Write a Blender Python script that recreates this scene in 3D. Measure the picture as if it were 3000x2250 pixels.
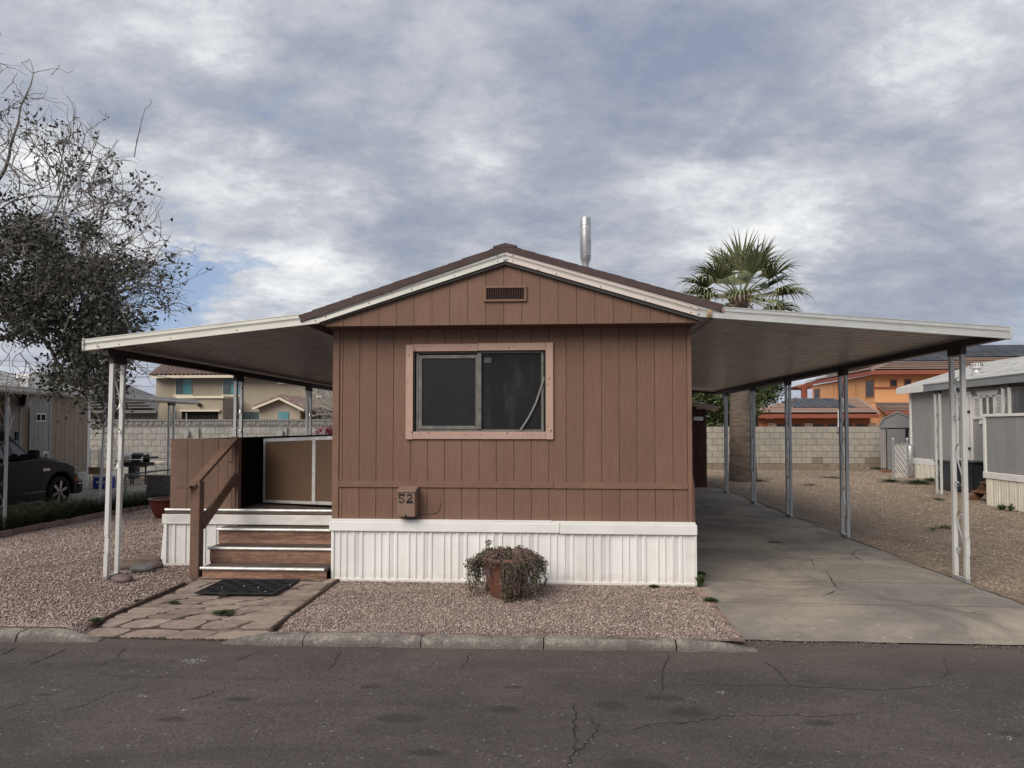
import bpy, math, random
import numpy as np
from math import sin, cos, pi, atan, radians, sqrt, hypot
from mathutils import Vector, Matrix, Euler
random.seed(7); np.random.seed(7)
SC = bpy.context.scene
for o in list(bpy.data.objects): bpy.data.objects.remove(o)
COL = SC.collection

# ------------------------------------------------------------------ camera
FPX, HC = 2080.0, 1.6
PIT, YAW, CYP = atan(70/FPX), atan(145/FPX), 1180.0   # CYP: image row of the optical axis
cam = bpy.data.cameras.new('camera'); cam.sensor_width = 36; cam.lens = FPX/3000*36
cam.shift_y = (CYP-1125)/3000; cam.clip_start = .05; cam.clip_end = 2000
camo = bpy.data.objects.new('camera', cam); COL.objects.link(camo)
camo.location = (0, 0, HC); camo.rotation_euler = (pi/2+PIT, 0, YAW); SC.camera = camo
def ray(px, py):
    v = Vector(((px-1500)/FPX, -(py-CYP)/FPX, -1)); v.rotate(Euler((pi/2+PIT, 0, YAW))); return v
def aY(px, py, y):
    r = ray(px, py); t = y/r.y; return Vector((r.x*t, y, HC+r.z*t))
def aX(px, py, x):
    r = ray(px, py); t = x/r.x; return Vector((x, r.y*t, HC+r.z*t))
def aZ(px, py, z=0):
    r = ray(px, py); t = (z-HC)/r.z; return Vector((r.x*t, r.y*t, z))

# ------------------------------------------------------------------ light
SUN_DIR = Vector((.42, .66, -.62)).normalized()          # the way the light travels
SKY_STRENGTH, SUN_STRENGTH = .085, 2.1
SC.view_settings.view_transform = 'Standard'; SC.view_settings.look = 'None'
SC.view_settings.exposure = 0.58; SC.view_settings.gamma = 1
SC.view_settings.use_curve_mapping = False
sl = bpy.data.lights.new('sun', 'SUN'); sl.energy = SUN_STRENGTH; sl.angle = radians(42); sl.color = (1, .90, .78)
so = bpy.data.objects.new('sun', sl); COL.objects.link(so); so.location = (-20, -30, 40)
so.rotation_euler = SUN_DIR.to_track_quat('-Z', 'Y').to_euler()

class NT:
    def __init__(s, tree): s.t = tree; s.n = tree.nodes; s.l = tree.links
    def new(s, ty, **kw):
        nd = s.n.new(ty)
        for k, v in kw.items(): setattr(nd, k, v)
        return nd
    def put(s, sock, v):
        if v is None: return
        if hasattr(v, 'is_output') or isinstance(v, bpy.types.NodeSocket): s.l.new(v, sock)
        else:
            if isinstance(v, (tuple, list)) and len(v) == 3 and sock.type == 'RGBA': v = (*v, 1)
            sock.default_value = v
    def math(s, op, a, b=None, c=None, clamp=False):
        nd = s.new('ShaderNodeMath', operation=op, use_clamp=clamp)
        s.put(nd.inputs[0], a); s.put(nd.inputs[1], b)
        if c is not None: s.put(nd.inputs[2], c)
        return nd.outputs[0]
    def vmath(s, op, a, b=None, out=0, scale=None):
        nd = s.new('ShaderNodeVectorMath', operation=op)
        s.put(nd.inputs[0], a)
        if b is not None: s.put(nd.inputs[1], b)
        if scale is not None: s.put(nd.inputs[3], scale)
        return nd.outputs[out]
    def mix(s, f, a, b, mode='MIX'):
        nd = s.new('ShaderNodeMix', data_type='RGBA', blend_type=mode)
        s.put(nd.inputs[0], f); s.put(nd.inputs[6], a); s.put(nd.inputs[7], b); return nd.outputs[2]
    def noise(s, vec, scale, detail=4, rough=.55, dist=0, out=0):
        nd = s.new('ShaderNodeTexNoise'); s.put(nd.inputs['Vector'], vec)
        nd.inputs['Scale'].default_value = scale; nd.inputs['Detail'].default_value = detail
        nd.inputs['Roughness'].default_value = rough; nd.inputs['Distortion'].default_value = dist
        return nd.outputs[out]
    def ramp(s, f, lo, hi, smooth=True):
        nd = s.new('ShaderNodeMapRange', interpolation_type='SMOOTHSTEP' if smooth else 'LINEAR')
        s.put(nd.inputs[0], f); nd.inputs[1].default_value = lo; nd.inputs[2].default_value = hi; return nd.outputs[0]
    def voro(s, vec, scale, feature='F1', out='Distance', rnd=1):
        nd = s.new('ShaderNodeTexVoronoi', feature=feature); s.put(nd.inputs['Vector'], vec)
        nd.inputs['Scale'].default_value = scale; nd.inputs['Randomness'].default_value = rnd; return nd.outputs[out]

# ------------------------------------------------------------------ sky: broken cloud over a Nishita sky
W = bpy.data.worlds.new('World'); SC.world = W; W.use_nodes = True
w = NT(W.node_tree); w.n.clear()
tc = w.new('ShaderNodeTexCoord').outputs['Generated']
sk = w.new('ShaderNodeTexSky', sky_type='NISHITA'); sk.sun_disc = False
sk.sun_elevation = math.asin(-SUN_DIR.z); sk.sun_rotation = math.atan2(-SUN_DIR.x, -SUN_DIR.y)
sk.air_density = 1.0; sk.dust_density = .6; sk.ozone_density = 1.5
sep = w.new('ShaderNodeSeparateXYZ'); w.put(sep.inputs[0], tc)
zz = w.math('ADD', w.math('MAXIMUM', sep.outputs[2], 0), .30)
cmb = w.new('ShaderNodeCombineXYZ'); w.put(cmb.inputs[0], w.math('DIVIDE', sep.outputs[0], zz)); w.put(cmb.inputs[1], w.math('DIVIDE', sep.outputs[1], zz))
uv = cmb.outputs[0]
rot = w.new('ShaderNodeMapping'); rot.inputs['Rotation'].default_value = (0, 0, radians(-28)); rot.inputs['Location'].default_value = (5.5, 15.2, 0); rot.inputs['Scale'].default_value = (1, 1.25, 1)
w.put(rot.inputs['Vector'], uv); uvr = rot.outputs[0]
warp = w.vmath('ADD', tc, w.vmath('SCALE', w.vmath('SUBTRACT', w.noise(uvr, 3.2, 8, .66, out=1), (.5, .5, .5)), scale=.30))
def blobs(lst):
    acc = None
    for px, py, r, wt in lst:
        d = ray(px, py).normalized(); k = 1/(1-cos(r/FPX))
        dt = w.vmath('DOT_PRODUCT', w.vmath('NORMALIZE', warp), tuple(d), out='Value')
        g = w.math('MULTIPLY', w.math('EXPONENT', w.math('MULTIPLY', w.math('SUBTRACT', dt, 1), k)), wt)
        acc = g if acc is None else w.math('ADD', acc, g)
    return acc
tone = blobs([(570, 100, 170, .38), (250, 470, 130, .34), (520, 490, 170, .26), (760, 600, 190, .20), (900, 760, 170, .24), (1460, 460, 120, .26), (1380, 200, 200, .14), (2150, 560, 150, .22), (1950, 500, 110, .14),
              (2740, 120, 150, .24), (2690, 250, 120, .2), (2310, 690, 110, .26), (120, 60, 180, .12), (1000, 300, 120, .12), (2500, 560, 140, .12), (1050, 620, 120, .14), (2960, 620, 150, .10), (100, 450, 120, .25),
              (560, 300, 200, -.36), (850, 250, 200, -.26), (1050, 250, 150, -.16), (1650, 260, 220, -.18), (1950, 150, 220, -.20), (2200, 60, 200, -.16), (1150, 650, 190, -.26), (1560, 600, 170, -.20), (2350, 250, 180, -.14),
              (2800, 800, 220, -.26), (2600, 470, 160, -.08), (2450, 800, 170, -.12), (1800, 720, 160, -.14), (300, 260, 150, -.20), (900, 420, 120, -.10)])
n1 = w.noise(uvr, 1.5, 5, .52, .3); n2 = w.noise(uvr, 4.6, 12, .64, .15); n3 = w.noise(uvr, 13, 8, .66, .1)
v = w.math('ADD', w.math('MULTIPLY', w.math('SUBTRACT', n1, .5), .62), w.math('MULTIPLY', w.math('SUBTRACT', n2, .5), .95))
v = w.math('ADD', v, w.math('MULTIPLY', w.math('SUBTRACT', n3, .5), .38))
v = w.math('ADD', v, w.math('MULTIPLY', tone, .85))
cl = w.new('ShaderNodeValToRGB'); w.put(cl.inputs[0], w.math('ADD', v, .5, clamp=True))
el = cl.color_ramp.elements; el[0].position = .08; el[0].color = (2.2, 2.52, 3.4, 1); el[1].position = .97; el[1].color = (7.6, 7.7, 7.7, 1)
e = cl.color_ramp.elements.new(.36); e.color = (3.1, 3.36, 4.0, 1); e = cl.color_ramp.elements.new(.60); e.color = (4.35, 4.55, 5.0, 1)
gap = blobs([(880, 350, 60, .38), (540, 760, 100, .75), (650, 860, 110, .95), (450, 860, 110, .85), (780, 800, 60, .45), (380, 940, 100, .7), (2950, 930, 70, .45), (1890, 530, 45, .25), (100, 300, 90, .35)])
gp = w.ramp(w.math('SUBTRACT', w.math('ADD', gap, w.math('MULTIPLY', w.math('SUBTRACT', .5, n2), 1.3)), w.math('MULTIPLY', tone, .3)), .15, 1.15)
blue = w.mix(1.0, sk.outputs[0], (.62, .66, .74), 'MULTIPLY')
blue = w.mix(.62, blue, (3.3, 4.2, 6.0))
skyc = w.mix(gp, cl.outputs[0], blue)
hz = w.ramp(sep.outputs[2], .16, -.02)
skyc = w.mix(w.math('MULTIPLY', hz, .35), skyc, (3.7, 4.1, 5.2))
below = w.ramp(sep.outputs[2], -.01, -.06)
skyc = w.mix(below, skyc, (1.6, 1.45, 1.3))
W.cycles.sampling_method = 'MANUAL'; W.cycles.sample_map_resolution = 256
bg = w.new('ShaderNodeBackground'); w.put(bg.inputs[0], skyc); bg.inputs[1].default_value = SKY_STRENGTH
w.l.new(bg.outputs[0], w.new('ShaderNodeOutputWorld').inputs[0])

# ------------------------------------------------------------------ materials
MATS = {}
def mat(name, c1, c2=None, scale=4, stretch=(1, 1, 1), detail=5, rough=.8, metal=0, spec=.4, bump=0, bscale=40, bstretch=None,
        speck=None, dirt=None, var=.06, grain=None, island=None, dist=0, trans=0, f0=.35, f1=.65, coat=0):
    m = bpy.data.materials.new(name); m.use_nodes = True; k = NT(m.node_tree)
    b = k.n['Principled BSDF']
    oc = k.new('ShaderNodeTexCoord').outputs['Object']; oi = k.new('ShaderNodeObjectInfo').outputs['Random']
    off = k.new('ShaderNodeCombineXYZ')
    for i, q in enumerate((17.3, 9.1, 13.7)): k.put(off.inputs[i], k.math('MULTIPLY', oi, q))
    vec = k.vmath('ADD', oc, off.outputs[0])
    def st(s_): return k.vmath('MULTIPLY', vec, tuple(s_))
    col = c1
    if c2 is not None: col = k.mix(k.ramp(k.noise(st(stretch), scale, detail, .6, dist), f0, f1), c1, c2)
    if grain:                                            # (colour, scale, stretch, amount)
        g = k.ramp(k.noise(st(grain[2]), grain[1], 6, .65, 1.0), .45, .72); col = k.mix(k.math('MULTIPLY', g, grain[3]), col, grain[0])
    if island:                                           # list of colours picked per loose piece
        r = k.new('ShaderNodeNewGeometry').outputs['Random Per Island']
        cr = k.new('ShaderNodeValToRGB'); k.put(cr.inputs[0], r); cr.color_ramp.interpolation = 'LINEAR'
        while len(cr.color_ramp.elements) < len(island): cr.color_ramp.elements.new(.5)
        for i, c in enumerate(island): cr.color_ramp.elements[i].position = i/(len(island)-1); cr.color_ramp.elements[i].color = (*c, 1)
        col = cr.outputs[0] if c2 is None else k.mix(.6, col, cr.outputs[0])
    if speck:
        for c, sc_, th, am in speck:
            vc = k.voro(vec, sc_, out='Color'); s1 = k.new('ShaderNodeSeparateColor'); k.put(s1.inputs[0], vc)
            col = k.mix(k.math('MULTIPLY', k.math('GREATER_THAN', s1.outputs[0], th), am), col, c)
    if dirt:
        c, sc_, lo, hi, am = dirt
        col = k.mix(k.math('MULTIPLY', k.ramp(k.noise(vec, sc_, 7, .65, .6), lo, hi), am), col, c)
    if var:
        hs = k.new('ShaderNodeHueSaturation'); k.put(hs.inputs['Value'], k.math('ADD', k.math('MULTIPLY', oi, 2*var), 1-var)); k.put(hs.inputs['Color'], col); col = hs.outputs[0]
    k.put(b.inputs['Base Color'], col)
    b.inputs['Roughness'].default_value = rough; b.inputs['Metallic'].default_value = metal
    b.inputs['Specular IOR Level'].default_value = spec; b.inputs['Coat Weight'].default_value = coat
    if trans:
        b.inputs['Transmission Weight'].default_value = trans
    if bump:
        bn = k.new('ShaderNodeBump'); bn.inputs['Strength'].default_value = 1; bn.inputs['Distance'].default_value = bump
        k.put(bn.inputs['Height'], k.noise(st(bstretch or (1, 1, 1)), bscale, 6, .6)); k.l.new(bn.outputs[0], b.inputs['Normal'])
    MATS[name] = m; return m

BROWN = (.190, .109, .075)
siding = mat('brown_siding', BROWN, (.172, .098, .068), 2.2, (1, 1, .6), rough=.72, bump=.006, bscale=24, bstretch=(3.0, 3.0, .40), dirt=((.19, .12, .095), 1.3, .5, .8, .35), grain=((.095, .05, .038), 9, (5, 5, .35), .35))
trimbrown = mat('brown_trim', (.205, .118, .082), (.175, .10, .071), 5, rough=.7, bump=.002, bscale=30, bstretch=(.3, 2, 2))
k = NT(siding.node_tree); bs_ = k.n['Principled BSDF']; src_ = bs_.inputs['Base Color'].links[0].from_socket; oc_ = k.new('ShaderNodeTexCoord').outputs['Object']
f1_ = k.ramp(k.noise(k.vmath('MULTIPLY', oc_, (1, 1, .35)), .9, 6, .6, .6), .40, .70); f2_ = k.ramp(k.noise(k.vmath('MULTIPLY', oc_, (9, 9, .5)), 2.2, 7, .7, .3), .54, .76); f3_ = k.ramp(k.noise(oc_, 38, 4, .7), .70, .78)
c_ = k.mix(k.math('MULTIPLY', f1_, .38), src_, (.228, .138, .100)); c_ = k.mix(k.math('MULTIPLY', f2_, .34), c_, (.115, .060, .044))
k.put(bs_.inputs['Base Color'], k.mix(k.math('MULTIPLY', f3_, .30), c_, (.09, .05, .038)))
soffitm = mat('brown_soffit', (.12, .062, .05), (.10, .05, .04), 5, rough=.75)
pinktrim = mat('pink_tan_trim', (.47, .325, .265), (.43, .29, .235), 4, rough=.75, bump=.0012, bscale=50, speck=[((.12, .07, .05), 55, .985, .7)], dirt=((.30, .2, .16), 3, .55, .8, .4))
white = mat('white_vinyl', (.80, .80, .785), (.74, .74, .72), 2.5, rough=.42, dirt=((.60, .54, .45), 1.2, .56, .85, .5), bump=.0006, bscale=12)
whitedark = mat('white_painted_wood', (.72, .71, .68), (.60, .59, .56), 6, (1, 3, 3), rough=.6, dirt=((.42, .38, .33), 4, .55, .8, .45))
slotm = mat('slot_shadow_paint', (.20, .19, .18), rough=.9)
alum = mat('weathered_aluminium', (.66, .66, .61), (.58, .57, .53), 3, (1, 2, 2), rough=.45, metal=.15, dirt=((.42, .33, .26), 3.5, .62, .85, .5), speck=[((.25, .2, .17), 30, .992, .7)])
alumR = mat('weathered_aluminium_grey', (.56, .585, .58), (.50, .52, .51), 5, (1, 2, 2), rough=.42, metal=.25, dirt=((.70, .71, .70), 9, .52, .75, .5))
alumstripe = mat('fascia_stripe_paint', (.38, .385, .345), (.33, .33, .30), 4, rough=.5)
alumpink = mat('faded_aluminium', (.63, .55, .51), (.66, .60, .56), 3, rough=.5, metal=.1, dirt=((.50, .28, .18), 2.2, .60, .82, .6), speck=[((.25, .2, .17), 30, .992, .7)])
panm = mat('carport_pan', (.58, .54, .50), (.50, .465, .44), 3, (3, .5, 1), rough=.30, metal=.6, dirt=((.12, .09, .085), 1.6, .5, .8, .5))
panL = mat('patio_pan', (.50, .44, .41), (.40, .35, .33), 3, (3, .5, 1), rough=.34, metal=.55, dirt=((.11, .075, .07), 1.6, .5, .8, .5))
beamm = mat('dark_beam', (.06, .05, .05), (.045, .036, .036), 6, rough=.5, metal=.2, dirt=((.12, .1, .09), 5, .55, .8, .4))
postw = mat('white_post', (.66, .67, .65), (.56, .56, .54), 5, (1, 1, .3), rough=.4, metal=.15, dirt=((.42, .38, .34), 6, .6, .85, .4))
postg = mat('grey_post', (.50, .52, .53), (.44, .46, .47), 5, (1, 1, .3), rough=.38, metal=.3, dirt=((.3, .28, .27), 6, .6, .85, .4))
metal = mat('bright_metal', (.62, .63, .62), (.5, .51, .5), 8, rough=.33, metal=.6)
galv = mat('galvanised', (.55, .56, .57), (.40, .41, .42), 14, rough=.4, metal=.75)
shingle = mat('brown_shingle_edge', (.085, .058, .055), (.065, .045, .043), 5, rough=.85, bump=.002, bscale=60, dirt=((.15, .11, .1), 3, .6, .8, .3))
darkstrip = mat('dark_rubber_strip', (.035, .033, .035), (.05, .045, .045), 8, rough=.6)
black = mat('black_metal', (.012, .012, .013), rough=.5)
blackrough = mat('black_rubber', (.013, .014, .016), (.02, .021, .024), 20, rough=.75)
frameg = mat('grey_window_frame', (.115, .11, .105), (.17, .165, .155), 9, rough=.6, dirt=((.26, .24, .22), 7, .55, .75, .4))
glassd = mat('dark_screened_glass', (.018, .018, .018), (.024, .024, .023), 3, rough=.25, spec=.3, var=0)
screenm = mat('dark_insect_screen', (.016, .017, .019), (.045, .047, .052), 3.0, (2.4, 1, .5), rough=.75, spec=.15, bump=.001, bscale=120, bstretch=(.2, 1, 4), var=0, f0=.45, f1=.8)
greym = mat('grey_strip', (.20, .20, .20), rough=.5)
laminate = mat('laminate_plank', (.19, .105, .072), (.30, .175, .12), 5, (.7, 3, 5), rough=.5, var=.22, grain=((.065, .03, .022), 6, (1.3, 6, 9), .7), dist=1.2)
treadm = mat('dark_deck_paint', (.075, .055, .047), (.11, .085, .075), 5, rough=.8, dirt=((.18, .15, .13), 6, .55, .8, .5))
shadem = mat('shade_black_board', (.006, .0042, .004), (.009, .006, .005), 6, (4, 4, .4), rough=1, spec=.05)  # near-black colour stands in for deep shade inside the porch
gatepanel = mat('brown_gate_sheet', (.135, .080, .050), (.118, .070, .044), 1.2, rough=.6, dirt=((.11, .066, .043), .9, .5, .7, .5))
hplanks = mat('brown_porch_siding', (.195, .122, .088), (.17, .102, .074), 3, rough=.7, bump=.005, bscale=22, bstretch=(3, 3, .6), dirt=((.09, .05, .035), 4, .6, .85, .5))
rail = mat('brown_rail_wood', (.16, .095, .068), (.12, .07, .05), 6, (1, 1, 1), rough=.75, bump=.003, bscale=60, dirt=((.07, .04, .03), 5, .55, .8, .5))
concrete = mat('driveway_concrete', (.35, .305, .245), (.215, .195, .172), .8, (1, 1, 1), detail=7, rough=.9, bump=.0015, bscale=60, dist=.6,
               dirt=((.15, .135, .125), 1.1, .44, .66, .75), speck=[((.45, .42, .38), 35, .985, .5)], grain=((.17, .155, .142), 2.5, (.5, 3.2, 1), .35), var=0)
kerbm = mat('weathered_kerb', (.30, .27, .235), (.19, .172, .152), 5, detail=8, rough=.95, bump=.007, bscale=38, dirt=((.085, .08, .075), 3.2, .5, .66, .75), speck=[((.42, .39, .35), 90, .86, .5), ((.08, .075, .07), 70, .9, .45)])
asphalt = mat('asphalt', (.066, .056, .052), (.092, .078, .072), .8, detail=8, rough=.88, bump=.003, bscale=110, var=0, dist=.3,
              dirt=((.045, .040, .040), .45, .5, .75, .5), speck=[((.16, .15, .145), 110, .93, .55), ((.03, .027, .027), 90, .8, .5), ((.26, .25, .24), 80, .996, .7)])
stainm = mat('oil_stain', (.028, .025, .026), (.040, .036, .036), 30, rough=.6, var=.1, speck=[((.08, .075, .073), 110, .94, .4)])
crackm = mat('crack_fill', (.018, .016, .015), (.03, .026, .024), 20, rough=.95)
jointm = mat('shallow_joint', (.10, .092, .083), rough=.95)
palecrack = mat('pale_patched_crack', (.26, .25, .235), (.2, .19, .17), 20, rough=.95)
whitespot = mat('pale_spatter', (.45, .44, .42), rough=.9)
PINK = [(.13, .092, .078), (.23, .165, .138), (.32, .24, .21), (.40, .32, .285), (.19, .135, .118), (.52, .44, .40), (.27, .20, .165), (.64, .57, .51)]
TAN = [(.16, .118, .085), (.25, .19, .14), (.36, .28, .21), (.43, .345, .265), (.22, .162, .12), (.52, .44, .35)]
def gravelmat(name, base, cols, vs=95):
    m = bpy.data.materials.new(name); m.use_nodes = True; k = NT(m.node_tree); b = k.n['Principled BSDF']
    oc = k.new('ShaderNodeTexCoord').outputs['Object']
    wv = k.vmath('ADD', oc, k.vmath('SCALE', k.noise(oc, 30, 3, out=1), scale=.012))
    cr = k.new('ShaderNodeValToRGB'); s1 = k.new('ShaderNodeSeparateColor'); k.put(s1.inputs[0], k.voro(wv, vs, out='Color')); k.put(cr.inputs[0], s1.outputs[0])
    while len(cr.color_ramp.elements) < len(cols): cr.color_ramp.elements.new(.5)
    for i, c in enumerate(cols): cr.color_ramp.elements[i].position = i/(len(cols)-1); cr.color_ramp.elements[i].color = (*c, 1)
    big = k.voro(wv, vs*.42, out='Color'); s2 = k.new('ShaderNodeSeparateColor'); k.put(s2.inputs[0], big)
    c = k.mix(k.math('MULTIPLY', k.math('GREATER_THAN', s2.outputs[1], .7), .6), cr.outputs[0], tuple(x*1.25 for x in cols[3]))
    gapv = k.ramp(k.voro(wv, vs, 'DISTANCE_TO_EDGE'), .0, .16)
    c = k.mix(gapv, tuple(x*.55 for x in base), c)
    patch = k.ramp(k.noise(oc, .9, 7, .65, .8), .52, .74); c = k.mix(k.math('MULTIPLY', patch, .5), c, tuple(x*.55 for x in base))
    pale = k.ramp(k.noise(oc, 2.6, 5, .6, .3), .5, .8); c = k.mix(k.math('MULTIPLY', pale, .2), c, cols[3])
    mot = k.ramp(k.noise(oc, 26, 5, .75), .38, .62); c = k.mix(k.math('MULTIPLY', mot, .55), k.mix(.5, c, tuple(x*.35 for x in base)), c) if False else k.mix(k.math('MULTIPLY', k.math('SUBTRACT', 1, mot), .42), c, tuple(x*.4 for x in base))
    mo2 = k.ramp(k.noise(oc, 9, 5, .7), .52, .72); c = k.mix(k.math('MULTIPLY', mo2, .35), c, cols[5])
    k.put(b.inputs['Base Color'], c); b.inputs['Roughness'].default_value = .95; b.inputs['Specular IOR Level'].default_value = .2
    bn = k.new('ShaderNodeBump'); bn.inputs['Distance'].default_value = .008; bn.inputs['Strength'].default_value = .8
    k.put(bn.inputs['Height'], k.math('ADD', k.math('MULTIPLY', gapv, .7), s1.outputs[0])); k.l.new(bn.outputs[0], b.inputs['Normal']); return m
gpink = gravelmat('pink_gravel', (.25, .18, .15), PINK[:7]); gtan = gravelmat('tan_gravel', (.30, .23, .17), TAN, 62)
stonepink = mat('gravel_stones_pink', (.2, .15, .13), island=PINK, rough=.9, var=0)
stonetan = mat('gravel_stones_tan', (.2, .15, .13), island=TAN, rough=.9, var=0)
dirtm = mat('bare_soil', (.19, .135, .10), (.14, .10, .075), 2, rough=.97, bump=.01, bscale=30)
flag = mat('flagstone', (.30, .235, .20), (.235, .185, .16), 5, rough=.88, bump=.012, bscale=16, dirt=((.14, .108, .094), 5, .48, .74, .6), var=.2, dist=.8)
mortar = mat('sandy_mortar', (.26, .20, .165), (.13, .098, .08), 4, rough=.95, bump=.01, bscale=50, dirt=((.05, .036, .030), 3, .40, .56, .9))
oldwood = mat('weathered_edging', (.115, .078, .06), (.075, .052, .042), 6, (.5, 4, 4), rough=.9, bump=.004, bscale=40)
redbrick = mat('red_paver', (.30, .20, .165), (.25, .17, .14), 6, rough=.9, bump=.004, bscale=40, var=.2)
block = mat('grey_block', (.40, .375, .325), (.34, .318, .275), 5, rough=.95, bump=.004, bscale=45, var=.07, dirt=((.28, .262, .23), 3, .5, .75, .4))
blockstained = mat('soil_stained_block', (.28, .235, .185), (.23, .18, .135), 5, rough=.95, bump=.004, bscale=45, var=.08)
blockL = mat('pale_grey_block', (.36, .35, .325), (.27, .26, .245), 5, rough=.95, bump=.004, bscale=45, var=.06, dirt=((.22, .21, .2), 3, .5, .75, .4))
joint = mat('mortar_joint', (.12, .11, .098), rough=.95)
farblock = mat('grey_brown_block', (.23, .225, .215), (.2, .193, .183), 4, rough=.95, var=.1, bump=.004, bscale=20)
rockm = mat('grey_brown_rock', (.15, .115, .09), (.10, .078, .065), 7, rough=.85, bump=.01, bscale=14, var=.2)
pebbleg = mat('grey_green_cobble', (.19, .205, .19), (.13, .13, .125), 8, rough=.55, bump=.002, bscale=30)
pebblep = mat('plum_cobble', (.16, .11, .105), (.12, .08, .078), 8, rough=.55, bump=.002, bscale=30)
terracotta = mat('terracotta', (.20, .085, .055), (.14, .068, .05), 5, rough=.7, dirt=((.13, .075, .05), 5, .5, .75, .6))
bowlred = mat('dark_red_glaze', (.10, .022, .016), (.07, .018, .014), 5, rough=.35)
succ = mat('succulent_leaf', (.07, .085, .045), island=[(.045, .045, .028), (.085, .088, .05), (.12, .12, .075), (.075, .052, .042)], rough=.5)
vine = mat('dry_vine', (.12, .08, .07), (.2, .145, .12), 12, rough=.85)
vinemauve = mat('mauve_dead_vine', (.14, .085, .08), (.22, .15, .14), 12, rough=.85)
bark = mat('grey_bark', (.27, .25, .235), (.17, .15, .14), 10, rough=.9)
darkbark = mat('dark_bark', (.07, .058, .05), (.11, .095, .082), 8, rough=.9)
leafdark = mat('dark_leaf', (.03, .032, .02), island=[(.022, .027, .018), (.042, .046, .030), (.062, .055, .038), (.030, .037, .025), (.070, .076, .058)], rough=.55)
leafgreen = mat('green_leaf', (.04, .06, .02), island=[(.03, .05, .014), (.06, .09, .025), (.09, .12, .04), (.04, .062, .02)], rough=.6)
palmgreen = mat('palm_green', (.17, .20, .095), (.10, .13, .06), 3, rough=.5, island=[(.09, .12, .055), (.19, .22, .11), (.31, .32, .18), (.14, .17, .08)], var=.2)
palmstraw = mat('palm_straw_tip', (.36, .34, .22), rough=.6)
palmtrunk = mat('palm_trunk', (.17, .132, .104), (.10, .078, .064), 3, (1, 1, 5), rough=.92, bump=.03, bscale=9, bstretch=(1, 1, 4))
grassm = mat('strap_grass', (.04, .07, .02), island=[(.03, .05, .018), (.06, .085, .03), (.10, .13, .055), (.17, .17, .09), (.03, .045, .02)], rough=.5)
weedm = mat('weed_green', (.05, .09, .025), island=[(.03, .05, .018), (.05, .08, .028), (.08, .10, .045)], rough=.6)
litter = mat('dry_leaf_litter', (.1, .06, .045), island=[(.06, .036, .028), (.12, .075, .055), (.09, .05, .04)], rough=.9)
magenta = mat('magenta_bract', (.20, .008, .03), island=[(.12, .004, .02), (.24, .008, .045), (.18, .006, .03)], rough=.6)
beige = mat('beige_stucco', (.36, .315, .25), (.33, .29, .23), 1.5, rough=.95, bump=.004, bscale=30, dirt=((.28, .245, .2), .6, .5, .75, .3))
beigedk = mat('taupe_stucco', (.22, .205, .18), (.2, .185, .165), 1.5, rough=.95)
cream = mat('cream_trim', (.66, .60, .47), rough=.8)
tilem = mat('mottled_roof_tile', (.17, .115, .10), (.24, .175, .155), 1.5, rough=.85, island=[(.14, .095, .085), (.24, .17, .15), (.19, .135, .12)], var=0)
teal = mat('teal_glass', (.06, .20, .235), (.10, .27, .30), .6, rough=.15, spec=.6, var=.05)
tealdk = mat('grey_glass', (.06, .085, .095), (.1, .13, .14), .8, rough=.2, spec=.6)
orange = mat('orange_stucco', (.70, .36, .17), (.66, .335, .155), 1.2, rough=.95, bump=.004, bscale=20, dirt=((.46, .2, .08), .5, .55, .8, .3))
orangedk = mat('burnt_orange_stucco', (.42, .165, .075), (.38, .145, .07), 2, rough=.95)
redfascia = mat('rust_red_fascia', (.28, .082, .05), (.24, .07, .045), 3, rough=.7)
tiletan = mat('tan_flat_tile', (.25, .175, .14), (.33, .25, .21), .9, (1, 4, 1), rough=.9, var=.12, island=[(.25, .17, .14), (.36, .27, .225), (.30, .215, .18)])
solar = mat('solar_cell', (.026, .028, .038), (.036, .038, .05), 2, rough=.5, spec=.35, var=.3)
darkglass = mat('dark_window_glass', (.022, .02, .022), rough=.35)
stoneven = mat('stone_veneer', (.33, .25, .2), island=[(.28, .2, .16), (.42, .34, .28), (.24, .17, .14)], rough=.9)
homegrey = mat('grey_siding', (.30, .305, .30), (.27, .275, .272), 3, (2, 2, .4), rough=.7, grain=((.2, .205, .205), 8, (5, 5, .3), .4))
homewhite = mat('white_trim', (.74, .735, .71), (.68, .67, .65), 5, rough=.55)
skirtcream = mat('cream_skirting', (.66, .64, .56), (.6, .57, .48), 3, rough=.5, dirt=((.42, .36, .28), 2, .55, .8, .4))
roofgrey = mat('pale_shingle', (.47, .475, .46), (.37, .375, .365), 5, (1, 1, 1), rough=.9, bump=.006, bscale=16, island=[(.40, .405, .39), (.52, .525, .51), (.45, .455, .44)])
shedgrey = mat('grey_shed_metal', (.21, .215, .22), (.18, .184, .19), 2, rough=.45, dirt=((.15, .14, .14), 2, .55, .8, .4))
shedpale = mat('faded_shed_metal', (.34, .315, .30), (.28, .255, .245), 3, (4, 1, .5), rough=.5)
acm = mat('charcoal_cabinet', (.045, .05, .058), (.035, .038, .044), 5, rough=.5)
newwood = mat('cut_timber', (.19, .10, .05), (.12, .062, .035), 8, (1, 1, 1), rough=.8, var=.2)
tanwall = mat('tan_vertical_siding', (.31, .245, .185), (.27, .21, .16), 3, rough=.8)
doorw = mat('offwhite_door', (.33, .32, .295), (.29, .28, .26), 4, rough=.6)
truckpaint = mat('charcoal_car_paint', (.005, .007, .012), (.006, .008, .014), 3, rough=.33, spec=.3, coat=.1, var=0)
tyre = mat('tyre_rubber', (.010, .010, .011), rough=.85)
autoglass = mat('tinted_glass', (.008, .010, .018), rough=.06, spec=.9)
chrome = mat('chrome', (.6, .6, .62), rough=.12, metal=1)
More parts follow.
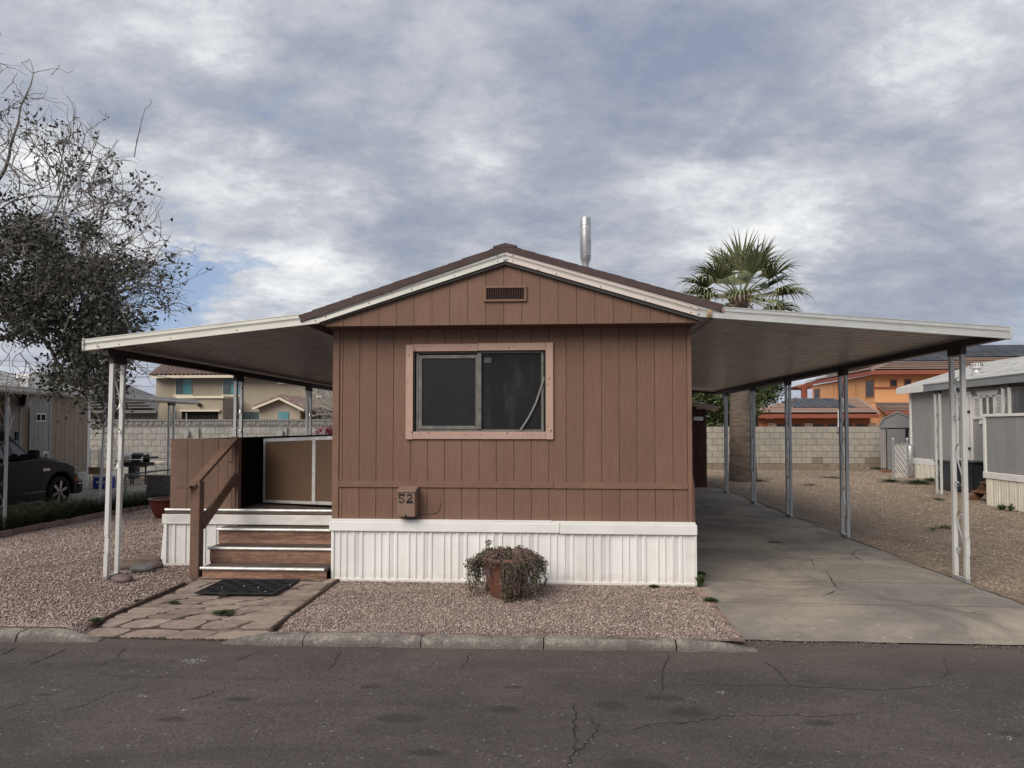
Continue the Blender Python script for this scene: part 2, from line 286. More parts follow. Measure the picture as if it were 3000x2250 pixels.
lampamber = mat('amber_lens', (.30, .06, .03), rough=.2)
clearlens = mat('clear_lens', (.25, .25, .26), rough=.1, spec=.8)
bluem = mat('blue_plastic', (.012, .035, .30), (.01, .03, .24), 4, rough=.4)
cardboard = mat('cardboard', (.35, .22, .14), rough=.85)
slatw = mat('white_slat', (.72, .72, .70), (.6, .6, .58), 8, rough=.5)
wirem = mat('wire_grey', (.22, .22, .22), rough=.5, metal=.5)
drk = mat('dark_recess', (.012, .011, .011), rough=.95)
boxbrown = mat('brown_painted_box', (.25, .165, .125), (.22, .145, .105), 7, rough=.5, dirt=((.24, .13, .07), 9, .6, .8, .4))
digit = mat('black_numeral_paint', (.012, .014, .020), rough=.5)
brass = mat('brass_fitting', (.55, .42, .22), (.45, .33, .18), 9, rough=.4, metal=.5)

# ------------------------------------------------------------------ mesh helpers
class MB:
    def __init__(s): s.v = []; s.f = []
    def add(s, vs, fs):
        n = len(s.v); s.v += [tuple(p) for p in vs]; s.f += [tuple(i+n for i in f) for f in fs]; return s
    def box(s, x0, x1, y0, y1, z0, z1):
        return s.add([(x0, y0, z0), (x1, y0, z0), (x1, y1, z0), (x0, y1, z0), (x0, y0, z1), (x1, y0, z1), (x1, y1, z1), (x0, y1, z1)],
                     [(3, 2, 1, 0), (4, 5, 6, 7), (0, 1, 5, 4), (1, 2, 6, 5), (2, 3, 7, 6), (3, 0, 4, 7)])
    def hexa(s, a, b, c, d, off):                        # quad a b c d thickened by vector off
        off = Vector(off); q = [Vector(p) for p in (a, b, c, d)]; return s.add(q+[p+off for p in q], [(0, 1, 2, 3), (7, 6, 5, 4), (4, 5, 1, 0), (5, 6, 2, 1), (6, 7, 3, 2), (7, 4, 0, 3)])
    def poly(s, pts, off):                               # polygon thickened by vector off
        off = Vector(off); n = len(pts); q = [Vector(p) for p in pts]
        return s.add(q+[p+off for p in q], [tuple(range(n)), tuple(range(2*n-1, n-1, -1))]+[(i, (i+1) % n, n+(i+1) % n, n+i)[::-1] for i in range(n)])
    def bar(s, a, b, wd, ht, up=(0, 0, 1)):
        a = Vector(a); b = Vector(b); d = (b-a).normalized(); up = Vector(up)
        x = d.cross(up)
        if x.length < 1e-4: x = d.cross(Vector((0, 1, 0)))
        x.normalize(); u = x.cross(d); x *= wd/2; u *= ht/2
        return s.add([a-x-u, a+x-u, a+x+u, a-x+u, b-x-u, b+x-u, b+x+u, b-x+u], [(3, 2, 1, 0), (4, 5, 6, 7), (0, 1, 5, 4), (1, 2, 6, 5), (2, 3, 7, 6), (3, 0, 4, 7)])
    def tube(s, pts, r, n=6, cap=True):
        pts = [Vector(p) for p in pts]; m = len(pts); rs = r if isinstance(r, (list, tuple)) else [r]*m
        vs = []; ref = Vector((.12, .31, .94))
        for i, p in enumerate(pts):
            d = pts[min(i+1, m-1)]-pts[max(i-1, 0)]
            if d.length < 1e-9: d = Vector((0, 0, 1))
            d.normalize(); x = d.cross(ref)
            if x.length < .05: x = d.cross(Vector((1, 0, 0)))
            x.normalize(); y = d.cross(x)
            vs += [p+(x*cos(2*pi*j/n)+y*sin(2*pi*j/n))*rs[i] for j in range(n)]
        fs = [(i*n+j, i*n+(j+1) % n, (i+1)*n+(j+1) % n, (i+1)*n+j) for i in range(m-1) for j in range(n)]
        if cap: fs += [tuple(range(n-1, -1, -1)), tuple(range((m-1)*n, m*n))]
        return s.add(vs, fs)
    def lathe(s, prof, c=(0, 0, 0), n=24, ax='z', cap=True):
        vs = []
        for r, h in prof:
            for j in range(n):
                a = 2*pi*j/n
                p = (r*cos(a), r*sin(a), h) if ax == 'z' else ((h, r*cos(a), r*sin(a)) if ax == 'x' else (r*cos(a), h, r*sin(a)))
                vs.append((p[0]+c[0], p[1]+c[1], p[2]+c[2]))
        m = len(prof); fs = [(i*n+j, i*n+(j+1) % n, (i+1)*n+(j+1) % n, (i+1)*n+j) for i in range(m-1) for j in range(n)]
        if cap: fs += [tuple(range(n-1, -1, -1)), tuple(range((m-1)*n, m*n))]
        return s.add(vs, fs)
    def sweep(s, prof, a, b):                            # profile of (dy, dz) dragged from a to b, closed loop
        a = Vector(a); b = Vector(b); n = len(prof)
        vs = [a+Vector((0, y, z)) for y, z in prof]+[b+Vector((0, y, z)) for y, z in prof]
        return s.add(vs, [(i, (i+1) % n, n+(i+1) % n, n+i) for i in range(n)]+[tuple(range(n))[::-1], tuple(range(n, 2*n))])
    def ball(s, c, r, n=8, m=6, sq=(1, 1, 1), jit=0):
        vs = []
        for i in range(1, m):
            for j in range(n):
                t = pi*i/m; a = 2*pi*j/n; q = 1+random.uniform(-jit, jit)
                vs.append((c[0]+r*sq[0]*q*sin(t)*cos(a), c[1]+r*sq[1]*q*sin(t)*sin(a), c[2]+r*sq[2]*q*cos(t)))
        k = len(vs); vs += [(c[0], c[1], c[2]+r*sq[2]), (c[0], c[1], c[2]-r*sq[2])]
        fs = [(i*n+j, (i+1)*n+j, (i+1)*n+(j+1) % n, i*n+(j+1) % n) for i in range(m-2) for j in range(n)]
        fs += [(k, j, (j+1) % n) for j in range(n)]+[((m-2)*n+j, k+1, (m-2)*n+(j+1) % n) for j in range(n)]
        return s.add(vs, fs)
def V3(p): return Vector(p)
def setp(o, label=None, cat=None, group=None, kind=None):
    if label: o['label'] = label
    if cat: o['category'] = cat
    if group: o['group'] = group
    if kind: o['kind'] = kind
    return o
def wloc(o):
    p = Vector((0, 0, 0))
    while o is not None: p = p+o.location; o = o.parent
    return p
def thing(name, label, cat, loc=(0, 0, 0), group=None):
    o = bpy.data.objects.new(name, None); COL.objects.link(o); o.location = loc; o.empty_display_size = .2
    return setp(o, label, cat, group)
def mk(name, vs, fs, m, org=(0, 0, 0), smooth=False):
    me = bpy.data.meshes.new(name); org = Vector(org)
    me.from_pydata([tuple(Vector(p)-org) for p in vs], [], fs); me.materials.append(m)
    if smooth: me.polygons.foreach_set('use_smooth', [True]*len(me.polygons))
    me.update(); return me
def obj(name, mb, m, parent=None, label=None, cat=None, group=None, kind=None, smooth=False, bevel=0, org=None, loc=None):
    """one mesh object; mb holds world coordinates"""
    if parent is not None: o0 = wloc(parent)
    elif org is not None: o0 = Vector(org)
    else: o0 = Vector((0, 0, 0))
    o = bpy.data.objects.new(name, mk(name, mb.v, mb.f, m, o0, smooth)); COL.objects.link(o)
    if parent is not None: o.parent = parent
    else: o.location = o0
    if bevel:
        b = o.modifiers.new('bevel', 'BEVEL'); b.width = bevel; b.segments = 1; b.limit_method = 'ANGLE'
    return setp(o, label, cat, group, kind)
def piece(name, me, wl, parent, rot=None, scale=None):   # an object of a shared mesh at a world place
    o = bpy.data.objects.new(name, me); COL.objects.link(o); o.parent = parent; o.location = Vector(wl)-wloc(parent)
    if rot: o.rotation_euler = rot
    if scale: o.scale = scale
    return o
def copytree(src, parent=None):
    c = src.copy(); COL.objects.link(c)
    if parent is not None: c.parent = parent
    for ch in list(src.children): copytree(ch, c)
    return c
def B(*a): return MB().box(*a)
def big_mesh(name, V, F, m, kind='stuff', parent=None, label=None, cat=None):   # numpy triangles or quads
    me = bpy.data.meshes.new(name); nv, nf, k = len(V), len(F), F.shape[1]
    me.vertices.add(nv); me.vertices.foreach_set('co', V.astype(np.float32).ravel())
    me.loops.add(nf*k); me.loops.foreach_set('vertex_index', F.astype(np.int32).ravel())
    me.polygons.add(nf); me.polygons.foreach_set('loop_start', np.arange(0, nf*k, k, dtype=np.int32))
    me.update(calc_edges=True); me.materials.append(m)
    o = bpy.data.objects.new(name, me); COL.objects.link(o)
    if parent is not None: o.parent = parent; o.location = -wloc(parent)
    return setp(o, label, cat, None, kind)
def leaves(P, size, up=.0, aspect=.5, fold=.25):        # P (n,3) -> kite-shaped folded leaves, one loose piece each
    n = len(P); a = np.random.normal(size=(n, 3)); a[:, 2] -= up; a /= np.linalg.norm(a, axis=1)[:, None]
    b = np.cross(a, np.random.normal(size=(n, 3))); b /= np.linalg.norm(b, axis=1)[:, None]; c = np.cross(a, b)
    s = (size*np.random.uniform(.6, 1.3, n))[:, None]
    v0 = P; v1 = P+a*s*.5+b*s*aspect*.5+c*s*fold*.3; v2 = P+a*s; v3 = P+a*s*.5-b*s*aspect*.5+c*s*fold*.3
    V = np.stack([v0, v1, v2, v3], 1).reshape(-1, 3); i = np.arange(n)*4
    F = np.stack([i, i+1, i+2, i+3], 1); return V, F
def stones(P, r):                                       # small squashed eight-sided stones
    n = len(P); base = np.array([(1, 0, 0), (0, 1, 0), (-1, 0, 0), (0, -1, 0), (0, 0, 1), (0, 0, -1)], float)
    V = base[None]*np.random.uniform(.55, 1.25, (n, 6, 1))*r[:, None, None]
    V[:, :, 2] *= .7
    t = np.random.uniform(0, 2*pi, n); c, s = np.cos(t)[:, None], np.sin(t)[:, None]
    x, y = V[:, :, 0]*c-V[:, :, 1]*s, V[:, :, 0]*s+V[:, :, 1]*c; tl = np.random.normal(0, .35, (n, 1))
    V[:, :, 0] = x; V[:, :, 1] = y; V[:, :, 2] = V[:, :, 2]+x*tl
    V += P[:, None, :]
    T = np.array([(0, 1, 4), (1, 2, 4), (2, 3, 4), (3, 0, 4), (1, 0, 5), (2, 1, 5), (3, 2, 5), (0, 3, 5)])
    F = (T[None]+(np.arange(n)*6)[:, None, None]).reshape(-1, 3); return V.reshape(-1, 3), F

# ================================================================== THE SETTING
def sst(a, b, x):
    t = max(0., min(1., (x-a)/(b-a))); return t*t*(3-2*t)
def gz(x, y):
    if x > -5.5: return 0.0
    return -.40*max(0., min(1., (-5.5-x)/5.0))*sst(6, 11, y)
def grid_sheet(name, x0, x1, y0, y1, nx, ny, m, zf, kind='structure', edge=None):
    vs = []; fs = []
    for j in range(ny+1):
        for i in range(nx+1):
            x = x0+(x1-x0)*i/nx; y = y0+(y1-y0)*j/ny
            if edge: x, y = edge(x, y)
            vs.append((x, y, zf(x, y)))
    for j in range(ny):
        for i in range(nx):
            a = j*(nx+1)+i; fs.append((a, a+1, a+nx+2, a+nx+1))
    mb = MB(); mb.v = vs; mb.f = fs
    return obj(name, mb, m, kind=kind, smooth=True)
from mathutils import noise as mn
def und(x, y, a=.010, f=1.3): return a*mn.noise(Vector((x*f, y*f, 3.1)))+a*.5*mn.noise(Vector((x*f*3, y*f*3, 7)))
obj('ground', MB().add([(-700, 5.96, -.46), (700, 5.96, -.46), (700, 1400, -.46), (-700, 1400, -.46)], [(0, 1, 2, 3)]), dirtm, kind='structure')
grid_sheet('road', -90, 90, -60, 6.0, 90, 40, asphalt, lambda x, y: -.06)
grid_sheet('verge_far_side', -90, 90, -90, -60.01, 10, 2, dirtm, lambda x, y: -.06)
def dip(x, y, xe): return -.05*(1-sst(5.50, 5.84, y))*(1-sst(.0, .14, abs(x-xe)))
grid_sheet('front_gravel_bed', -2.285, 1.36, 5.43, 7.34, 92, 40, gpink, lambda x, y: und(x, y)+.006+dip(x, y, -2.285))
grid_sheet('left_gravel_yard', -9.9, -3.80, 5.40, 27.4, 110, 300, gpink, lambda x, y: gz(x, y)+und(x, y)+dip(x, y, -3.80))
grid_sheet('gravel_under_home', -3.82, 1.36, 7.30, 27.4, 8, 20, gpink, lambda x, y: -.01)
def redge(x, y):
    if x < 4.4: x += .05*mn.noise(Vector((x, y*1.1, 0)))+.03*mn.noise(Vector((x, y*4, 5)))
    return x, y
grid_sheet('right_gravel_yard', 4.10, 40, 5.70, 27.55, 90, 160, gtan, lambda x, y: und(x, y)+.012-.05*(1-sst(5.7, 6.2, y)), edge=redge)
obj('rear_gravel_yard', MB().add([(1.3, 18.9, .008), (4.2, 18.9, .008), (4.2, 27.5, .008), (1.3, 27.5, .008)], [(0, 1, 2, 3)]), gtan, kind='structure')
obj('neighbour_lot', MB().add([(-60, 5.35, -.405), (-9.85, 5.35, -.405), (-9.85, 27.4, -.405), (-60, 27.4, -.405)], [(0, 1, 2, 3)]), dirtm, kind='structure')
obj('neighbour_driveway', B(-15.35, -10.75, 5.6, 24.6, -.44, -.385), concrete, kind='structure')
obj('neighbour_patio', B(-13.9, -10.75, 24.6, 26.6, -.44, -.38), concrete, kind='structure')
# the driveway is one concrete slab poured in bays
def dredge(x, y):
    t = (x-1.37)/2.78; xr = 4.15+1.5*(1-sst(5.7, 6.6, y)); x = 1.37+(xr-1.37)*t
    if y < 5.7: y += .018*t+.02*mn.noise(Vector((x*2.5, 0, 3)))+.012*mn.noise(Vector((x*9, 0, 5)))
    return x, y
drv = grid_sheet('driveway', 1.37, 4.15, 5.66, 18.9, 60, 120, concrete, lambda x, y: .005-.052*(1-sst(5.66, 6.1, y)), edge=dredge)
obj('saw_joint', MB().add(*(lambda L: ([p for y in L for p in ((1.4, y, .0085), (4.05, y, .0085), (4.05, y+.006, .0085), (1.4, y+.006, .0085))], [(4*i, 4*i+1, 4*i+2, 4*i+3) for i in range(len(L))]))((6.62, 7.55, 8.9, 10.4, 12.2, 14.2, 16.3))), jointm, parent=drv)
def ribbon(pts, wd, z, jit=.012, seg=7):
    out = []; pts = [Vector(p) for p in pts]; path = []
    for a, b in zip(pts, pts[1:]):
        for i in range(seg):
            t = i/seg; p = a.lerp(b, t); path.append(Vector((p.x+random.uniform(-jit, jit), p.y+random.uniform(-jit, jit)*1.2, 0)))
    path.append(Vector((pts[-1].x, pts[-1].y, 0)))
    vs = []; n = len(path)
    for i, p in enumerate(path):
        d = path[min(i+1, n-1)]-path[max(i-1, 0)]; d.normalize(); nn = Vector((-d.y, d.x, 0)); ww = wd*random.uniform(.35, 1.3)*(min(1, .25+min(i, n-1-i)/3))
        vs += [(p.x+nn.x*ww/2, p.y+nn.y*ww/2, z), (p.x-nn.x*ww/2, p.y-nn.y*ww/2, z)]
    return vs, [(2*i, 2*i+1, 2*i+3, 2*i+2) for i in range(n-1)]
cr = MB()
for pix in [[(2046, 1470), (2080, 1490), (2130, 1500), (2120, 1508), (2145, 1540)], [(2180, 1547), (2240, 1572), (2290, 1590), (2330, 1608)],
            [(2354, 1620), (2375, 1637), (2386, 1662)], [(2415, 1663), (2432, 1690), (2448, 1718), (2465, 1728), (2480, 1730)], [(2450, 1728), (2430, 1738), (2412, 1745)],
            [(2550, 1607), (2510, 1612), (2495, 1623), (2530, 1645)]]:
    cr.add(*ribbon([aZ(a, b, .01) for a, b in pix], .009, .0095, .008, 5))
for _ in range(14):
    c = Vector((random.uniform(1.6, 4), random.uniform(6.2, 8.6), 0)); r = random.uniform(.005, .012)
    cr.add([(c.x+r*2*cos(a)*random.uniform(.5, 1), c.y+r*sin(a)*random.uniform(.5, 1), .0098) for a in [i*pi/3 for i in range(6)]], [tuple(range(6))])
obj('crack', cr, crackm, parent=drv)
pc = MB(); pc.add(*ribbon([aZ(a, b, .01) for a, b in [(2560, 1745), (2640, 1758), (2720, 1772), (2800, 1788), (2900, 1802)]], .014, .009, .01, 6))
obj('patched_crack', pc, palecrack, parent=drv)
st = MB()
def blot(c, rx, ry, z, n=18):
    return [(c.x+rx*cos(2*pi*i/n)*random.uniform(.8, 1.1), c.y+ry*sin(2*pi*i/n)*random.uniform(.75, 1.15), z) for i in range(n)], [tuple(range(n))]
st.add(*blot(aZ(2105, 1504, .01), .13, .07, .0092)); st.add(*blot(aZ(2270, 1587, .01), .12, .08, .0092))
obj('oil_stain', st, stainm, parent=drv)
# cracks, stains and spatter on the asphalt
rd = bpy.data.objects['road']; rc = MB()
Zr = lambda a, b: aZ(a, b, -.06)
for pix, wd in [([(0, 1922), (30, 1908), (45, 1897)], .012), ([(88, 1946), (150, 1922), (200, 1900)], .018), ([(280, 1955), (330, 1935), (360, 1910), (366, 1900)], .008), ([(670, 1945), (730, 1922), (773, 1906)], .009),
            ([(958, 1965), (985, 1938), (996, 1905)], .009), ([(1962, 1915), (1945, 1960), (1940, 2000), (1938, 2032)], .010), ([(2235, 1938), (2275, 1960), (2300, 1990), (2315, 2006)], .011),
            ([(1686, 2060), (1680, 2110), (1690, 2170), (1672, 2215), (1665, 2250)], .012), ([(1730, 2100), (1752, 2130), (1740, 2160), (1700, 2195), (1690, 2215)], .010),
            ([(1850, 2140), (1910, 2118), (2000, 2118), (2140, 2098), (2300, 2095), (2440, 2100), (2540, 2085)], .007), ([(1960, 2005), (2150, 2008), (2330, 2010), (2560, 2022), (2780, 2010)], .006),
            ([(180, 2085), (260, 2060), (330, 2030), (420, 2010)], .006), ([(540, 2050), (600, 2040), (650, 2020)], .007), ([(1380, 1912), (1368, 1935), (1350, 1960)], .008), ([(2760, 1990), (2775, 1970), (2765, 1925)], .007),
            ([(90, 2055), (0, 2082)], .006), ([(300, 1975), (420, 1985), (560, 1980)], .005)]:
    rc.add(*ribbon([Zr(*p) for p in pix], wd, -.0585, .014, 7))
obj('crack', rc, crackm, parent=rd)
def soft_stains(m, lst, col, amt):                       # worn in dark spots with soft ragged edges
    k = NT(m.node_tree); bs = k.n['Principled BSDF']; src = bs.inputs['Base Color'].links[0].from_socket
    oc = k.new('ShaderNodeTexCoord').outputs['Object']; nz = k.math('MULTIPLY', k.noise(oc, 9, 6, .65), .9); acc = None
    for x, y, rx, ry in lst:
        p = k.vmath('MULTIPLY', k.vmath('SUBTRACT', oc, (x, y, 0)), (1/rx, 1/ry, 0)); d = k.vmath('LENGTH', p, out='Value')
        g = k.ramp(k.math('ADD', d, nz), 1.75, 1.0); acc = g if acc is None else k.math('MAXIMUM', acc, g)
    k.put(bs.inputs['Base Color'], k.mix(k.math('MULTIPLY', acc, amt), src, col))
SL = []
for px, py, rx, ry in [(1790, 2067, .10, .070), (1945, 2045, .13, .060), (2020, 2085, .12, .085), (1480, 2078, .10, .06), (1170, 2105, .14, .07), (700, 2048, .09, .04), (1085, 2012, .07, .035), (1860, 2243, .17, .08),
                       (365, 1937, .07, .022), (130, 2035, .06, .025), (2400, 2118, .09, .045), (1250, 2205, .11, .04), (500, 2107, .10, .045), (1505, 2013, .06, .03), (2960, 2150, .08, .04)]:
    p = Zr(px, py); SL.append((p.x, p.y, rx, ry))
soft_stains(asphalt, SL, (.026, .022, .022), .62)
k = NT(asphalt.node_tree); bs_ = k.n['Principled BSDF']; src_ = bs_.inputs['Base Color'].links[0].from_socket; oc_ = k.new('ShaderNodeTexCoord').outputs['Object']
f1_ = k.ramp(k.noise(k.vmath('MULTIPLY', oc_, (.5, 1.6, 1)), 1.1, 6, .62, 1.2), .42, .66); f2_ = k.ramp(k.noise(oc_, 5.5, 6, .7, .8), .50, .74)
c_ = k.mix(k.math('MULTIPLY', f1_, .45), src_, (.036, .030, .029)); c_ = k.mix(k.math('MULTIPLY', f2_, .22), c_, (.13, .115, .105))
sy_ = k.new('ShaderNodeSeparateXYZ'); k.put(sy_.inputs[0], oc_); near_ = k.ramp(k.math('ADD', sy_.outputs[1], k.math('MULTIPLY', k.noise(oc_, 4, 5, .6), .5)), 5.1, 5.75)
k.put(bs_.inputs['Base Color'], k.mix(k.math('MULTIPLY', near_, .35), c_, (.13, .10, .085)))
sp = MB()
for px, py, n, q in [(558, 1938, 90, .035), (160, 2022, 14, .012), (420, 2040, 14, .012), (2110, 2028, 16, .012), (540, 2082, 8, .010), (2952, 2162, 10, .012)]:
    c = Zr(px, py)
    for _ in range(n):
        r = random.uniform(.002, .006); x = c.x+random.gauss(0, q*1.3); y = c.y+random.gauss(0, q)
        sp.add([(x+r*cos(a), y+r*sin(a), -.0580) for a in (0, 1.6, 3.1, 4.6)], [(0, 1, 2, 3)])
obj('pale_spatter', sp, whitespot, parent=rd, kind='stuff')
# loose grit where the drive meets the road
n = 1500; P = np.zeros((n, 3)); P[:, 0] = np.random.uniform(1.35, 5.5, n); P = P[np.array([mn.noise(Vector((a*1.6, 3, 1))) > -.12 for a in P[:, 0]])]; n = len(P); P[:, 1] = 5.69+np.abs(np.random.normal(0, .055, n))*-1+.02*np.sin(P[:, 0]*7); P[:, 2] = -.055
big_mesh('road_edge_grit', *stones(P, np.random.uniform(.003, .010, n)), mat('dark_grit', (.1, .09, .08), island=[(.06, .054, .05), (.13, .115, .10), (.22, .19, .16), (.09, .08, .075)], rough=.95, var=0), label='loose grit and crumbled asphalt along the foot of the driveway', cat='grit')

# kerbs: rounded concrete stones laid end to end, dropping away at the path and at the drive
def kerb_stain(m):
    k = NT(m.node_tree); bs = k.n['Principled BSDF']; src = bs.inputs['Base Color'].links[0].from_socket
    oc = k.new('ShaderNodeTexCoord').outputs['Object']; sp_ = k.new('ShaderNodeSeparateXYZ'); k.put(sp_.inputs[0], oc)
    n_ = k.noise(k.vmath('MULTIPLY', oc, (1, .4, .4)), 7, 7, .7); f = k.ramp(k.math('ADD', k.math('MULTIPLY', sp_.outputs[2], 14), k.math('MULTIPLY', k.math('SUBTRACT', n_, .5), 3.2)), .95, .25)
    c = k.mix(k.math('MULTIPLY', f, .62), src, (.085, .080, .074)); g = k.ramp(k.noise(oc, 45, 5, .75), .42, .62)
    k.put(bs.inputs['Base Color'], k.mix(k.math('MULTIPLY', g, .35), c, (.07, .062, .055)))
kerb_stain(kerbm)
kerb = thing('kerb', 'weathered rounded concrete kerb along the road, dipping at the stone path', 'kerb', (-.5, 5.42, -.06))
def kerbstone(x0, x1, t0=0, t1=0):
    prof = [(-.052, 0), (-.048, .022), (-.038, .045), (-.020, .060), (.0, .068), (.075, .070), (.085, .05), (.085, -.02)]
    n = max(4, int((x1-x0)/.04)); vs = []
    for i in range(n+1):
        x = x0+(x1-x0)*i/n; h = 1
        if t0: h = min(h, sst(-.1, t0, x-x0))
        if t1: h = min(h, sst(-.1, t1, x1-x))
        e = 1-.12*(1 if i in (0, n) else 0)
        for y, z in prof: vs.append((x, 5.400+.022*x+y*(.55+.45*h)*e+.006*mn.noise(Vector((x*3, 0, 0))), -.06+z*h*(1 if i not in (0, n) else .93)+.007*h*mn.noise(Vector((x*6, y*20, 1)))))
    m = len(prof); fs = [(i*m+j, i*m+j+1, (i+1)*m+j+1, (i+1)*m+j)[::-1] for i in range(n) for j in range(m-1)]
    fs += [tuple(range(m)), tuple(range(n*m, n*m+m))[::-1]]
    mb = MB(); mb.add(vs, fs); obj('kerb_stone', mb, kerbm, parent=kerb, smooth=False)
xs = lambda px: aZ(px, 1880, -.03).x
for a, b, t0, t1 in [(-6.3, xs(18)-.01, 0, 0), (xs(20), xs(264), 0, .42), (xs(640), xs(886), .4, 0), (xs(889), xs(1234), 0, 0), (xs(1237), xs(1592), 0, 0), (xs(1595), xs(1971), 0, 0), (xs(1976), xs(2205), 0, .38)]:
    kerbstone(a, b, t0, t1)
for k in range(5): kerbstone(-6.31-1.3*(k+1), -6.32-1.3*k)

# flagstone path with timber edging
def pz(y): return -.056+.052*sst(5.38, 5.74, y)+.030*sst(6.7, 7.3, y)
def skew(x, y): return x-.0*y
path = grid_sheet('path', -3.80, -2.29, 5.395, 7.42, 8, 24, mortar, lambda x, y: pz(y)+.003*mn.noise(Vector((x*6, y*6, 2))))
rows = [5.405, 5.57, 5.74, 5.90, 6.07, 6.24, 6.43, 6.62, 6.84, 7.06, 7.26]
lat = []
for j, y in enumerate(rows):
    x = -3.76+random.choice((.20, .30, .38)); xsr = [-3.76]
    while x < -2.50: xsr.append(x); x += random.uniform(.26, .42)
    xsr.append(-2.31); lat.append(xsr)
def chaikin(p, c):
    q = []
    for a, b in zip(p, p[1:]+p[:1]): q += [a.lerp(b, c*random.uniform(.5, 1.4)), a.lerp(b, 1-c*random.uniform(.5, 1.4))]
    return q
def wav(x, y, s_): return .035*mn.noise(Vector((x*2.3, y*2.3, s_)))
for j in range(len(rows)-1):
    xsr = lat[j]
    for a, b in zip(xsr, xsr[1:]):
        g = random.uniform(.010, .018); y0 = rows[j]; y1 = rows[j+1]; sk = .10
        s0 = 0 if a < -3.7 else sk; s1 = 0 if b > -2.35 else sk
        q = [Vector((a+g-s0/2+random.uniform(-.02, .02), y0+g+wav(a, y0, 1), 0)), Vector((b-g-s1/2+random.uniform(-.02, .02), y0+g+wav(b, y0, 1), 0)), Vector((b-g+s1/2+random.uniform(-.02, .02), y1-g+wav(b, y1, 1), 0)), Vector((a+g+s0/2+random.uniform(-.02, .02), y1-g+wav(a, y1, 1), 0))]
        for p in q: p.x = min(max(p.x, -3.765), -2.305); p.y = max(p.y, 5.405)
        q = chaikin(q, .16); q = chaikin(q, .22) if random.random() < .7 else q; zt = random.uniform(.007, .013)
        cc = sum(q, Vector())/len(q); tx, ty = random.uniform(-.01, .01), random.uniform(-.01, .01)
        q = [Vector((p.x, p.y, pz(p.y)-.012+tx*(p.x-cc.x)+ty*(p.y-cc.y))) for p in q]
        obj('flagstone', MB().poly(q, (0, 0, .012+zt)), flag, parent=path, bevel=.0025)
lit = MB()
P = []
for j in range(900):
    y = rows[random.randint(0, 9)]+random.gauss(0, .012) if random.random() < .75 else random.uniform(5.36, 7.3); x = random.uniform(-3.75, -2.32)
    if mn.noise(Vector((x*2.2, y*2.2, 4))) > .02: P.append((x, y, pz(y)+.006))
for j in range(260): P.append((random.uniform(-3.62, -2.5), 5.405+random.gauss(0, .018), -.048))
V, F = leaves(np.array(P), .024, aspect=.4); V[:, 2] = [pz(y)+.004+abs(z-pz(y))*.3 for x, y, z in V]
big_mesh('leaf_litter', V, F, litter, label='dark leaf litter caught in the joints and front edge of the stone path', cat='leaf litter')
for (a, b) in [((-3.81, 6.98, .016), (-3.785, 5.50, .0)), ((-2.300, 7.24, .016), (-2.285, 5.50, .002))]:
    a = Vector(a); b = Vector(b); mb = MB()
    for i in range(3):
        p = a.lerp(b, i/3); q = a.lerp(b, (i+1)/3)-Vector((0, -.006, 0)); mb.bar(p+Vector((random.uniform(-.008, .008), 0, .004*i)), q, .026, .036)
    obj('timber_edging', mb, oldwood, parent=path, bevel=.004)
# little brick edging along the driveway
be = thing('brick_edging', 'row of small red bricks edging the front gravel beside the driveway', 'brick edging', (1.36, 6.3, 0))
me_b = mk('edging_brick', B(-.035, .035, -.085, .085, -.03, .03).v, B(0, 1, 0, 1, 0, 1).f, redbrick)
for i in range(9): piece('brick', me_b, (1.335+random.uniform(-.008, .008), 7.1-i*.178, -.022+random.uniform(-.008, .006)), be, rot=(random.uniform(-.05, .05), random.uniform(-.05, .05), random.uniform(-.08, .08)))
# brick edging between the yard and the neighbour's grass
be2 = thing('brick_edging', 'curving row of reddish bricks along the grass border on the left', 'brick edging', (-9.9, 13, -.3))
yy = 6.2; k = 0
while yy < 16.4 and k < 60:
    x = -9.80-.25*sst(6, 15, yy)+.35*sst(15, 16.5, yy); piece('brick', me_b, (x+random.uniform(-.01, .01), yy, gz(x, yy)+.045+random.uniform(-.01, .008)), be2, rot=(random.uniform(-.04, .04), 0, -.03+random.uniform(-.06, .06)), scale=(1.25, 1.12, 1.5)); yy += .20; k += 1

# loose stones lying on the gravel sheets near the camera
def stone_zone(name, x0, x1, y0, y1, n, r0, r1, m, label, fall=0, grow=0):
    P = np.zeros((n, 3)); P[:, 0] = np.random.uniform(x0, x1, n); u = np.random.uniform(0, 1, n); P[:, 1] = y0+(y1-y0)*(u**(1+fall))
    keep = np.array([mn.noise(Vector((a*1.3, b*1.9, 6)))+.5*mn.noise(Vector((a*5, b*6, 2))) > -.26 or random.random() < .55 for a, b in P[:, :2]]); P = P[keep]; n = len(P)
    P[:, 2] = [gz(a, b)+und(a, b)+.008+(dip(a, b, -3.80) if a < -3 else dip(a, b, -2.285)) for a, b in P[:, :2]]
    big_mesh(name, *stones(P, np.random.uniform(r0, r1, n)*(1+grow*(P[:, 1]-y0))), m, label=label, cat='gravel')
stone_zone('gravel_stones', -2.26, 1.33, 5.475, 7.24, 34000, .0045, .0115, stonepink, 'pinkish gravel covering the bed between the kerb and the white skirting')
stone_zone('gravel_stones', -9.6, -3.83, 5.44, 16.5, 105000, .005, .0125, stonepink, 'pinkish gravel covering the yard left of the stone path', .8, .06)
stone_zone('gravel_stones', 4.2, 11.4, 5.7, 26.5, 145000, .0055, .0135, stonetan, 'tan gravel covering the yard right of the driveway', .8, .06)
n = 3000; P = np.zeros((n, 3)); P[:, 0] = np.random.uniform(4.3, 11, n); P[:, 1] = 6.5+20*np.random.uniform(0, 1, n)**1.2; P = P[np.array([mn.noise(Vector((a*1.1, b*1.1, 9))) > -.05 for a, b in P[:, :2]])]; P[:, 2] = .03
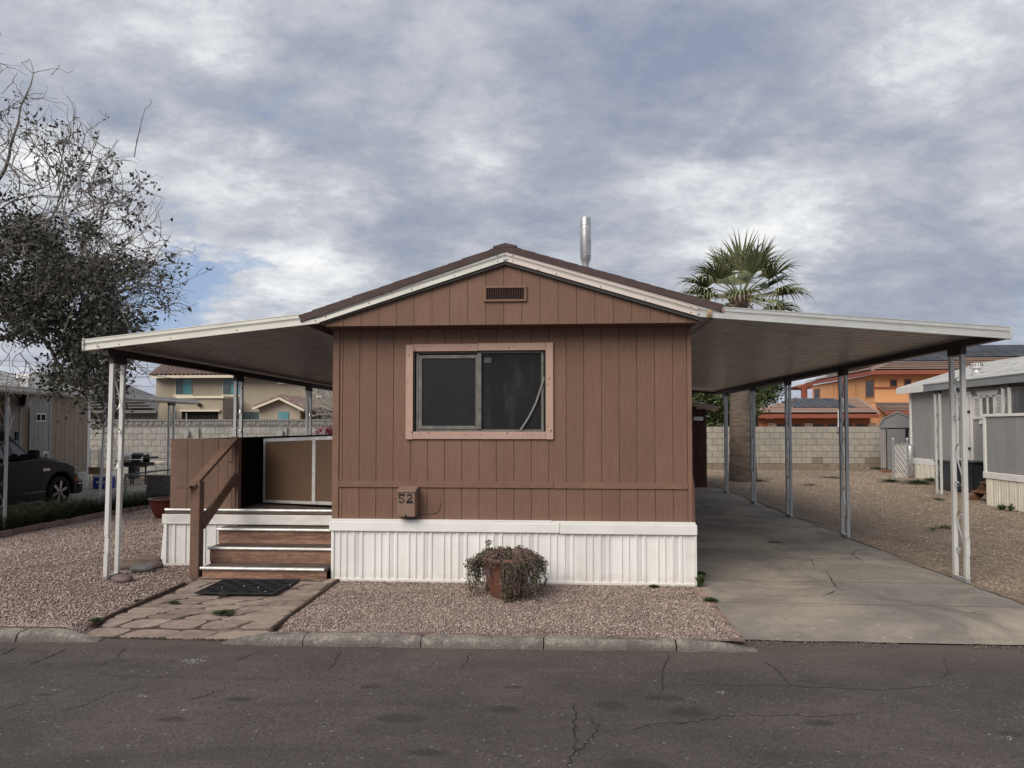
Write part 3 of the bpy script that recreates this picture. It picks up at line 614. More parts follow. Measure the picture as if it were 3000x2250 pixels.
V, F = leaves(P, .05, aspect=.35); V[:, 2] = .028+np.abs(V[:, 2]-.03)*.3
big_mesh('leaf_litter', V, F, litter, label='brown leaf litter scattered over the tan gravel right of the driveway', cat='leaf litter')
def twiglitter(x0, x1, y0, y1, n, name, label):
    P = np.zeros((n, 3)); P[:, 0] = np.random.uniform(x0, x1, n); P[:, 1] = np.random.uniform(y0, y1, n)
    keep = np.array([mn.noise(Vector((a*1.7, b*3, 9)))+.35*(1 if b > 7.05 else 0) > .12 for a, b in P[:, :2]]); P = P[keep]
    P[:, 2] = .02; V, F = leaves(P, .022, aspect=.35); V[:, 2] = .016+np.abs(V[:, 2]-.02)*.35
    big_mesh(name, V, F, litter, label=label, cat='leaf litter')
twiglitter(-2.25, 1.3, 6.7, 7.24, 2600, 'leaf_litter', 'brown leaf litter gathered along the foot of the white skirting')
def tuft(c, r, n, h, m=weedm, name='weed', label=None, cat='weed', flat=.6, group=None):
    mb = MB()
    for _ in range(n):
        a = random.uniform(0, 2*pi); q = r*sqrt(random.random()); b = Vector((c[0]+q*.3*cos(a), c[1]+q*.3*sin(a), c[2]))
        e = b+Vector((cos(a)*q, sin(a)*q, h*random.uniform(.4, 1)*(1-flat*q/max(r, 1e-3)))); s = Vector((-sin(a), cos(a), 0))*random.uniform(.004, .010)
        md = b.lerp(e, .55)+Vector((0, 0, h*.15)); mb.add([b, md+s, e, md-s], [(0, 1, 2, 3)])
    return obj(name, mb, m, label=label, cat=cat, kind=None, org=(c[0], c[1], c[2]), group=group)
for px, py, r, n, h, lb in [(655, 1796, .085, 170, .03, 'largest low green weed in the middle of the stone path'), (510, 1767, .045, 60, .03, 'tiny green weed in the left part of the stone path'), (655, 1746, .05, 70, .04, 'small weed at the near edge of the black doormat'),
                            (405, 1762, .04, 50, .03, 'sparse weed in gravel by the upper part of the left path edging'), (282, 1820, .05, 60, .045, 'sparse weed in gravel by the lower part of the left path edging')]:
    tuft(aZ(px, py, .015), r, n, h, label=lb)
tuft(aZ(2082, 1762, .01), .065, 120, .05, label='green weed on the brick edging beside the driveway')
tuft(aZ(2051, 1718, .01), .05, 160, .14, label='upright grassy weed at the right corner of the white skirting', flat=.2)
tuft(aZ(2052, 1690, .01), .06, 160, .07, label='round leafy weed just behind the right corner of the skirting', flat=.2)
tuft(aZ(1916, 1722, .01), .05, 90, .05, label='small weed in gravel left of the right skirting corner')
wl = [(2610, 1412, .35, 300, .12, 'wide green weed patch left of the gate with white slats'), (2690, 1417, .45, 420, .16, 'green weed patch at the foot of the grey home'), (2725, 1412, .25, 200, .2, 'tall weed beside the far awning post of the grey home'),
      (2765, 1548, .16, 60, .09, 'lone weed in the right gravel left of the near carport post'), (2750, 1465, .2, 60, .08, 'scattered weed near the foot of the far awning post'), (2730, 1553, .14, 40, .07, 'thin weed just left of the lone weed in the right gravel'),
      (2935, 1494, .12, 120, .16, 'weed at the foot of the near awning post of the grey home'), (2962, 1498, .08, 80, .2, 'weed against the cream porch skirting at the right edge'),
      (2440, 1400, .4, 180, .07, 'weed patch in gravel before the block wall, centre'), (2225, 1410, .3, 160, .08, 'weed patch to the right of the palm trunk'), (2375, 1422, .25, 90, .07, 'dry weed in the gravel right of the palm trunk'), (2565, 1374, .4, 200, .12, 'dark weed at the foot of the block wall beside the shed')]
for px, py, r, n, h, lb in wl:
    c = aZ(px, py, .02); mb = MB()
    t = tuft(c, r, n, h, label=lb, flat=.5)
    for v_ in t.data.vertices: pass

# ================================================================== THE BROWN MOBILE HOME
HX0, HX1, HY, HB = -2.39, 1.315, 7.30, 18.8
home = thing('mobile_home', 'brown sided mobile home with white skirting and a low gable facing the road', 'mobile home', (-.55, 12, 0))
GY = 7.05; AX = -.556; WXa, WXb, WZa, WZb = -1.535, -.160, 1.52, 2.41
def rake(x, base=0.0):                                   # z of the lower edge of the white rake fascia
    return 3.245-(.307*(AX-x) if x < AX else .306*(x-AX))+base
mb = MB(); mb.box(HX0+.01, WXa, HY+.0005, HY+.03, .52, 2.63).box(WXb, HX1-.01, HY+.0005, HY+.03, .52, 2.63).box(WXa, WXb, HY+.0005, HY+.03, .52, WZa).box(WXa, WXb, HY+.0005, HY+.03, WZb, 2.63); mb.poly([(HX0+.012, HY+.052, .52), (HX1-.012, HY+.052, .52), (HX1-.012, HY+.052, 2.63), (HX0+.012, HY+.052, 2.63)], (0, .02, 0))
mb.box(HX0+.002, HX0+.03, HY+.013, HB, .1, 2.66); mb.box(HX1-.03, HX1-.002, HY+.013, HB, .1, 2.66); mb.box(HX0+.01, HX1-.01, HB-.03, HB, .1, 2.66)
obj('wall', mb, siding, parent=home)
# siding boards, cut round the window
WX0, WX1, WZ0, WZ1 = -1.57, -.125, 1.505, 2.425
X0g, STEP = -2.285, .1795
def board(x0, x1, z0, z1, y0, y1, top=None):
    a, b = x0+.0020, x1-.0020
    if top is None: obj('siding_board', B(a, b, y0, y1, z0, z1), siding, parent=home, bevel=.0022)
    else:
        za, zb = top(a), top(b)
        if a < AX < b: pts = [(a, y0, z0), (b, y0, z0), (b, y0, zb), (AX, y0, top(AX)), (a, y0, za)]
        else: pts = [(a, y0, z0), (b, y0, z0), (b, y0, zb), (a, y0, za)]
        if max(za, zb) > z0+.01: obj('siding_board', MB().poly(pts, (0, y1-y0, 0)), siding, parent=home)
for k in range(-1, 20):
    x0 = X0g+STEP*k; x1 = x0+STEP
    x0 = max(x0, HX0+.07); x1 = min(x1, HX1-.045)
    if x1-x0 < .01: continue
    board(x0, x1, .62, 1.000, HY-.010, HY)
    if x1 <= WX0 or x0 >= WX1: board(x0, x1, 1.006, 2.63, HY-.010, HY)
    else:
        board(x0, x1, 1.006, WZ0, HY-.010, HY); board(x0, x1, WZ1, 2.63, HY-.010, HY)
        if x0 < WX0-.01: board(x0, WX0, WZ0, WZ1, HY-.010, HY)
        if x1 > WX1+.01: board(WX1, x1, WZ0, WZ1, HY-.010, HY)
k = 0; x = HX0
gs = .1815
while x < HX1+.02:
    board(x, min(x+gs, HX1+.02), 2.622, 3.3, GY, GY+.014, top=lambda q: rake(q, .03)); x += gs
mb = MB()
for k in range(20):
    for z in (.70, .86, 1.10, 1.30, 1.75, 2.1, 2.45, 2.66):
        if random.random() < .5: x = X0g+STEP*k+random.uniform(.02, .16); mb.box(x-.0022, x+.0022, HY-.0112 if z < 2.6 else GY-.001, HY-.009 if z < 2.6 else GY+.002, z, z+.0045)
obj('nail_head', mb, soffitm, parent=home, kind='stuff')
obj('gable_backing', MB().poly([(HX0-.02, GY+.018, 2.622), (HX1+.03, GY+.018, 2.622), (HX1+.03, GY+.018, rake(HX1+.03, .02)), (AX, GY+.018, rake(AX, .02)), (HX0-.02, GY+.018, rake(HX0-.02, .02))], (0, .02, 0)), siding, parent=home)
obj('corner_trim', B(HX0, HX0+.069, HY-.022, HY+.01, .62, 2.61), trimbrown, parent=home, bevel=.003)
obj('corner_trim', B(HX1-.044, HX1, HY-.022, HY+.01, .62, 2.61), trimbrown, parent=home, bevel=.003)
obj('worn_corner_strip', MB().poly([(HX1+.001, HY-.028, .63), (HX1+.022, HY-.028, .64), (HX1+.016, HY-.028, 1.02), (HX1+.001, HY-.028, 1.10)], (0, .06, 0)), soffitm, parent=home)
obj('band_trim', B(HX0+.070, -.08, HY-.026, HY-.010, .972, 1.034), trimbrown, parent=home, bevel=.002)
obj('band_trim', B(-.077, HX1-.045, HY-.026, HY-.010, .970, 1.032), trimbrown, parent=home, bevel=.002)
obj('soffit', MB().add([(HX0-.02, GY+.02, 2.624), (HX1+.03, GY+.02, 2.624), (HX1, HY+.02, 2.612), (HX0, HY+.02, 2.612)], [(0, 1, 2, 3)]).add([(HX0-.02, GY+.02, 2.645), (HX1+.03, GY+.02, 2.645), (HX1, HY+.02, 2.645), (HX0, HY+.02, 2.645)], [(3, 2, 1, 0)]), soffitm, parent=home)
# window
wn = obj('window', MB().box(-1.535, -1.52, HY-.012, HY+.05, 1.52, 2.41).box(-.175, -.16, HY-.012, HY+.05, 1.52, 2.41).box(-1.52, -.175, HY-.012, HY+.05, 1.52, 1.535).box(-1.52, -.175, HY-.012, HY+.05, 2.395, 2.41), black, parent=home)
def fr(x0, x1, z0, z1, y0, y1, w_, name, m):
    obj(name, MB().box(x0, x0+w_, y0, y1, z0, z1).box(x1-w_, x1, y0, y1, z0, z1).box(x0+w_, x1-w_, y0, y1, z0, z0+w_).box(x0+w_, x1-w_, y0, y1, z1-w_, z1), m, parent=wn, bevel=.002)
fr(-1.512, -.182, 1.545, 2.388, HY+.006, HY+.034, .026, 'outer_frame', frameg)
fr(-1.484, -.852, 1.573, 2.345, HY-.002, HY+.022, .036, 'sash', frameg)
obj('mullion', B(-.868, -.826, HY-.006, HY+.03, 1.573, 2.36), frameg, parent=wn, bevel=.002)
obj('pane', B(-1.446, -.868, HY+.012, HY+.016, 1.611, 2.308), glassd, parent=wn)
obj('insect_screen', B(-.825, -.209, HY+.016, HY+.020, 1.573, 2.360), screenm, parent=wn)
obj('backing_board', B(-1.52, -.175, HY+.036, HY+.045, 1.535, 2.395), black, parent=wn)
obj('sticker', B(-.80, -.725, HY+.011, HY+.0145, 2.262, 2.315), mat('grey_sticker', (.075, .077, .076), rough=.7), parent=wn)
pts = [aY(px, py, HY-.004) for px, py in [(1595, 1104), (1583, 1140), (1570, 1180), (1553, 1215), (1538, 1240), (1523, 1262)]]
mb = MB()
for a, b in zip(pts, pts[1:]): mb.bar(a, b, .018, .006, up=(0, 1, 0))
obj('hanging_strip', mb, greym, parent=wn)
obj('paint_drip', B(-1.00, -.92, HY-.0135, HY-.0115, 1.524, 1.530), whitespot, parent=wn)
T0, T1 = HY-.036, HY-.010
for a in [(-1.612, -1.537, T0, T1, 1.468, 2.452), (-.160, -.084, T0, T1, 1.470, 2.464), (-1.535, -.862, T0+.004, T1, 2.382, 2.457), (-.859, -.162, T0+.003, T1, 2.386, 2.462), (-1.535, -.162, T0+.004, T1, 1.472, 1.548)]:
    obj('trim_board', B(*a), pinktrim, parent=wn, bevel=.002)
mb = MB()
for x, z in [(-1.565, 2.41), (-.93, 2.43), (-.50, 2.425), (-1.59, 2.06), (-1.57, 1.9), (-1.48, 1.51), (-.98, 1.52), (-.83, 1.522), (-.30, 1.52), (-.12, 1.9), (-.13, 1.66), (-.11, 1.54), (-.13, 2.09)]: mb.box(x-.003, x+.003, T0-.0012, T0+.005, z-.003, z+.003)
obj('nail_head', mb, drk, parent=wn)
# gable vent
vt = obj('gable_vent', MB().box(-.775, -.345, GY-.022, GY, 2.850, 2.872).box(-.775, -.345, GY-.022, GY, 2.985, 3.007).box(-.775, -.750, GY-.022, GY, 2.872, 2.985).box(-.370, -.345, GY-.022, GY, 2.872, 2.985), trimbrown, parent=home, bevel=.002)
obj('vent_recess', B(-.75, -.37, GY-.004, GY-.001, 2.872, 2.985), drk, parent=vt)
for i in range(22):
    x = -.742+i*.0172; obj('slat', MB().bar((x, GY-.012, 2.872), (x, GY-.012, 2.985), .0035, .011, up=(0, 1, 0)), soffitm, parent=vt)
# roof slab, brown edge and shingle courses
rl = lambda x: 3.412-(.3265*(AX-x) if x < AX else .2955*(x-AX))
RXL, RXR = -2.635, 1.557
mb = MB()
for xa, xb in ((RXL, AX), (AX, RXR)):
    mb.add([(xa, 7.03, rl(xa)-.03), (xb, 7.03, rl(xb)-.03), (xb, 18.9, rl(xb)-.03), (xa, 18.9, rl(xa)-.03), (xa, 7.03, rl(xa)-.085), (xb, 7.03, rl(xb)-.085), (xb, 18.9, rl(xb)-.085), (xa, 18.9, rl(xa)-.085)],
           [(0, 1, 2, 3), (7, 6, 5, 4), (0, 4, 5, 1), (2, 6, 7, 3), (0, 3, 7, 4), (1, 5, 6, 2)])
rf = obj('roof', mb, shingle, parent=home)
mb = MB()
mb.add([(RXL, 6.985, rl(RXL)-.075), (AX, 6.985, rl(AX)-.066), (AX, 6.985, rl(AX)-.004), (RXL, 6.985, rl(RXL)-.012)]+[(RXL, 7.03, rl(RXL)-.075), (AX, 7.03, rl(AX)-.066), (AX, 7.03, rl(AX)-.004), (RXL, 7.03, rl(RXL)-.012)], [(0, 1, 2, 3), (7, 6, 5, 4), (0, 4, 5, 1), (1, 5, 6, 2), (2, 6, 7, 3), (3, 7, 4, 0)])
obj('drip_edge', mb, shingle, parent=home)
mb = MB()
mb.add([(AX, 6.985, rl(AX)-.066), (RXR, 6.985, rl(RXR)-.07), (RXR, 6.985, rl(RXR)-.012), (AX, 6.985, rl(AX)-.004)]+[(AX, 7.03, rl(AX)-.066), (RXR, 7.03, rl(RXR)-.07), (RXR, 7.03, rl(RXR)-.012), (AX, 7.03, rl(AX)-.004)], [(0, 1, 2, 3), (7, 6, 5, 4), (0, 4, 5, 1), (1, 5, 6, 2), (2, 6, 7, 3), (3, 7, 4, 0)])
obj('drip_edge', mb, shingle, parent=home)
shc = MB()                                               # lapped shingle courses, small steps along both rakes
for sgn in (-1, 1):
    L = (AX-RXL) if sgn < 0 else (RXR-AX); nC = 15
    for i in range(nC):
        u0 = L*i/nC; u1 = L*(i+1)/nC+.02; xa, xb = AX+sgn*u0, AX+sgn*u1
        yo = 6.987+random.uniform(-.002, .004); z = .0+random.uniform(-.002, .002)
        a, b = (xa, xb) if sgn > 0 else (xb, xa)
        za, zb = (rl(a)+z-.012, rl(b)+z-.007)
        if sgn < 0: za, zb = rl(a)+z-.007, rl(b)+z-.012
        shc.add([(a, yo, za-.01), (b, yo, zb-.01), (b, 18.92, zb-.01), (a, 18.92, za-.01), (a, yo, za+.012), (b, yo, zb+.012), (b, 18.92, zb+.012), (a, 18.92, za+.012)],
                [(3, 2, 1, 0), (4, 5, 6, 7), (0, 1, 5, 4), (1, 2, 6, 5), (2, 3, 7, 6), (3, 0, 4, 7)])
obj('shingle_courses', shc, shingle, parent=rf, kind='stuff')
obj('ridge_cap', MB().poly([(AX-.12, 6.982, rl(AX-.12)+.006), (AX+.12, 6.982, rl(AX+.12)+.006), (AX+.12, 6.982, rl(AX+.12)+.022), (AX, 6.982, rl(AX)+.016), (AX-.12, 6.982, rl(AX-.12)+.022)], (0, 11.9, 0)), shingle, parent=rf)
# white fascia swept from formed metal
def fprof(h, y=7.0, d=.03):                              # y,z outline, centred on z, open to the back
    h2 = h/2
    return [(y+d, -h2), (y-.004, -h2), (y-.004, -h2+.010), (y, -h2+.012), (y, -.012), (y+.007, -.008), (y+.007, .012), (y, .016), (y, h2-.010), (y-.005, h2-.008), (y-.005, h2), (y+d, h2)]
def fascia(a, b, h, m, parent, name='fascia', y=7.0):
    o = obj(name, MB().sweep(fprof(h, y), a, b), m, parent=parent)
    sgn = 1
    A = Vector(a); Bv = Vector(b); A.y = Bv.y = y+.0068-.0005
    mb = MB(); mb.add([A+Vector((0, 0, -.0075)), Bv+Vector((0, 0, -.0075)), Bv+Vector((0, 0, .0115)), A+Vector((0, 0, .0115))], [(0, 1, 2, 3)]).add([A+Vector((0, .003, -.0075)), Bv+Vector((0, .003, -.0075)), Bv+Vector((0, .003, .0115)), A+Vector((0, .003, .0115))], [(3, 2, 1, 0)])
    obj('stripe', mb, alumstripe, parent=o)
    return o
fl = fascia((-2.443, 0, 2.706), (AX-.002, 0, 3.299), .101, alum, home)
fr_ = fascia((AX+.002, 0, 3.299), (1.327, 0, 2.728), .101, alumpink, home)
obj('fascia_clip', B(AX-.022, AX+.022, 6.985, 6.997, 3.262, 3.278), galv, parent=fr_)
for sgn, fo in ((-1, fl), (1, fr_)):
    mb = MB()
    for t in (.04, .27, .5, .73, .965):
        x = AX+sgn*(1.885)*t
        for dz in (.028, -.028) if t in (.04, .965) else (-.03,): mb.ball((x, 6.994, rake(x)+.053+dz), .0055, 6, 4)
    obj('screw', mb, drk, parent=fo)
    mb = MB(); xa, xb = (HX0-.01, AX) if sgn < 0 else (AX, HX1+.06)
    mb.hexa((xa, 7.012, rake(xa)-.026), (xb, 7.012, rake(xb)-.026), (xb, 7.012, rake(xb)+.006), (xa, 7.012, rake(xa)+.006), (0, .036, 0))
    obj('rubber_strip', mb, darkstrip, parent=home)
# white vinyl skirting
def splash(m, col, amt):                                 # soil splashed up from the gravel
    k = NT(m.node_tree); bs = k.n['Principled BSDF']; src = bs.inputs['Base Color'].links[0].from_socket
    oc = k.new('ShaderNodeTexCoord').outputs['Object']; sp_ = k.new('ShaderNodeSeparateXYZ'); k.put(sp_.inputs[0], oc)
    n_ = k.noise(oc, 7, 7, .7); f = k.ramp(k.math('ADD', k.math('MULTIPLY', sp_.outputs[2], 5.5), k.math('MULTIPLY', k.math('SUBTRACT', n_, .5), 2.2)), .75, .0)
    k.put(bs.inputs['Base Color'], k.mix(k.math('MULTIPLY', f, amt), src, col))
splash(white, (.46, .38, .31), .28); splash(postw, (.36, .30, .24), .5)
def skirtprof(x0, x1, y, back=.012):
    """outline points (x, y) of ribbed skirting between x0 and x1"""
    pts = []; u = .0; x = x0
    return pts
RIB = [(0, 0), (.080, 0), (.084, .012), (.094, .012), (.104, 0), (.150, 0), (.154, .012), (.164, .012), (.174, 0), (.222, 0), (.226, .013), (.246, .013), (.250, .004), (.256, .0), (.300, 0), (.306, .004), (.310, .013), (.330, .013), (.338, 0), (.362, 0)]
def skirt_panels(name, parent, x0, x1, y, z0, z1, phase=0, m=white, flip=1):
    x = x0-phase
    while x < x1-.01:
        pr = [(max(x0, min(x1, x+a)), b) for a, b in RIB]
        q = [pr[0]]
        for p in pr[1:]:
            if abs(p[0]-q[-1][0]) > 1e-5 or p[0] not in (x0, x1): q.append(p)
        n = len(q)
        if q[-1][0]-q[0][0] > .02:
            vs = [(a, y-b, z0) for a, b in q]+[(a, y-b, z1) for a, b in q]+[(a, y+.010, z0) for a, b in q]+[(a, y+.010, z1) for a, b in q]
            fs = [(i, i+1, n+i+1, n+i) for i in range(n-1)]+[(2*n+i+1, 2*n+i, 3*n+i, 3*n+i+1) for i in range(n-1)]+[(0, n, 3*n, 2*n), (n-1, 3*n-1, 4*n-1, 2*n-1)]
            mb = MB(); mb.add(vs, fs); po = obj(name, mb, m, parent=parent)
            if x+.26 > x0 and x+.30 < x1:
                sm = MB(); z = z0+.03; r_ = 0
                while z < z1-.03:
                    for c in range(3):
                        zz_ = z+(.010 if c == 1 else 0); xx = x+.268+c*.010; sm.add([(xx-.0016, y-.0008, zz_), (xx+.0016, y-.0008, zz_), (xx+.0016, y-.0008, zz_+.012), (xx-.0016, y-.0008, zz_+.012)], [(0, 1, 2, 3)])
                    z += .021
                obj('vent_slots', sm, slotm, parent=po, kind='stuff')
        x += .362
skirt_panels('skirt_panel', home, HX0+.035, HX1+.015, 7.268, .02, .535, phase=.03)
obj('skirt_corner', B(HX0+.005, HX0+.034, 7.252, 7.30, .02, .535), white, parent=home, bevel=.003); obj('skirt_corner', B(HX1+.016, HX1+.032, 7.25, 7.30, .012, .535), white, parent=home, bevel=.003)
obj('skirt_band', B(HX0-.012, -.02, 7.235, 7.30, .522, .622), white, parent=home, bevel=.006)
obj('skirt_band', B(-.017, HX1+.035, 7.232, 7.30, .515, .618), white, parent=home, bevel=.006)
obj('skirt_cap', B(HX0-.006, -.10, 7.240, 7.289, .6225, .645), white, parent=home, bevel=.003)
obj('skirt_cap', B(-.097, HX1+.02, 7.238, 7.289, .6185, .641), white, parent=home, bevel=.003)
obj('skirt_track', B(HX0+.03, HX1+.015, 7.246, 7.290, .004, .032), white, parent=home, bevel=.003)
mb = MB(); mb.box(HX0-.0, HX0+.02, 7.32, 18.7, 0, .6).box(HX1, HX1+.02, 7.32, 18.7, 0, .6); obj('side_skirt', mb, white, parent=home)
# flue
fu = obj('flue_pipe', MB().lathe([(.037, 3.05), (.037, 3.72), (.041, 3.73), (.041, 3.76), (.064, 3.84), (.073, 3.86), (.073, 4.37), (.068, 4.40), (.062, 4.40)], (.328, 9.5, 0), 28), galv, parent=rf, smooth=True)
fu.modifiers.new('e', 'EDGE_SPLIT').split_angle = radians(35)
mb = MB()
for z in (4.30, 4.06, 4.085, 4.03, 3.89): mb.lathe([(.073, z-.004), (.0765, z), (.073, z+.004)], (.328, 9.5, 0), 24)
obj('seam_ring', mb, galv, parent=fu, smooth=True)
obj('pipe_strap', MB().bar((.29, 9.46, 3.73), (.24, 9.44, 3.71), .025, .015), galv, parent=fu)

# number box on the wall, with its painted 52
bx = thing('utility_box', 'brown painted metal box with black number 52 low on the front wall', 'metal box', (-1.57, 7.2, .82))
b0, b1, by = -1.672, -1.478, 7.135
bo = obj('box_body', MB().box(b0+.006, b1-.004, by, 7.288, .685, .958), boxbrown, parent=bx, bevel=.006)
obj('lid', MB().add([(b0-.002, by-.012, .935), (b1+.004, by-.012, .935), (b1+.004, 7.285, .972), (b0-.002, 7.285, .972), (b0-.002, by-.012, .950), (b1+.004, by-.012, .950), (b1+.004, 7.285, .987), (b0-.002, 7.285, .987)], [(3, 2, 1, 0), (4, 5, 6, 7), (0, 1, 5, 4), (1, 2, 6, 5), (2, 3, 7, 6), (3, 0, 4, 7)]), boxbrown, parent=bx, bevel=.002)
obj('keyhole', MB().lathe([(.011, by-.004), (.011, by+.002)], (-1.578, 0, .698), 12, 'y'), drk, parent=bx)
obj('drain_nut', MB().ball((-1.555, 7.17, .676), .016, 8, 6).box(-1.64, -1.50, 7.15, 7.27, .676, .684), black, parent=bx)
def plate(pts, x0, z0, s, name):
    mb = MB(); 
    for poly in pts: mb.poly([(x0+a*s, by-.0015, z0+b*s) for a, b in poly], (0, .0018, 0))
    obj(name, mb, digit, parent=bx)
def arc(cx, cz, ro, ri, a0, a1, n=10, sx=1):
    out = []
    for i in range(n):
        t0 = radians(a0+(a1-a0)*i/n); t1 = radians(a0+(a1-a0)*(i+1)/n)
        out.append([(cx+sx*ri*cos(t0), cz+ri*sin(t0)), (cx+sx*ro*cos(t0), cz+ro*sin(t0)), (cx+sx*ro*cos(t1), cz+ro*sin(t1)), (cx+sx*ri*cos(t1), cz+ri*sin(t1))])
    return out
d5 = [[(.02, .78), (.62, .78), (.70, 1.0), (.0, 1.0)], [(.50, .68), (.62, .68), (.66, .82), (.50, .82)], [(.02, .46), (.17, .50), (.17, .80), (.02, .80)]]
d5 += arc(.31, .31, .31, .20, 125, -90, 12)+arc(.31, .31, .31, .13, -90, -165, 6)
d2 = arc(.34, .70, .30, .13, 175, 20, 10)+arc(.34, .70, .30, .15, 20, -45, 5)+[[(.30, .44), (.52, .46), (.56, .56), (.30, .56)], [(.02, .08), (.22, .22), (.50, .50), (.34, .54), (.12, .34)], [(-.02, .0), (.70, .0), (.64, .26), (.06, .26)], [(.50, .24), (.64, .24), (.62, .38), (.54, .38)]]
plate(d5, -1.652, .822, .098, 'numeral'); plate(d2, -1.572, .822, .098, 'numeral')
cw = [aY(px, py, 7.280) for px, py in [(1221, 1500), (1235, 1504), (1260, 1504), (1275, 1502), (1285, 1493), (1289, 1480), (1287, 1468)]]
obj('cable', MB().tube(cw, .0035, 6), trimbrown, parent=bx, smooth=True)

# ------------------------------------------------------------------ carport and patio awnings with scroll posts
def scroll_pts(h=.50, wdt=.15):
    n = 46; p = [(0., 0.)]; ss = np.linspace(-1, 1, n); x = y = 0.
    for a, b in zip(ss, ss[1:]):
        m_ = (a+b)/2; th = 6.9*abs(m_)**3.6; x += cos(th)*(b-a); y += sin(th)*(b-a)*1.0; p.append((x, y))
    p = np.array(p); p -= (p[0]+p[-1])/2
    i0 = n//2; d = p[i0+4]-p[i0-4]; a = math.atan2(d[1], d[0]); c, s = cos(pi/2-a-.30), sin(pi/2-a-.30)
    q = np.stack([p[:, 0]*c-p[:, 1]*s, p[:, 0]*s+p[:, 1]*c], 1)
    q[:, 0] *= wdt/(q[:, 0].max()-q[:, 0].min()); q[:, 1] *= h/(q[:, 1].max()-q[:, 1].min()); return q
SCR = scroll_pts()
def flatbar(mb, pts, wd, th, axis):                      # bent flat strip lying edge-on, width along axis
    ax = Vector(axis)*wd/2; vs = []; n = len(pts)
    for i, p in enumerate(pts):
        d = (pts[min(i+1, n-1)]-pts[max(i-1, 0)]).normalized(); nn = d.cross(Vector(axis)).normalized()*th/2
        vs += [p-ax-nn, p+ax-nn, p+ax+nn, p-ax+nn]
    fs = [(4*i+j, 4*i+(j+1) % 4, 4*i+4+(j+1) % 4, 4*i+4+j) for i in range(n-1) for j in range(4)]+[(3, 2, 1, 0), tuple(range(4*n-4, 4*n))]
    mb.add(vs, fs)
def make_post(parent, x, y, z0, z1, m, gap=.26, leg=.042, ns=4, lean=0, flip=1, dent=True, scm=None, base=True, zcs=None):
    """two square legs a hand apart along the beam, curled straps between them"""
    mb = MB()
    for k, yy in enumerate((y, y+gap)):
        zs = [z0, z0+.25, z0+.27, z0+.43, z0+.45, z1]; off = [0, 0, .006, .006, 0, 0] if dent else [0]*6
        for i in range(5):
            a = Vector((x-lean*(1-(zs[i]-z0)/(z1-z0))+off[i]*(k == 0), yy, zs[i])); b = Vector((x-lean*(1-(zs[i+1]-z0)/(z1-z0))+off[i+1]*(k == 0), yy, zs[i+1])); mb.bar(a, b, leg, leg, up=(0, 1, 0))
    po = obj('post', mb, m, parent=parent)
    H = (z1-z0-.30)/ns; zcs = zcs or [z0+.30+H*(i+.5)+random.uniform(-.02, .02) for i in range(ns)]
    for i, zc in enumerate(zcs):
        h = .44/.50
        f = flip if i % 2 == 0 else flip
        pts = [Vector((x-lean*(1-(zc+q[1]*h-z0)/(z1-z0)), y+gap/2+f*q[0]*(gap-.045)/.15*.95, zc+q[1]*h)) for q in SCR]
        s = MB(); flatbar(s, pts, .014, .004, (1, 0, 0)); obj('scroll', s, scm or metal, parent=po)
    if base: obj('base_channel', B(x-lean-.024, x-lean+.024, y-.028, y+gap+.028, z0-.008, z0+.030), galv, parent=po)
    obj('top_bracket', B(x-.026, x+.026, y-.03, y+gap+.03, z1-.075, z1), beamm, parent=po)
    return po
def pan(name, parent, x0, zx0, x1, zx1, y0, y1, m, period=.152, d=.055):
    """ribbed sheet, ribs running out from the house"""
    prof = []; y = y0
    while y < y1:
        for a, b in ((0, 0), (.055, 0), (.066, d), (.128, d), (.140, 0)):
            if y+a < y1: prof.append((y+a, b))
        y += period
    prof.append((y1, 0)); n = len(prof); nx = 6; vs = []
    for i in range(nx+1):
        x = x0+(x1-x0)*i/nx; z = zx0+(zx1-zx0)*i/nx
        vs += [(x, a, z+b) for a, b in prof]
    fs = [(i*n+j, (i+1)*n+j, (i+1)*n+j+1, i*n+j+1) for i in range(nx) for j in range(n-1)]
    mb = MB(); mb.add(vs, fs); o = obj(name, mb, m, parent=parent); so_ = o.modifiers.new('s', 'SOLIDIFY'); so_.thickness = .0025; so_.offset = 1; return o
# left: patio awning over the porch
pat = thing('patio_awning', 'white edged metal patio awning over the porch, left of the brown home', 'awning', (-4.72, 12, 0))
pan('ribbed_roof_pan', pat, -4.90, 2.425, -2.40, 2.695, 7.012, 18.7, panL)
f1 = fascia((-4.925, 0, 2.447), (-2.443, 0, 2.706), .118, alum, pat)
obj('end_cap', MB().box(-4.943, -4.925, 6.985, 7.03, 2.383, 2.512), alum, parent=f1, bevel=.002)
obj('side_fascia', B(-4.935, -4.915, 7.03, 18.7, 2.385, 2.424), alum, parent=pat)
mb = MB()
for x, dz in [(-4.935, .05), (-4.935, -.05), (-4.929, 0), (-4.55, -.035), (-4.0, -.035), (-3.3, -.035), (-2.50, .03), (-2.485, -.03)]:
    t = (x+4.925)/2.482; mb.ball((x, 6.983 if x < -4.92 else 6.993, 2.447+.259*t+dz), .0055, 6, 4)
obj('screw', mb, drk, parent=f1)
obj('beam', MB().box(-4.745, -4.695, 7.04, 18.65, 2.350, 2.418).box(-4.760, -4.680, 7.04, 18.65, 2.342, 2.3495), beamm, parent=pat)
for i, (y, lean) in enumerate([(7.16, .0), (10.0, 0), (12.9, 0), (16.9, 0)]):
    make_post(pat, -4.72, y, gz(-4.72, y)+.012, 2.342, postw if i == 0 else postg, gap=.185, ns=3, lean=.03 if i == 0 else 0, flip=-1, zcs=[2.0, 1.36], scm=postw if i == 0 else None)
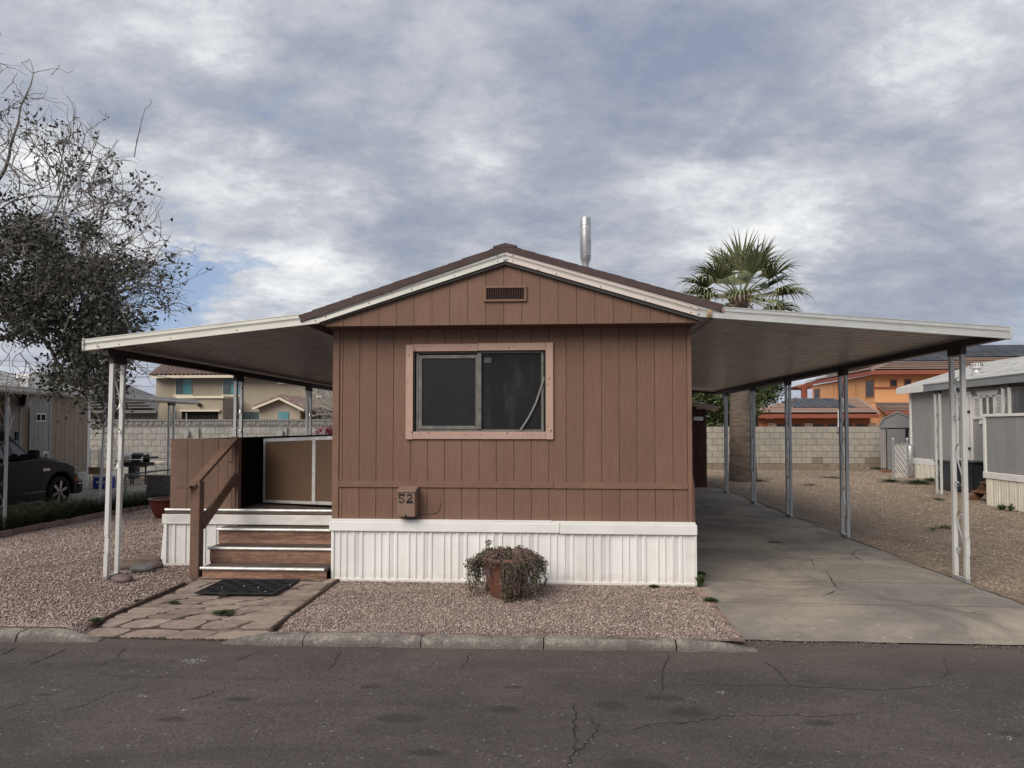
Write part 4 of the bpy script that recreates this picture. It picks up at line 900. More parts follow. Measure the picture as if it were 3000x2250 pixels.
# right: carport
car = thing('carport', 'long metal carport awning over the driveway, right of the brown home', 'carport', (4.03, 12.5, 0))
pan('ribbed_roof_pan', car, 1.335, 2.720, 4.215, 2.478, 7.012, 18.7, panm)
f2 = fascia((1.329, 0, 2.729), (4.226, 0, 2.489), .116, alumR, car)
obj('end_cap', MB().box(4.227, 4.250, 6.985, 7.03, 2.425, 2.550), alumR, parent=f2, bevel=.002)
obj('side_fascia', B(4.22, 4.24, 7.03, 18.7, 2.43, 2.474), alumR, parent=car)
obj('back_fascia', MB().sweep([(18.7, -.06), (18.72, -.06), (18.72, .06), (18.7, .06)], (1.33, 0, 2.72), (4.22, 0, 2.485)), beamm, parent=car)
obj('rust_patch', MB().poly([(aY(px, py, 6.994)) for px, py in [(2111, 901), (2116, 899), (2122, 903), (2124, 909), (2119, 914), (2113, 911), (2109, 905)]], (0, .004, 0)), mat('rust_peel', (.42, .28, .22), (.36, .22, .17), 30, rough=.9), parent=f2)
mb = MB()
for px, py in [(2050, 904), (2048.5, 919), (2044, 921), (2047, 924.5)]: mb.ball(aY(px, py, 6.994), .0045, 6, 4)
obj('screw', mb, drk, parent=f2)
mb = MB()
for (xa, ya), (xb, yb) in (((4.125, 7.04), (4.09, 10.6)), ((4.09, 10.6), (4.03, 13.2)), ((4.03, 13.2), (3.985, 18.65))): mb.bar((xa, ya, 2.4575), (xb, yb, 2.4575), .05, .065).bar((xa, ya, 2.4205), (xb, yb, 2.4205), .08, .008)
obj('beam', mb, beamm, parent=car)
for i, (x, y) in enumerate([(4.12, 7.60), (4.09, 10.53), (4.04, 12.90), (4.00, 15.1), (3.99, 17.5)]):
    make_post(car, x, y, .020, 2.417, postw if i == 0 else postg, gap=.205, ns=3, flip=1, zcs=[1.89, 1.20, .51])
jb = thing('light_fitting', 'small brass coloured lamp socket screwed to the right carport fascia', 'light fitting', aY(2078, 921, 6.99))
c = aY(2078, 918, 6.982)
obj('mounting_plate', B(c.x-.024, c.x+.024, 6.976, 6.993, c.z-.036, c.z+.036), brass, parent=jb, bevel=.003)
obj('socket', MB().lathe([(.017, 6.950), (.015, 6.960), (.018, 6.976)], (c.x, 0, c.z), 12, 'y'), mat('pink_socket', (.5, .33, .28), rough=.5), parent=jb)
obj('socket_hole', MB().lathe([(.007, 6.9485), (.007, 6.9495)], (c.x, 0, c.z), 10, 'y'), drk, parent=jb)

# ------------------------------------------------------------------ porch with steps
po = thing('porch', 'raised brown porch with white skirting left of the home', 'porch', (-3.5, 9, 0))
DX0, DX1, DY = -4.57, -2.402, 7.97
obj('deck_floor', B(DX0, DX1, DY+.003, 14.5, .622, .650), treadm, parent=po)
obj('edge_board', B(DX0-.01, DX1, DY-.016, DY+.001, .600, .638), mat('reddish_edge_board', (.10, .062, .052), (.13, .1, .09), 6, rough=.8), parent=po)
def nosing(x0, x1, y, z, parent):
    o = obj('metal_nosing', MB().sweep([(y+.03, z-.002), (y+.03, z+.003), (y+.004, z+.003), (y-.006, z-.001), (y-.009, z-.010), (y-.007, z-.022), (y, z-.026), (y+.003, z-.026), (y+.003, z-.004)], (x0, 0, 0), (x1, 0, 0)), nosem, parent=parent)
    mb = MB(); x = x0+.06
    while x < x1: mb.ball((x, y+.008, z+.003), .004, 6, 4); x += .145
    obj('nail_head', mb, drk, parent=o)
nosem = mat('aluminium_nosing', (.68, .68, .67), (.5, .5, .5), 9, rough=.35, metal=.35, dirt=((.3, .26, .24), 12, .6, .8, .5))
nosing(DX0-.01, DX1, DY-.018, .6525, po)
obj('skirt_band', B(DX0-.035, DX1, DY-.035, DY-.018, .478, .592), whitedark, parent=po, bevel=.005)
skirt_panels('skirt_panel', po, DX0+.02, -3.72, DY-.006, .01, .478, phase=.235)
obj('skirt_panel', MB().poly([(DX0-.05, DY-.03, .01), (DX0+.02, DY-.03, .01), (DX0+.02, DY-.03, .478), (DX0-.01, DY-.03, .478)], (0, .03, 0)), white, parent=po)
obj('side_skirt', B(DX0-.02, DX0, DY+.003, 14.5, -.05, .478), white, parent=po)
obj('skirt_track', B(DX0-.05, -3.75, DY-.042, DY-.031, .0, .03), white, parent=po)
sw = thing('steps', 'three wood look steps with metal nosings up to the porch', 'steps', (-3.1, 7.5, .04))
tops = [(.468, 7.72, -3.84), (.306, 7.45, -3.80), (.146, 7.18, -3.74)]
zb = [.306, .146, .030]; yb = [7.97, 7.72, 7.45]
for i, (z, y, x0) in enumerate(tops):
    obj('tread', B(x0+.01, DX1-.004, y+.004, yb[i]-.002+.02, z-.028, z-.002), treadm, parent=sw)
    nosing(x0, DX1-.004-(.02 if i == 2 else 0), y-.012, z, sw)
    x = x0+.014; zlo, zhi = zb[i]-.002 if i < 2 else .03, z-.030
    nr = 3 if i < 2 else 1
    if i == 2: zlo = .035
    for r in range(nr):
        za = zlo+(zhi-zlo)*r/nr; zc = zlo+(zhi-zlo)*(r+1)/nr-.0012; x = x0+.014; f = True
        while x < DX1-.02:
            L = random.uniform(.18, .5) if f else random.uniform(.32, .62); f = False; x2 = min(x+L, DX1-.006)
            if DX1-.006-x2 < .1: x2 = DX1-.006
            obj('plank', B(x, x2-.0012, y+.008+random.uniform(0, .0012), y+.018, za, zc), laminate, parent=sw); x = x2
    obj('stringer_box', B(x0+.02, DX1-.01, y+.020, yb[i], .0, z-.029), shadem, parent=sw)
obj('concrete_footing', B(-3.80, -2.42, 7.10, 7.22, -.01, .034), mortar, parent=sw, bevel=.01)
# front panel of the porch railing
rp = thing('porch_railing', 'brown grooved panel railing at the front left of the porch', 'railing', (-4.2, 8, .65))
for i, (a, b) in enumerate([(-4.545, -4.345), (-4.342, -4.160), (-4.157, -3.972), (-3.969, -3.86), (-3.857, -3.800)]):
    obj('siding_board', B(a, b, 7.995+random.uniform(0, .002), 8.012, .655, 1.461), hplanks, parent=rp, bevel=.002)
obj('trim_board', B(-3.858, -3.802, 7.978, 7.994, .655, .905), hplanks, parent=rp, bevel=.002)
obj('trim_board', B(-3.848, -3.802, 7.978, 7.994, 1.195, 1.40), hplanks, parent=rp, bevel=.002)
obj('corner_post', B(-3.798, -3.755, 7.975, 8.065, .655, 1.470), rail, parent=rp, bevel=.003)
obj('corner_post', B(-3.753, -3.725, 7.985, 8.06, .655, 1.468), rail, parent=rp, bevel=.003)
obj('side_panel', B(-4.55, -4.53, 8.014, 14.4, .655, 1.45), hplanks, parent=rp)
obj('inner_shade_panel', B(-4.52, DX1-.01, 9.9, 9.93, .652, 1.43), shadem, parent=rp)  # added sheet, shade under the awning put into its near-black colour
obj('inner_shade_lining', B(-4.528, -4.515, 8.03, 9.89, .652, 1.45), shadem, parent=rp)  # linings added likewise, so the opening reads as deep shade
obj('inner_shade_lining', B(-3.76, -3.745, 8.07, 8.9, .652, 1.462), shadem, parent=rp)
# folded gate with metal edges
G0, G1 = Vector((-3.665, 8.56, 0)), Vector((-2.405, 8.03, 0)); gd = (G1-G0).normalized(); gn = Vector((gd.y, -gd.x, 0))
gt = thing('porch_gate', 'open brown sheet gate with silver metal edging against the home', 'gate', (-3.0, 8.3, .66))
def gpt(s, z, o=0): p = G0.lerp(G1, s)+gn*o; return Vector((p.x, p.y, z))
zt = lambda s: 1.452+.048*s; zl = lambda s: .668+.026*s
def gq(s0, s1, a0, a1, o, th): return [gpt(s0, a0(s0), o), gpt(s1, a0(s1), o), gpt(s1, a1(s1), o), gpt(s0, a1(s0), o)], gn*th
for s0, s1 in ((.02, .578), (.612, 1.0)):
    q, t = gq(s0, s1, lambda s: zl(s)+.02, lambda s: zt(s)-.02, .0, .012); obj('gate_sheet', MB().hexa(*q, t), gatepanel, parent=gt)
mb = MB()
for s0, s1, a0, a1 in [(0, .022, zl, zt), (.576, .612, zl, zt), (.022, .576, zl, lambda s: zl(s)+.035), (.612, 1., zl, lambda s: zl(s)+.038), (.022, .576, lambda s: zt(s)-.04, zt), (.612, 1., lambda s: zt(s)-.04, zt)]:
    q, t = gq(s0, s1, a0, a1, .0125, .006); obj('metal_edging', MB().hexa(*q, t), nosem, parent=gt)
# hand rail of the stair
hr = thing('stair_handrail', 'brown wooden stair handrail with a square post beside the steps', 'handrail', (-3.83, 7.25, 0))
obj('post', MB().bar((-3.835, 7.27, -.03), (-3.833, 7.27, 1.02), .10, .10, up=(0, 1, 0)), rail, parent=hr, bevel=.004)
obj('cap_rail', MB().bar((-3.862, 7.20, .972), (-3.775, 8.0, 1.470), .10, .036), rail, parent=hr, bevel=.003)
obj('rail_end', MB().bar((-3.99, 7.18, .972), (-3.86, 7.19, .972), .09, .030), rail, parent=hr, bevel=.003)
obj('lower_rail', MB().bar((-3.785, 7.28, .57), (-3.765, 8.0, 1.03), .036, .125), rail, parent=hr, bevel=.003)
# doormat
mt = thing('doormat', 'black ribbed rubber doormat on the stone path below the steps', 'doormat', (-3.05, 6.85, .03))
M4 = [Vector((-3.44, 6.52, .026)), Vector((-2.70, 6.54, .026)), Vector((-2.67, 7.13, .030)), Vector((-3.44, 7.08, .030))]
obj('mat_base', MB().poly(M4, (0, 0, .008)), blackrough, parent=mt)
mb = MB()
for a, b in zip(M4, M4[1:]+M4[:1]): mb.bar(a+Vector((0, 0, .008)), b+Vector((0, 0, .008)), .024, .010)
obj('mat_border', mb, blackrough, parent=mt)
mb = MB()
def mp(u, v_): p = M4[0].lerp(M4[1], u).lerp(M4[3].lerp(M4[2], u), v_); return p+Vector((0, 0, .010))
for i in range(8):
    for j in range(6):
        u0, v0 = .045+i*.115, .06+j*.15
        for k in range(4):
            t = k/4
            if (i+j) % 2: mb.bar(mp(u0+.10*t, v0), mp(u0+.10*t+.02, v0+.12), .005, .007)
            else: mb.bar(mp(u0, v0+.12*t), mp(u0+.10, v0+.12*t+.02), .005, .007)
obj('tread_pattern', mb, blackrough, parent=mt, kind='stuff')
mb = MB()
for px, py in [(651, 1721), (715, 1717), (778, 1733), (850, 1714), (757, 1721)]:
    p = aZ(px, py, .045); mb.ball(p, .006, 6, 4, jit=.2)
obj('white_pebble', mb, whitespot, parent=mt)

# ------------------------------------------------------------------ planter with trailing plant
pc0 = Vector((-.515, 6.72, .0))
pt = thing('plant_pot', 'round terracotta pot before the white skirting', 'plant pot', pc0)
obj('pot_body', MB().lathe([(.135, .0), (.150, .02), (.185, .14), (.215, .26), (.232, .34), (.245, .345), (.248, .385), (.225, .388), (.215, .36), (.20, .33)], pc0, 32), terracotta, parent=pt, smooth=True)
obj('potting_soil', MB().lathe([(.001, .352), (.215, .350)], pc0, 24), dirtm, parent=pt)
pl = thing('trailing_succulent', 'straggly trailing succulent with dead mauve vines spilling over the terracotta pot', 'potted plant', pc0+Vector((0, 0, .35)))
vb = MB(); vm = MB(); LP = []
def strand(mb, a0, r1, drop, rad, n=9, green=0., wig=.012, top=.36):
    pts = []; a = a0
    for i in range(n+1):
        t = i/n; r = .04+(r1-.04)*min(1, t*2.2)+.02*sin(t*5+a0*7); z = top+.05*sin(min(1, t*2.4)*pi)-drop*max(0, t-.34)/.66
        a += random.uniform(-.05, .05); pts.append(pc0+Vector((r*cos(a)+random.uniform(-wig, wig), r*sin(a)+random.uniform(-wig, wig), max(.012, z+random.uniform(-wig, wig)))))
    mb.tube(pts, [rad*(1-.5*i/n) for i in range(n+1)], 4)
    if green:
        for i in range(2, n+1):
            for _ in range(int(random.uniform(5, 11)*green)): LP.append(tuple(pts[i].lerp(pts[i-1], random.random())+Vector((random.gauss(0, .013), random.gauss(0, .013), random.gauss(0, .011)))))
for i in range(150):
    a = random.uniform(0, 2*pi); side = abs(cos(a))
    if -2.75 < (a-2*pi if a > pi else a) < -1.72: continue
    strand(vb, a, random.uniform(.25, .38 if side > .6 else .30), random.uniform(.06, .36), .0035, green=random.uniform(.7, 1.3)*(1.25 if side > .55 else .8))
for i in range(18): strand(vb, -pi/2+random.gauss(.02, .11), random.uniform(.25, .29), random.uniform(.25, .36), .0035, green=1.1)
for i in range(75): strand(vm, -pi/2+.62+random.gauss(0, .27), random.uniform(.245, .275), random.uniform(.16, .36), .0026, wig=.008)
for i in range(24): strand(vm, -pi/2-.72+random.gauss(0, .12), random.uniform(.245, .27), random.uniform(.10, .24), .0026, wig=.008)
for i in range(110): strand(vm, random.uniform(0, 2*pi), random.uniform(.22, .285), random.uniform(.0, .13), .0038, wig=.02, top=.385)
for bx_, by_, h in [(-.16, 0, .14), (-.13, -.03, .08), (.09, 0, .10), (.02, .03, .08), (.20, 0, .06), (-.02, 0, .06)]:
    p = pc0+Vector((bx_, by_, .38)); q = p+Vector((random.uniform(-.03, .03), 0, h)); vb.tube([p, p.lerp(q, .5)+Vector((.01, 0, 0)), q], .004, 4)
    for _ in range(int(260*h*3)): LP.append(tuple(p.lerp(q, random.random())+Vector((random.gauss(0, .016), random.gauss(0, .016), random.gauss(0, .01)))))
stem = [pc0+Vector(p) for p in [(.02, -.10, .40), (.015, -.235, .385), (.018, -.262, .33), (.02, -.27, .20), (.015, -.262, .05)]]
vb.tube(stem, [.012, .010, .009, .007, .004], 6)
for i in range(900):
    a = random.uniform(0, 2*pi); r = random.uniform(.05, .30); LP.append(tuple(pc0+Vector((r*cos(a), r*sin(a), .385+random.gauss(.01, .018)-max(0, r-.24)*1.2))))
obj('vines', vb, vine, parent=pl, smooth=True); obj('dead_vines', vm, vinemauve, parent=pl, smooth=True)
V, F = leaves(np.array(LP), .017, aspect=.9); o = big_mesh('succulent_leaves', V, F, succ, parent=pl)
# cobbles
def rock(name, c, r, sq, m, label, rz=0):
    o = obj(name, MB().ball(Vector(c), r, 12, 8, sq, .06), m, label=label, cat='rock', smooth=True, org=c); o.rotation_euler.z = rz
rock('cobble', aZ(415, 1665, .045), .115, (1.15, .7, .42), pebbleg, 'smooth grey green cobble with pale veins left of the porch skirting')
rock('cobble', aZ(450, 1656, .04), .10, (1.1, .75, .5), pebblep, 'smooth plum coloured cobble touching the porch skirting')
rock('cobble', aZ(358, 1697, .035), .105, (1.15, .7, .5), pebblep, 'plum and black cobble at the foot of the front left awning post', -.1)
rock('rough_rock', aZ(395, 1656, .04), .17, (1.3, .5, .38), rockm, 'long brown rough rock lying left behind the grey cobble', .35)
rock('rough_rock', aZ(438, 1643, .05), .14, (1.2, .6, .5), rockm, 'upper brown rough rock leaning behind the cobbles at the porch corner')

# ================================================================== BLOCK WALLS
def block_wall(name, label, x0, x1, y, z0, nrow, bh, bw, m, low=None, stuff=False, topz=None, thick=.15):
    w_ = thing(name, label, 'wall', ((x0+x1)/2, y, z0))
    obj('mortar_core', B(x0, x1, y+.006, y+thick, z0, z0+nrow*bh-.002), joint, parent=w_)
    me = mk('block', B(-bw/2+.007, bw/2-.007, -.012, .10, -bh/2+.007, bh/2-.007).v, B(0, 1, 0, 1, 0, 1).f, m)
    me2 = mk('block', B(-bw/2+.007, bw/2-.007, -.012, .10, -bh/2+.007, bh/2-.007).v, B(0, 1, 0, 1, 0, 1).f, low or m)
    acc = MB(); cnt = 0
    for r in range(nrow):
        off = (bw/2 if r % 2 else 0); x = x0+off+bw/2
        while x < x1-bw*.3:
            vis = Vector((x, y, z0+(r+.5)*bh))
            if stuff: acc.box(x-bw/2+.005, x+bw/2-.005, y-.006, y+.05, z0+r*bh+.005, z0+(r+1)*bh-.005)
            else: piece('block', me2 if (low and r < 2 and random.random() < (1. if r == 0 else .3)) else me, (x, y+random.uniform(-.003, .003), z0+(r+.5)*bh), w_)
            x += bw; cnt += 1
    if stuff: obj('blocks', acc, m, parent=w_, kind='stuff')
    return w_
wr = block_wall('block_wall', 'grey concrete block wall with soil stained base behind the right gravel yard', 3.4, 14.2, 27.55, -.02, 7, .232, .388, block, blockstained)
wlft = block_wall('block_wall', 'lower pale grey block wall at the back of the left neighbour yard', -21.6, -8.0, 27.6, -.42, 8, .248, .378, blockL)
up = block_wall('block_wall', 'taller grey block wall with small courses standing behind the lower left wall', -24.5, -6.5, 28.4, -.3, 16, .137, .253, farblock, stuff=True)
zt_ = -.3+16*.137
obj('cap_course', B(-24.5, -6.5, 28.36, 28.6, zt_-.06, zt_+.01), farblock, parent=up)
mb = MB(); x = -24.4
while x < -6.6: mb.box(x, x+.105, 28.365, 28.40, zt_-.215, zt_-.085); x += random.choice((.125, .125, .25))
obj('decorative_course', mb, mat('worn_course_block', (.30, .295, .28), (.22, .215, .2), 8, rough=.95, bump=.01, bscale=20), parent=up, kind='stuff')
for px in (568, 826, 985):
    p = aY(px, 1240, 27.5); obj('pilaster', B(p.x-.2, p.x+.2, 27.50, 27.9, -.42, 1.56), blockL, parent=wlft)
for px, py0, py1, lb in [(546, 1218, 1262, 'thin grey conduit with a small box on the left block wall beside the porch panel'), (821, 1218, 1262, 'thin grey conduit with a small box on the left block wall above the gate')]:
    a = aY(px, py1, 27.4); t = thing('conduit', lb, 'conduit', a)
    obj('pipe', MB().tube([aY(px, py0-8, 27.42), a], .022, 6), galv, parent=t); obj('junction_box', B(a.x-.10, a.x+.10, 27.36, 27.48, a.z-.20, a.z), galv, parent=t)
a = aY(2461, 1250, 27.35); t = thing('conduit', 'pale bent conduit with a grey box on top of the right block wall', 'conduit', a)
obj('pipe', MB().tube([aY(2456, 1201, 27.45), aY(2457, 1235, 27.45), aY(2456, 1252, 27.45)], .028, 6), homewhite, parent=t); obj('junction_box', B(a.x-.05, a.x+.05, 27.40, 27.54, a.z-.20, a.z), galv, parent=t)
tuftc = aY(430, 1258, 27.9); mb = MB()
for i in range(26):
    b = tuftc+Vector((random.uniform(-.6, .45), 0, -.1)); mb.tube([b, b+Vector((random.uniform(-.08, .08), 0, random.uniform(.12, .42)))], .008, 3)
obj('dry_grass', mb, mat('straw', (.22, .19, .15), rough=.9), label='dry stalks of grass poking above the lower left block wall', cat='dry grass', org=tuftc)
obj('white_pipe', MB().tube([aZ(2540, 1373, .03), aZ(2573, 1372, .03)], .02, 6), homewhite, label='short white pipe lying at the foot of the right block wall', cat='pipe', org=aZ(2556, 1373, .03))

# ================================================================== PALM
PX, PY_ = 5.20, 21.1
pm = thing('palm_tree', 'fan palm with a thick grey brown trunk and drooping fronds behind the carport', 'palm tree', (PX, PY_, 0))
prof = [(.405, 0), (.39, .3), (.365, .8), (.34, 1.6), (.30, 2.3), (.27, 3.2), (.25, 4.2), (.25, 5.2), (.18, 5.5)]
pr2 = []
for (r0, h0), (r1, h1) in zip(prof, prof[1:]):
    for i in range(14):
        t = i/14; r = r0+(r1-r0)*t; pr2.append((r+(.006 if i % 2 else -.004), h0+(h1-h0)*t))
tk = MB().lathe(pr2+[prof[-1]], (PX, PY_, 0), 28)
tk.v = [(x+.018*mn.noise(Vector((x*6, y*6, z*5)))-.05*sst(0, 4, z)+.05, y+.018*mn.noise(Vector((x*6, y*6, z*5+9))), z) for x, y, z in tk.v]
obj('trunk', tk, palmtrunk, parent=pm, smooth=True)
crown = Vector((PX+.03, PY_, 5.42))
def frond(az, el, plen, blen, droop):
    d = Vector((cos(az)*cos(el), sin(az)*cos(el), sin(el))); side = Vector((-sin(az), cos(az), 0)); nrm = d.cross(side).normalized()
    if nrm.z < 0: nrm = -nrm
    p0 = crown+Vector((cos(az)*.12, sin(az)*.12, -.1+.25*max(0, sin(el)))); hub = p0+d*plen-Vector((0, 0, plen*plen*.12))
    pet = MB(); pet.tube([p0, p0.lerp(hub, .5)+Vector((0, 0, .03)), hub], [.028, .018, .012], 5)
    bl = MB(); tp = MB(); n = 26; plen *= 1.28; fa = 74 if el > .8 else (92 if el > .35 else 108)
    for i in range(n):
        a = radians(fa*(-1+2*i/(n-1))); L = blen*(1-.28*abs(a/2.1)**1.5)*random.uniform(.9, 1.06)
        dd = (d*cos(a)+side*sin(a)+nrm*(.30*abs(sin(a)))+Vector((random.gauss(0, .03), random.gauss(0, .03), random.gauss(0, .03)))).normalized(); w0 = blen*.040
        pts = []; p = hub.copy(); v_ = dd.copy(); g = (droop+.18)*(.7+.7*random.random())*1.25
        pts.append(p.copy())
        for s in range(6):
            v_ = (v_+Vector((0, 0, -1))*g*(.02+.14*max(0, s-1.5))+nrm*(.03)).normalized(); p = p+v_*L/6; pts.append(p.copy())
        sd = (side*cos(a)-d*sin(a)).normalized()
        ws = [.25, .75, 1., .8, .45, .22, .03]
        vs = []
        for q, w_ in zip(pts, ws): vs += [q-sd*w0*w_, q+nrm*w0*w_*.45, q+sd*w0*w_]
        fs = []
        for s in range(5):
            k = 3*s; fs += [(k, k+1, k+4, k+3), (k+1, k+2, k+5, k+4)]
        bl.add(vs[:18], fs); tp.add(vs[15:], [(0, 1, 4, 3), (1, 2, 5, 4)])
        if random.random() < .7:
            q = pts[4]; th = MB(); e = q+Vector((random.uniform(-.05, .05), random.uniform(-.05, .05), -random.uniform(.15, .4))); tp.add([q-sd*.004, q+sd*.004, e], [(0, 1, 2)])
    fo = obj('frond', bl, palmgreen, parent=pm); obj('petiole', pet, palmgreen, parent=fo); obj('frond_tips', tp, palmstraw, parent=fo, kind='stuff')
R = radians
for az, el, pl_, bl_, dr in [(-95, 74, .62, 1.25, .05), (200, 56, .62, 1.05, .35), (-40, 58, .70, 1.15, .12), (20, 60, .6, 1.15, .3), (150, 38, .75, 1.1, .6), (-150, 34, .8, 1.1, .5), (-30, 32, .85, 1.15, .6), (15, 26, .85, 1.15, .8),
                             (178, 12, .9, 1.1, .9), (-165, 4, .85, 1.0, 1.2), (-12, 8, .95, 1.15, .9), (5, -8, .95, 1.1, 1.0), (-70, 48, .72, 1.1, .25), (168, 62, .62, 1.1, .2), (-10, 44, .8, 1.15, .35), (-172, 22, .95, 1.15, .7), (8, 14, 1.0, 1.15, .8), (-100, 4, .6, .9, 1.3), (-60, -10, .75, .9, 1.3),
                             (90, 40, .7, 1.1, .5), (60, 20, .8, 1.1, .8), (120, 15, .8, 1.1, .8), (-25, -22, .8, .95, 1.3), (-150, -22, .75, .95, 1.3), (40, -20, .75, .9, 1.2), (140, -20, .75, .9, 1.2)]:
    frond(R(az), R(el), pl_, bl_, dr)
mb = MB()
for i in range(46):
    a = random.uniform(0, 2*pi); h = random.uniform(4.9, 5.45); r = .24; b = Vector((PX+r*cos(a), PY_+r*sin(a), h)); mb.bar(b, b+Vector((cos(a)*.16, sin(a)*.16, .16)), .07, .02)
obj('leaf_bases', mb, palmtrunk, parent=pm, kind='stuff')

# ================================================================== TREES
def inpoly(x, y, P):
    c = False; n = len(P); j = n-1
    for i in range(n):
        if (P[i][1] > y) != (P[j][1] > y) and x < (P[j][0]-P[i][0])*(y-P[i][1])/(P[j][1]-P[i][1])+P[i][0]: c = not c
        j = i
    return c
def limb(mb, a, b, r0, r1, sag=.0, n=7, wob=.05, sides=6):
    a = Vector(a); b = Vector(b); L = (b-a).length; pts = []; o = [random.uniform(0, 9) for _ in range(3)]
    for i in range(n+1):
        t = i/n; p = a.lerp(b, t)+Vector((0, 0, sag*L*4*t*(1-t))); e = L*wob*sin(pi*t)
        p += Vector((mn.noise(Vector((t*3, o[0], 0))), mn.noise(Vector((t*3, o[1], 4))), mn.noise(Vector((t*3, o[2], 8)))))*e*2; pts.append(p)
    mb.tube(pts, [r0+(r1-r0)*i/n for i in range(n+1)], sides); return pts
def twig(mb, p, d, L, r, depth, buds=None):
    pts = [p.copy()]; d = d.normalized(); cur = Vector((random.gauss(0, .16), random.gauss(0, .16), random.gauss(.02, .14)))
    n = 5
    for i in range(n):
        d = (d+cur*.8+Vector((random.gauss(0, .09), random.gauss(0, .09), random.gauss(0, .09)))).normalized(); p = p+d*L/n; pts.append(p.copy())
        if depth and random.random() < .62:
            s = Vector((random.gauss(0, 1), random.gauss(0, .7), random.gauss(.1, .9))).normalized()
            twig(mb, p, d*.9+s*.75, L*random.uniform(.35, .65), r*.6, depth-1, buds)
    mb.tube(pts, [max(.0028, r*(1-.55*i/n)) for i in range(n+1)], 4)
    if buds is not None: buds.append(pts[-1]); buds.append(pts[3])
# --- the half bare tree at the left edge
TY = 11.0
lt = thing('tree', 'large half bare tree with dark leaf clusters and pale twigs at the left edge', 'tree', (-10.9, TY, -.4))
tb = MB(); base = Vector((-10.9, TY, -.42)); fork = Vector((-10.7, TY, 2.1))
limb(tb, base, fork, .26, .19, n=6, wob=.03, sides=10)
LIMBS = [((-150, 900), .075, 11.3), ((30, 930), .06, 11.0), ((120, 960), .05, 11.4), ((-500, 700), .10, 11.2), ((-300, 420), .09, 10.8)]
nodes = []
for (px, py), r, y in LIMBS:
    q = limb(tb, fork, aY(px, py, y), r*1.25, r*.7, sag=.10, wob=.06, sides=7); nodes.append(q[-1])
n0, n1, n2, n3, n4 = nodes
SUB = [(n0, (60, 700), 10.9, .05), (n0, (-10, 620), 11.3, .05), (n1, (180, 800), 10.4, .05), (n1, (120, 860), 10.2, .045), (n2, (300, 900), 11.2, .045), (n2, (260, 1020), 11.8, .04),
       (n3, (-600, 500), 11, .06), (n4, (-150, 350), 11, .05), (n4, (-400, 200), 11, .05), (n0, (150, 640), 11.9, .045), (n1, (330, 820), 10.8, .04), (n2, (200, 1120), 11.2, .035), (n3, (-900, 800), 11.2, .06), (n3, (-700, 1050), 11, .05)]
ends = []
for a, (px, py), y, r in SUB:
    q = limb(tb, a, aY(px, py, y), r*1.3, r*.55, sag=.04, wob=.10); ends += [q[-1], q[4], q[5]]
top = limb(tb, ends[3], aY(30, 430, 11), .035, .022, wob=.1); t2 = limb(tb, top[-1], aY(98, 215, 11), .022, .009, n=6, wob=.06)
for (sx, sy), (ex, ey) in [((98, 215), (62, 185)), ((98, 215), (88, 176)), ((98, 215), (214, 208)), ((150, 218), (176, 190)), ((80, 280), (200, 311)), ((80, 280), (130, 272)), ((62, 185), (88, 172)), ((75, 290), (35, 235)), ((35, 245), (50, 212)), ((35, 245), (0, 275)), ((70, 300), (0, 285)), ((60, 340), (140, 400))]:
    limb(tb, aY(sx, sy, 11), aY(ex, ey, 11), .007, .004, n=6, wob=.08, sides=4)
obj('trunk', tb, bark, parent=lt, smooth=True)
tw = MB(); buds = []
for p in ends+nodes[:3]:
    for _ in range(3):
        twig(tw, p, Vector((random.uniform(.1, 1), random.uniform(-.5, .5), random.uniform(-.3, .9))), random.uniform(.6, 1.3), .013, 2)
FAN = [((200, 640), (343, 410)), ((215, 700), (235, 355)), ((240, 700), (338, 478)), ((230, 620), (210, 380)), ((260, 700), (415, 590)), ((280, 760), (460, 650)), ((250, 740), (415, 635)), ((300, 760), (480, 720)), ((330, 800), (522, 770)), ((320, 850), (548, 832)),
       ((340, 850), (525, 885)), ((350, 880), (558, 900)), ((230, 560), (330, 540)), ((300, 700), (465, 760)), ((150, 560), (130, 420)), ((330, 900), (480, 800)), ((300, 820), (500, 690)), ((160, 520), (193, 385)), ((300, 900), (466, 955)), ((180, 560), (290, 470)), ((120, 540), (60, 380)), ((60, 520), (20, 360)), ((280, 640), (400, 540)),
       ((380, 800), (530, 830)), ((260, 590), (372, 600)), ((310, 930), (455, 1000)), ((250, 560), (330, 480)), ((140, 480), (90, 330))]
FAN = FAN+[((a+random.uniform(-30, 40), b+random.uniform(-40, 50)), (c+random.uniform(-90, -5), d+random.uniform(-30, 60))) for _ in range(1) for (a, b), (c, d) in FAN]
for (ax_, ay_), (bx_, by_) in FAN:
    y = TY+random.uniform(-.6, .7); a = aY(ax_, ay_, y); b = aY(bx_, by_, y+random.uniform(-.4, .4)); q = limb(tw, a, b, .013, .005, sag=random.uniform(-.03, .08), n=9, wob=.13, sides=4)
    for i in range(2, 9):
        if random.random() < .75:
            d = (b-a).normalized()+Vector((random.gauss(0, .5), random.gauss(0, .4), random.gauss(0, .55))); twig(tw, q[i], d, (b-a).length*random.uniform(.15, .38), .006, 1, buds)
    buds += [q[-1], q[-2]]
for _ in range(110):                                    # inner twigs
    px, py = random.uniform(-60, 420), random.uniform(430, 1120); y = TY+random.uniform(-1, 1); d = Vector((random.gauss(.3, .8), random.gauss(0, .5), random.gauss(0, .8)))
    twig(tw, aY(px, py, y), d, random.uniform(.4, .9), .008, 1)
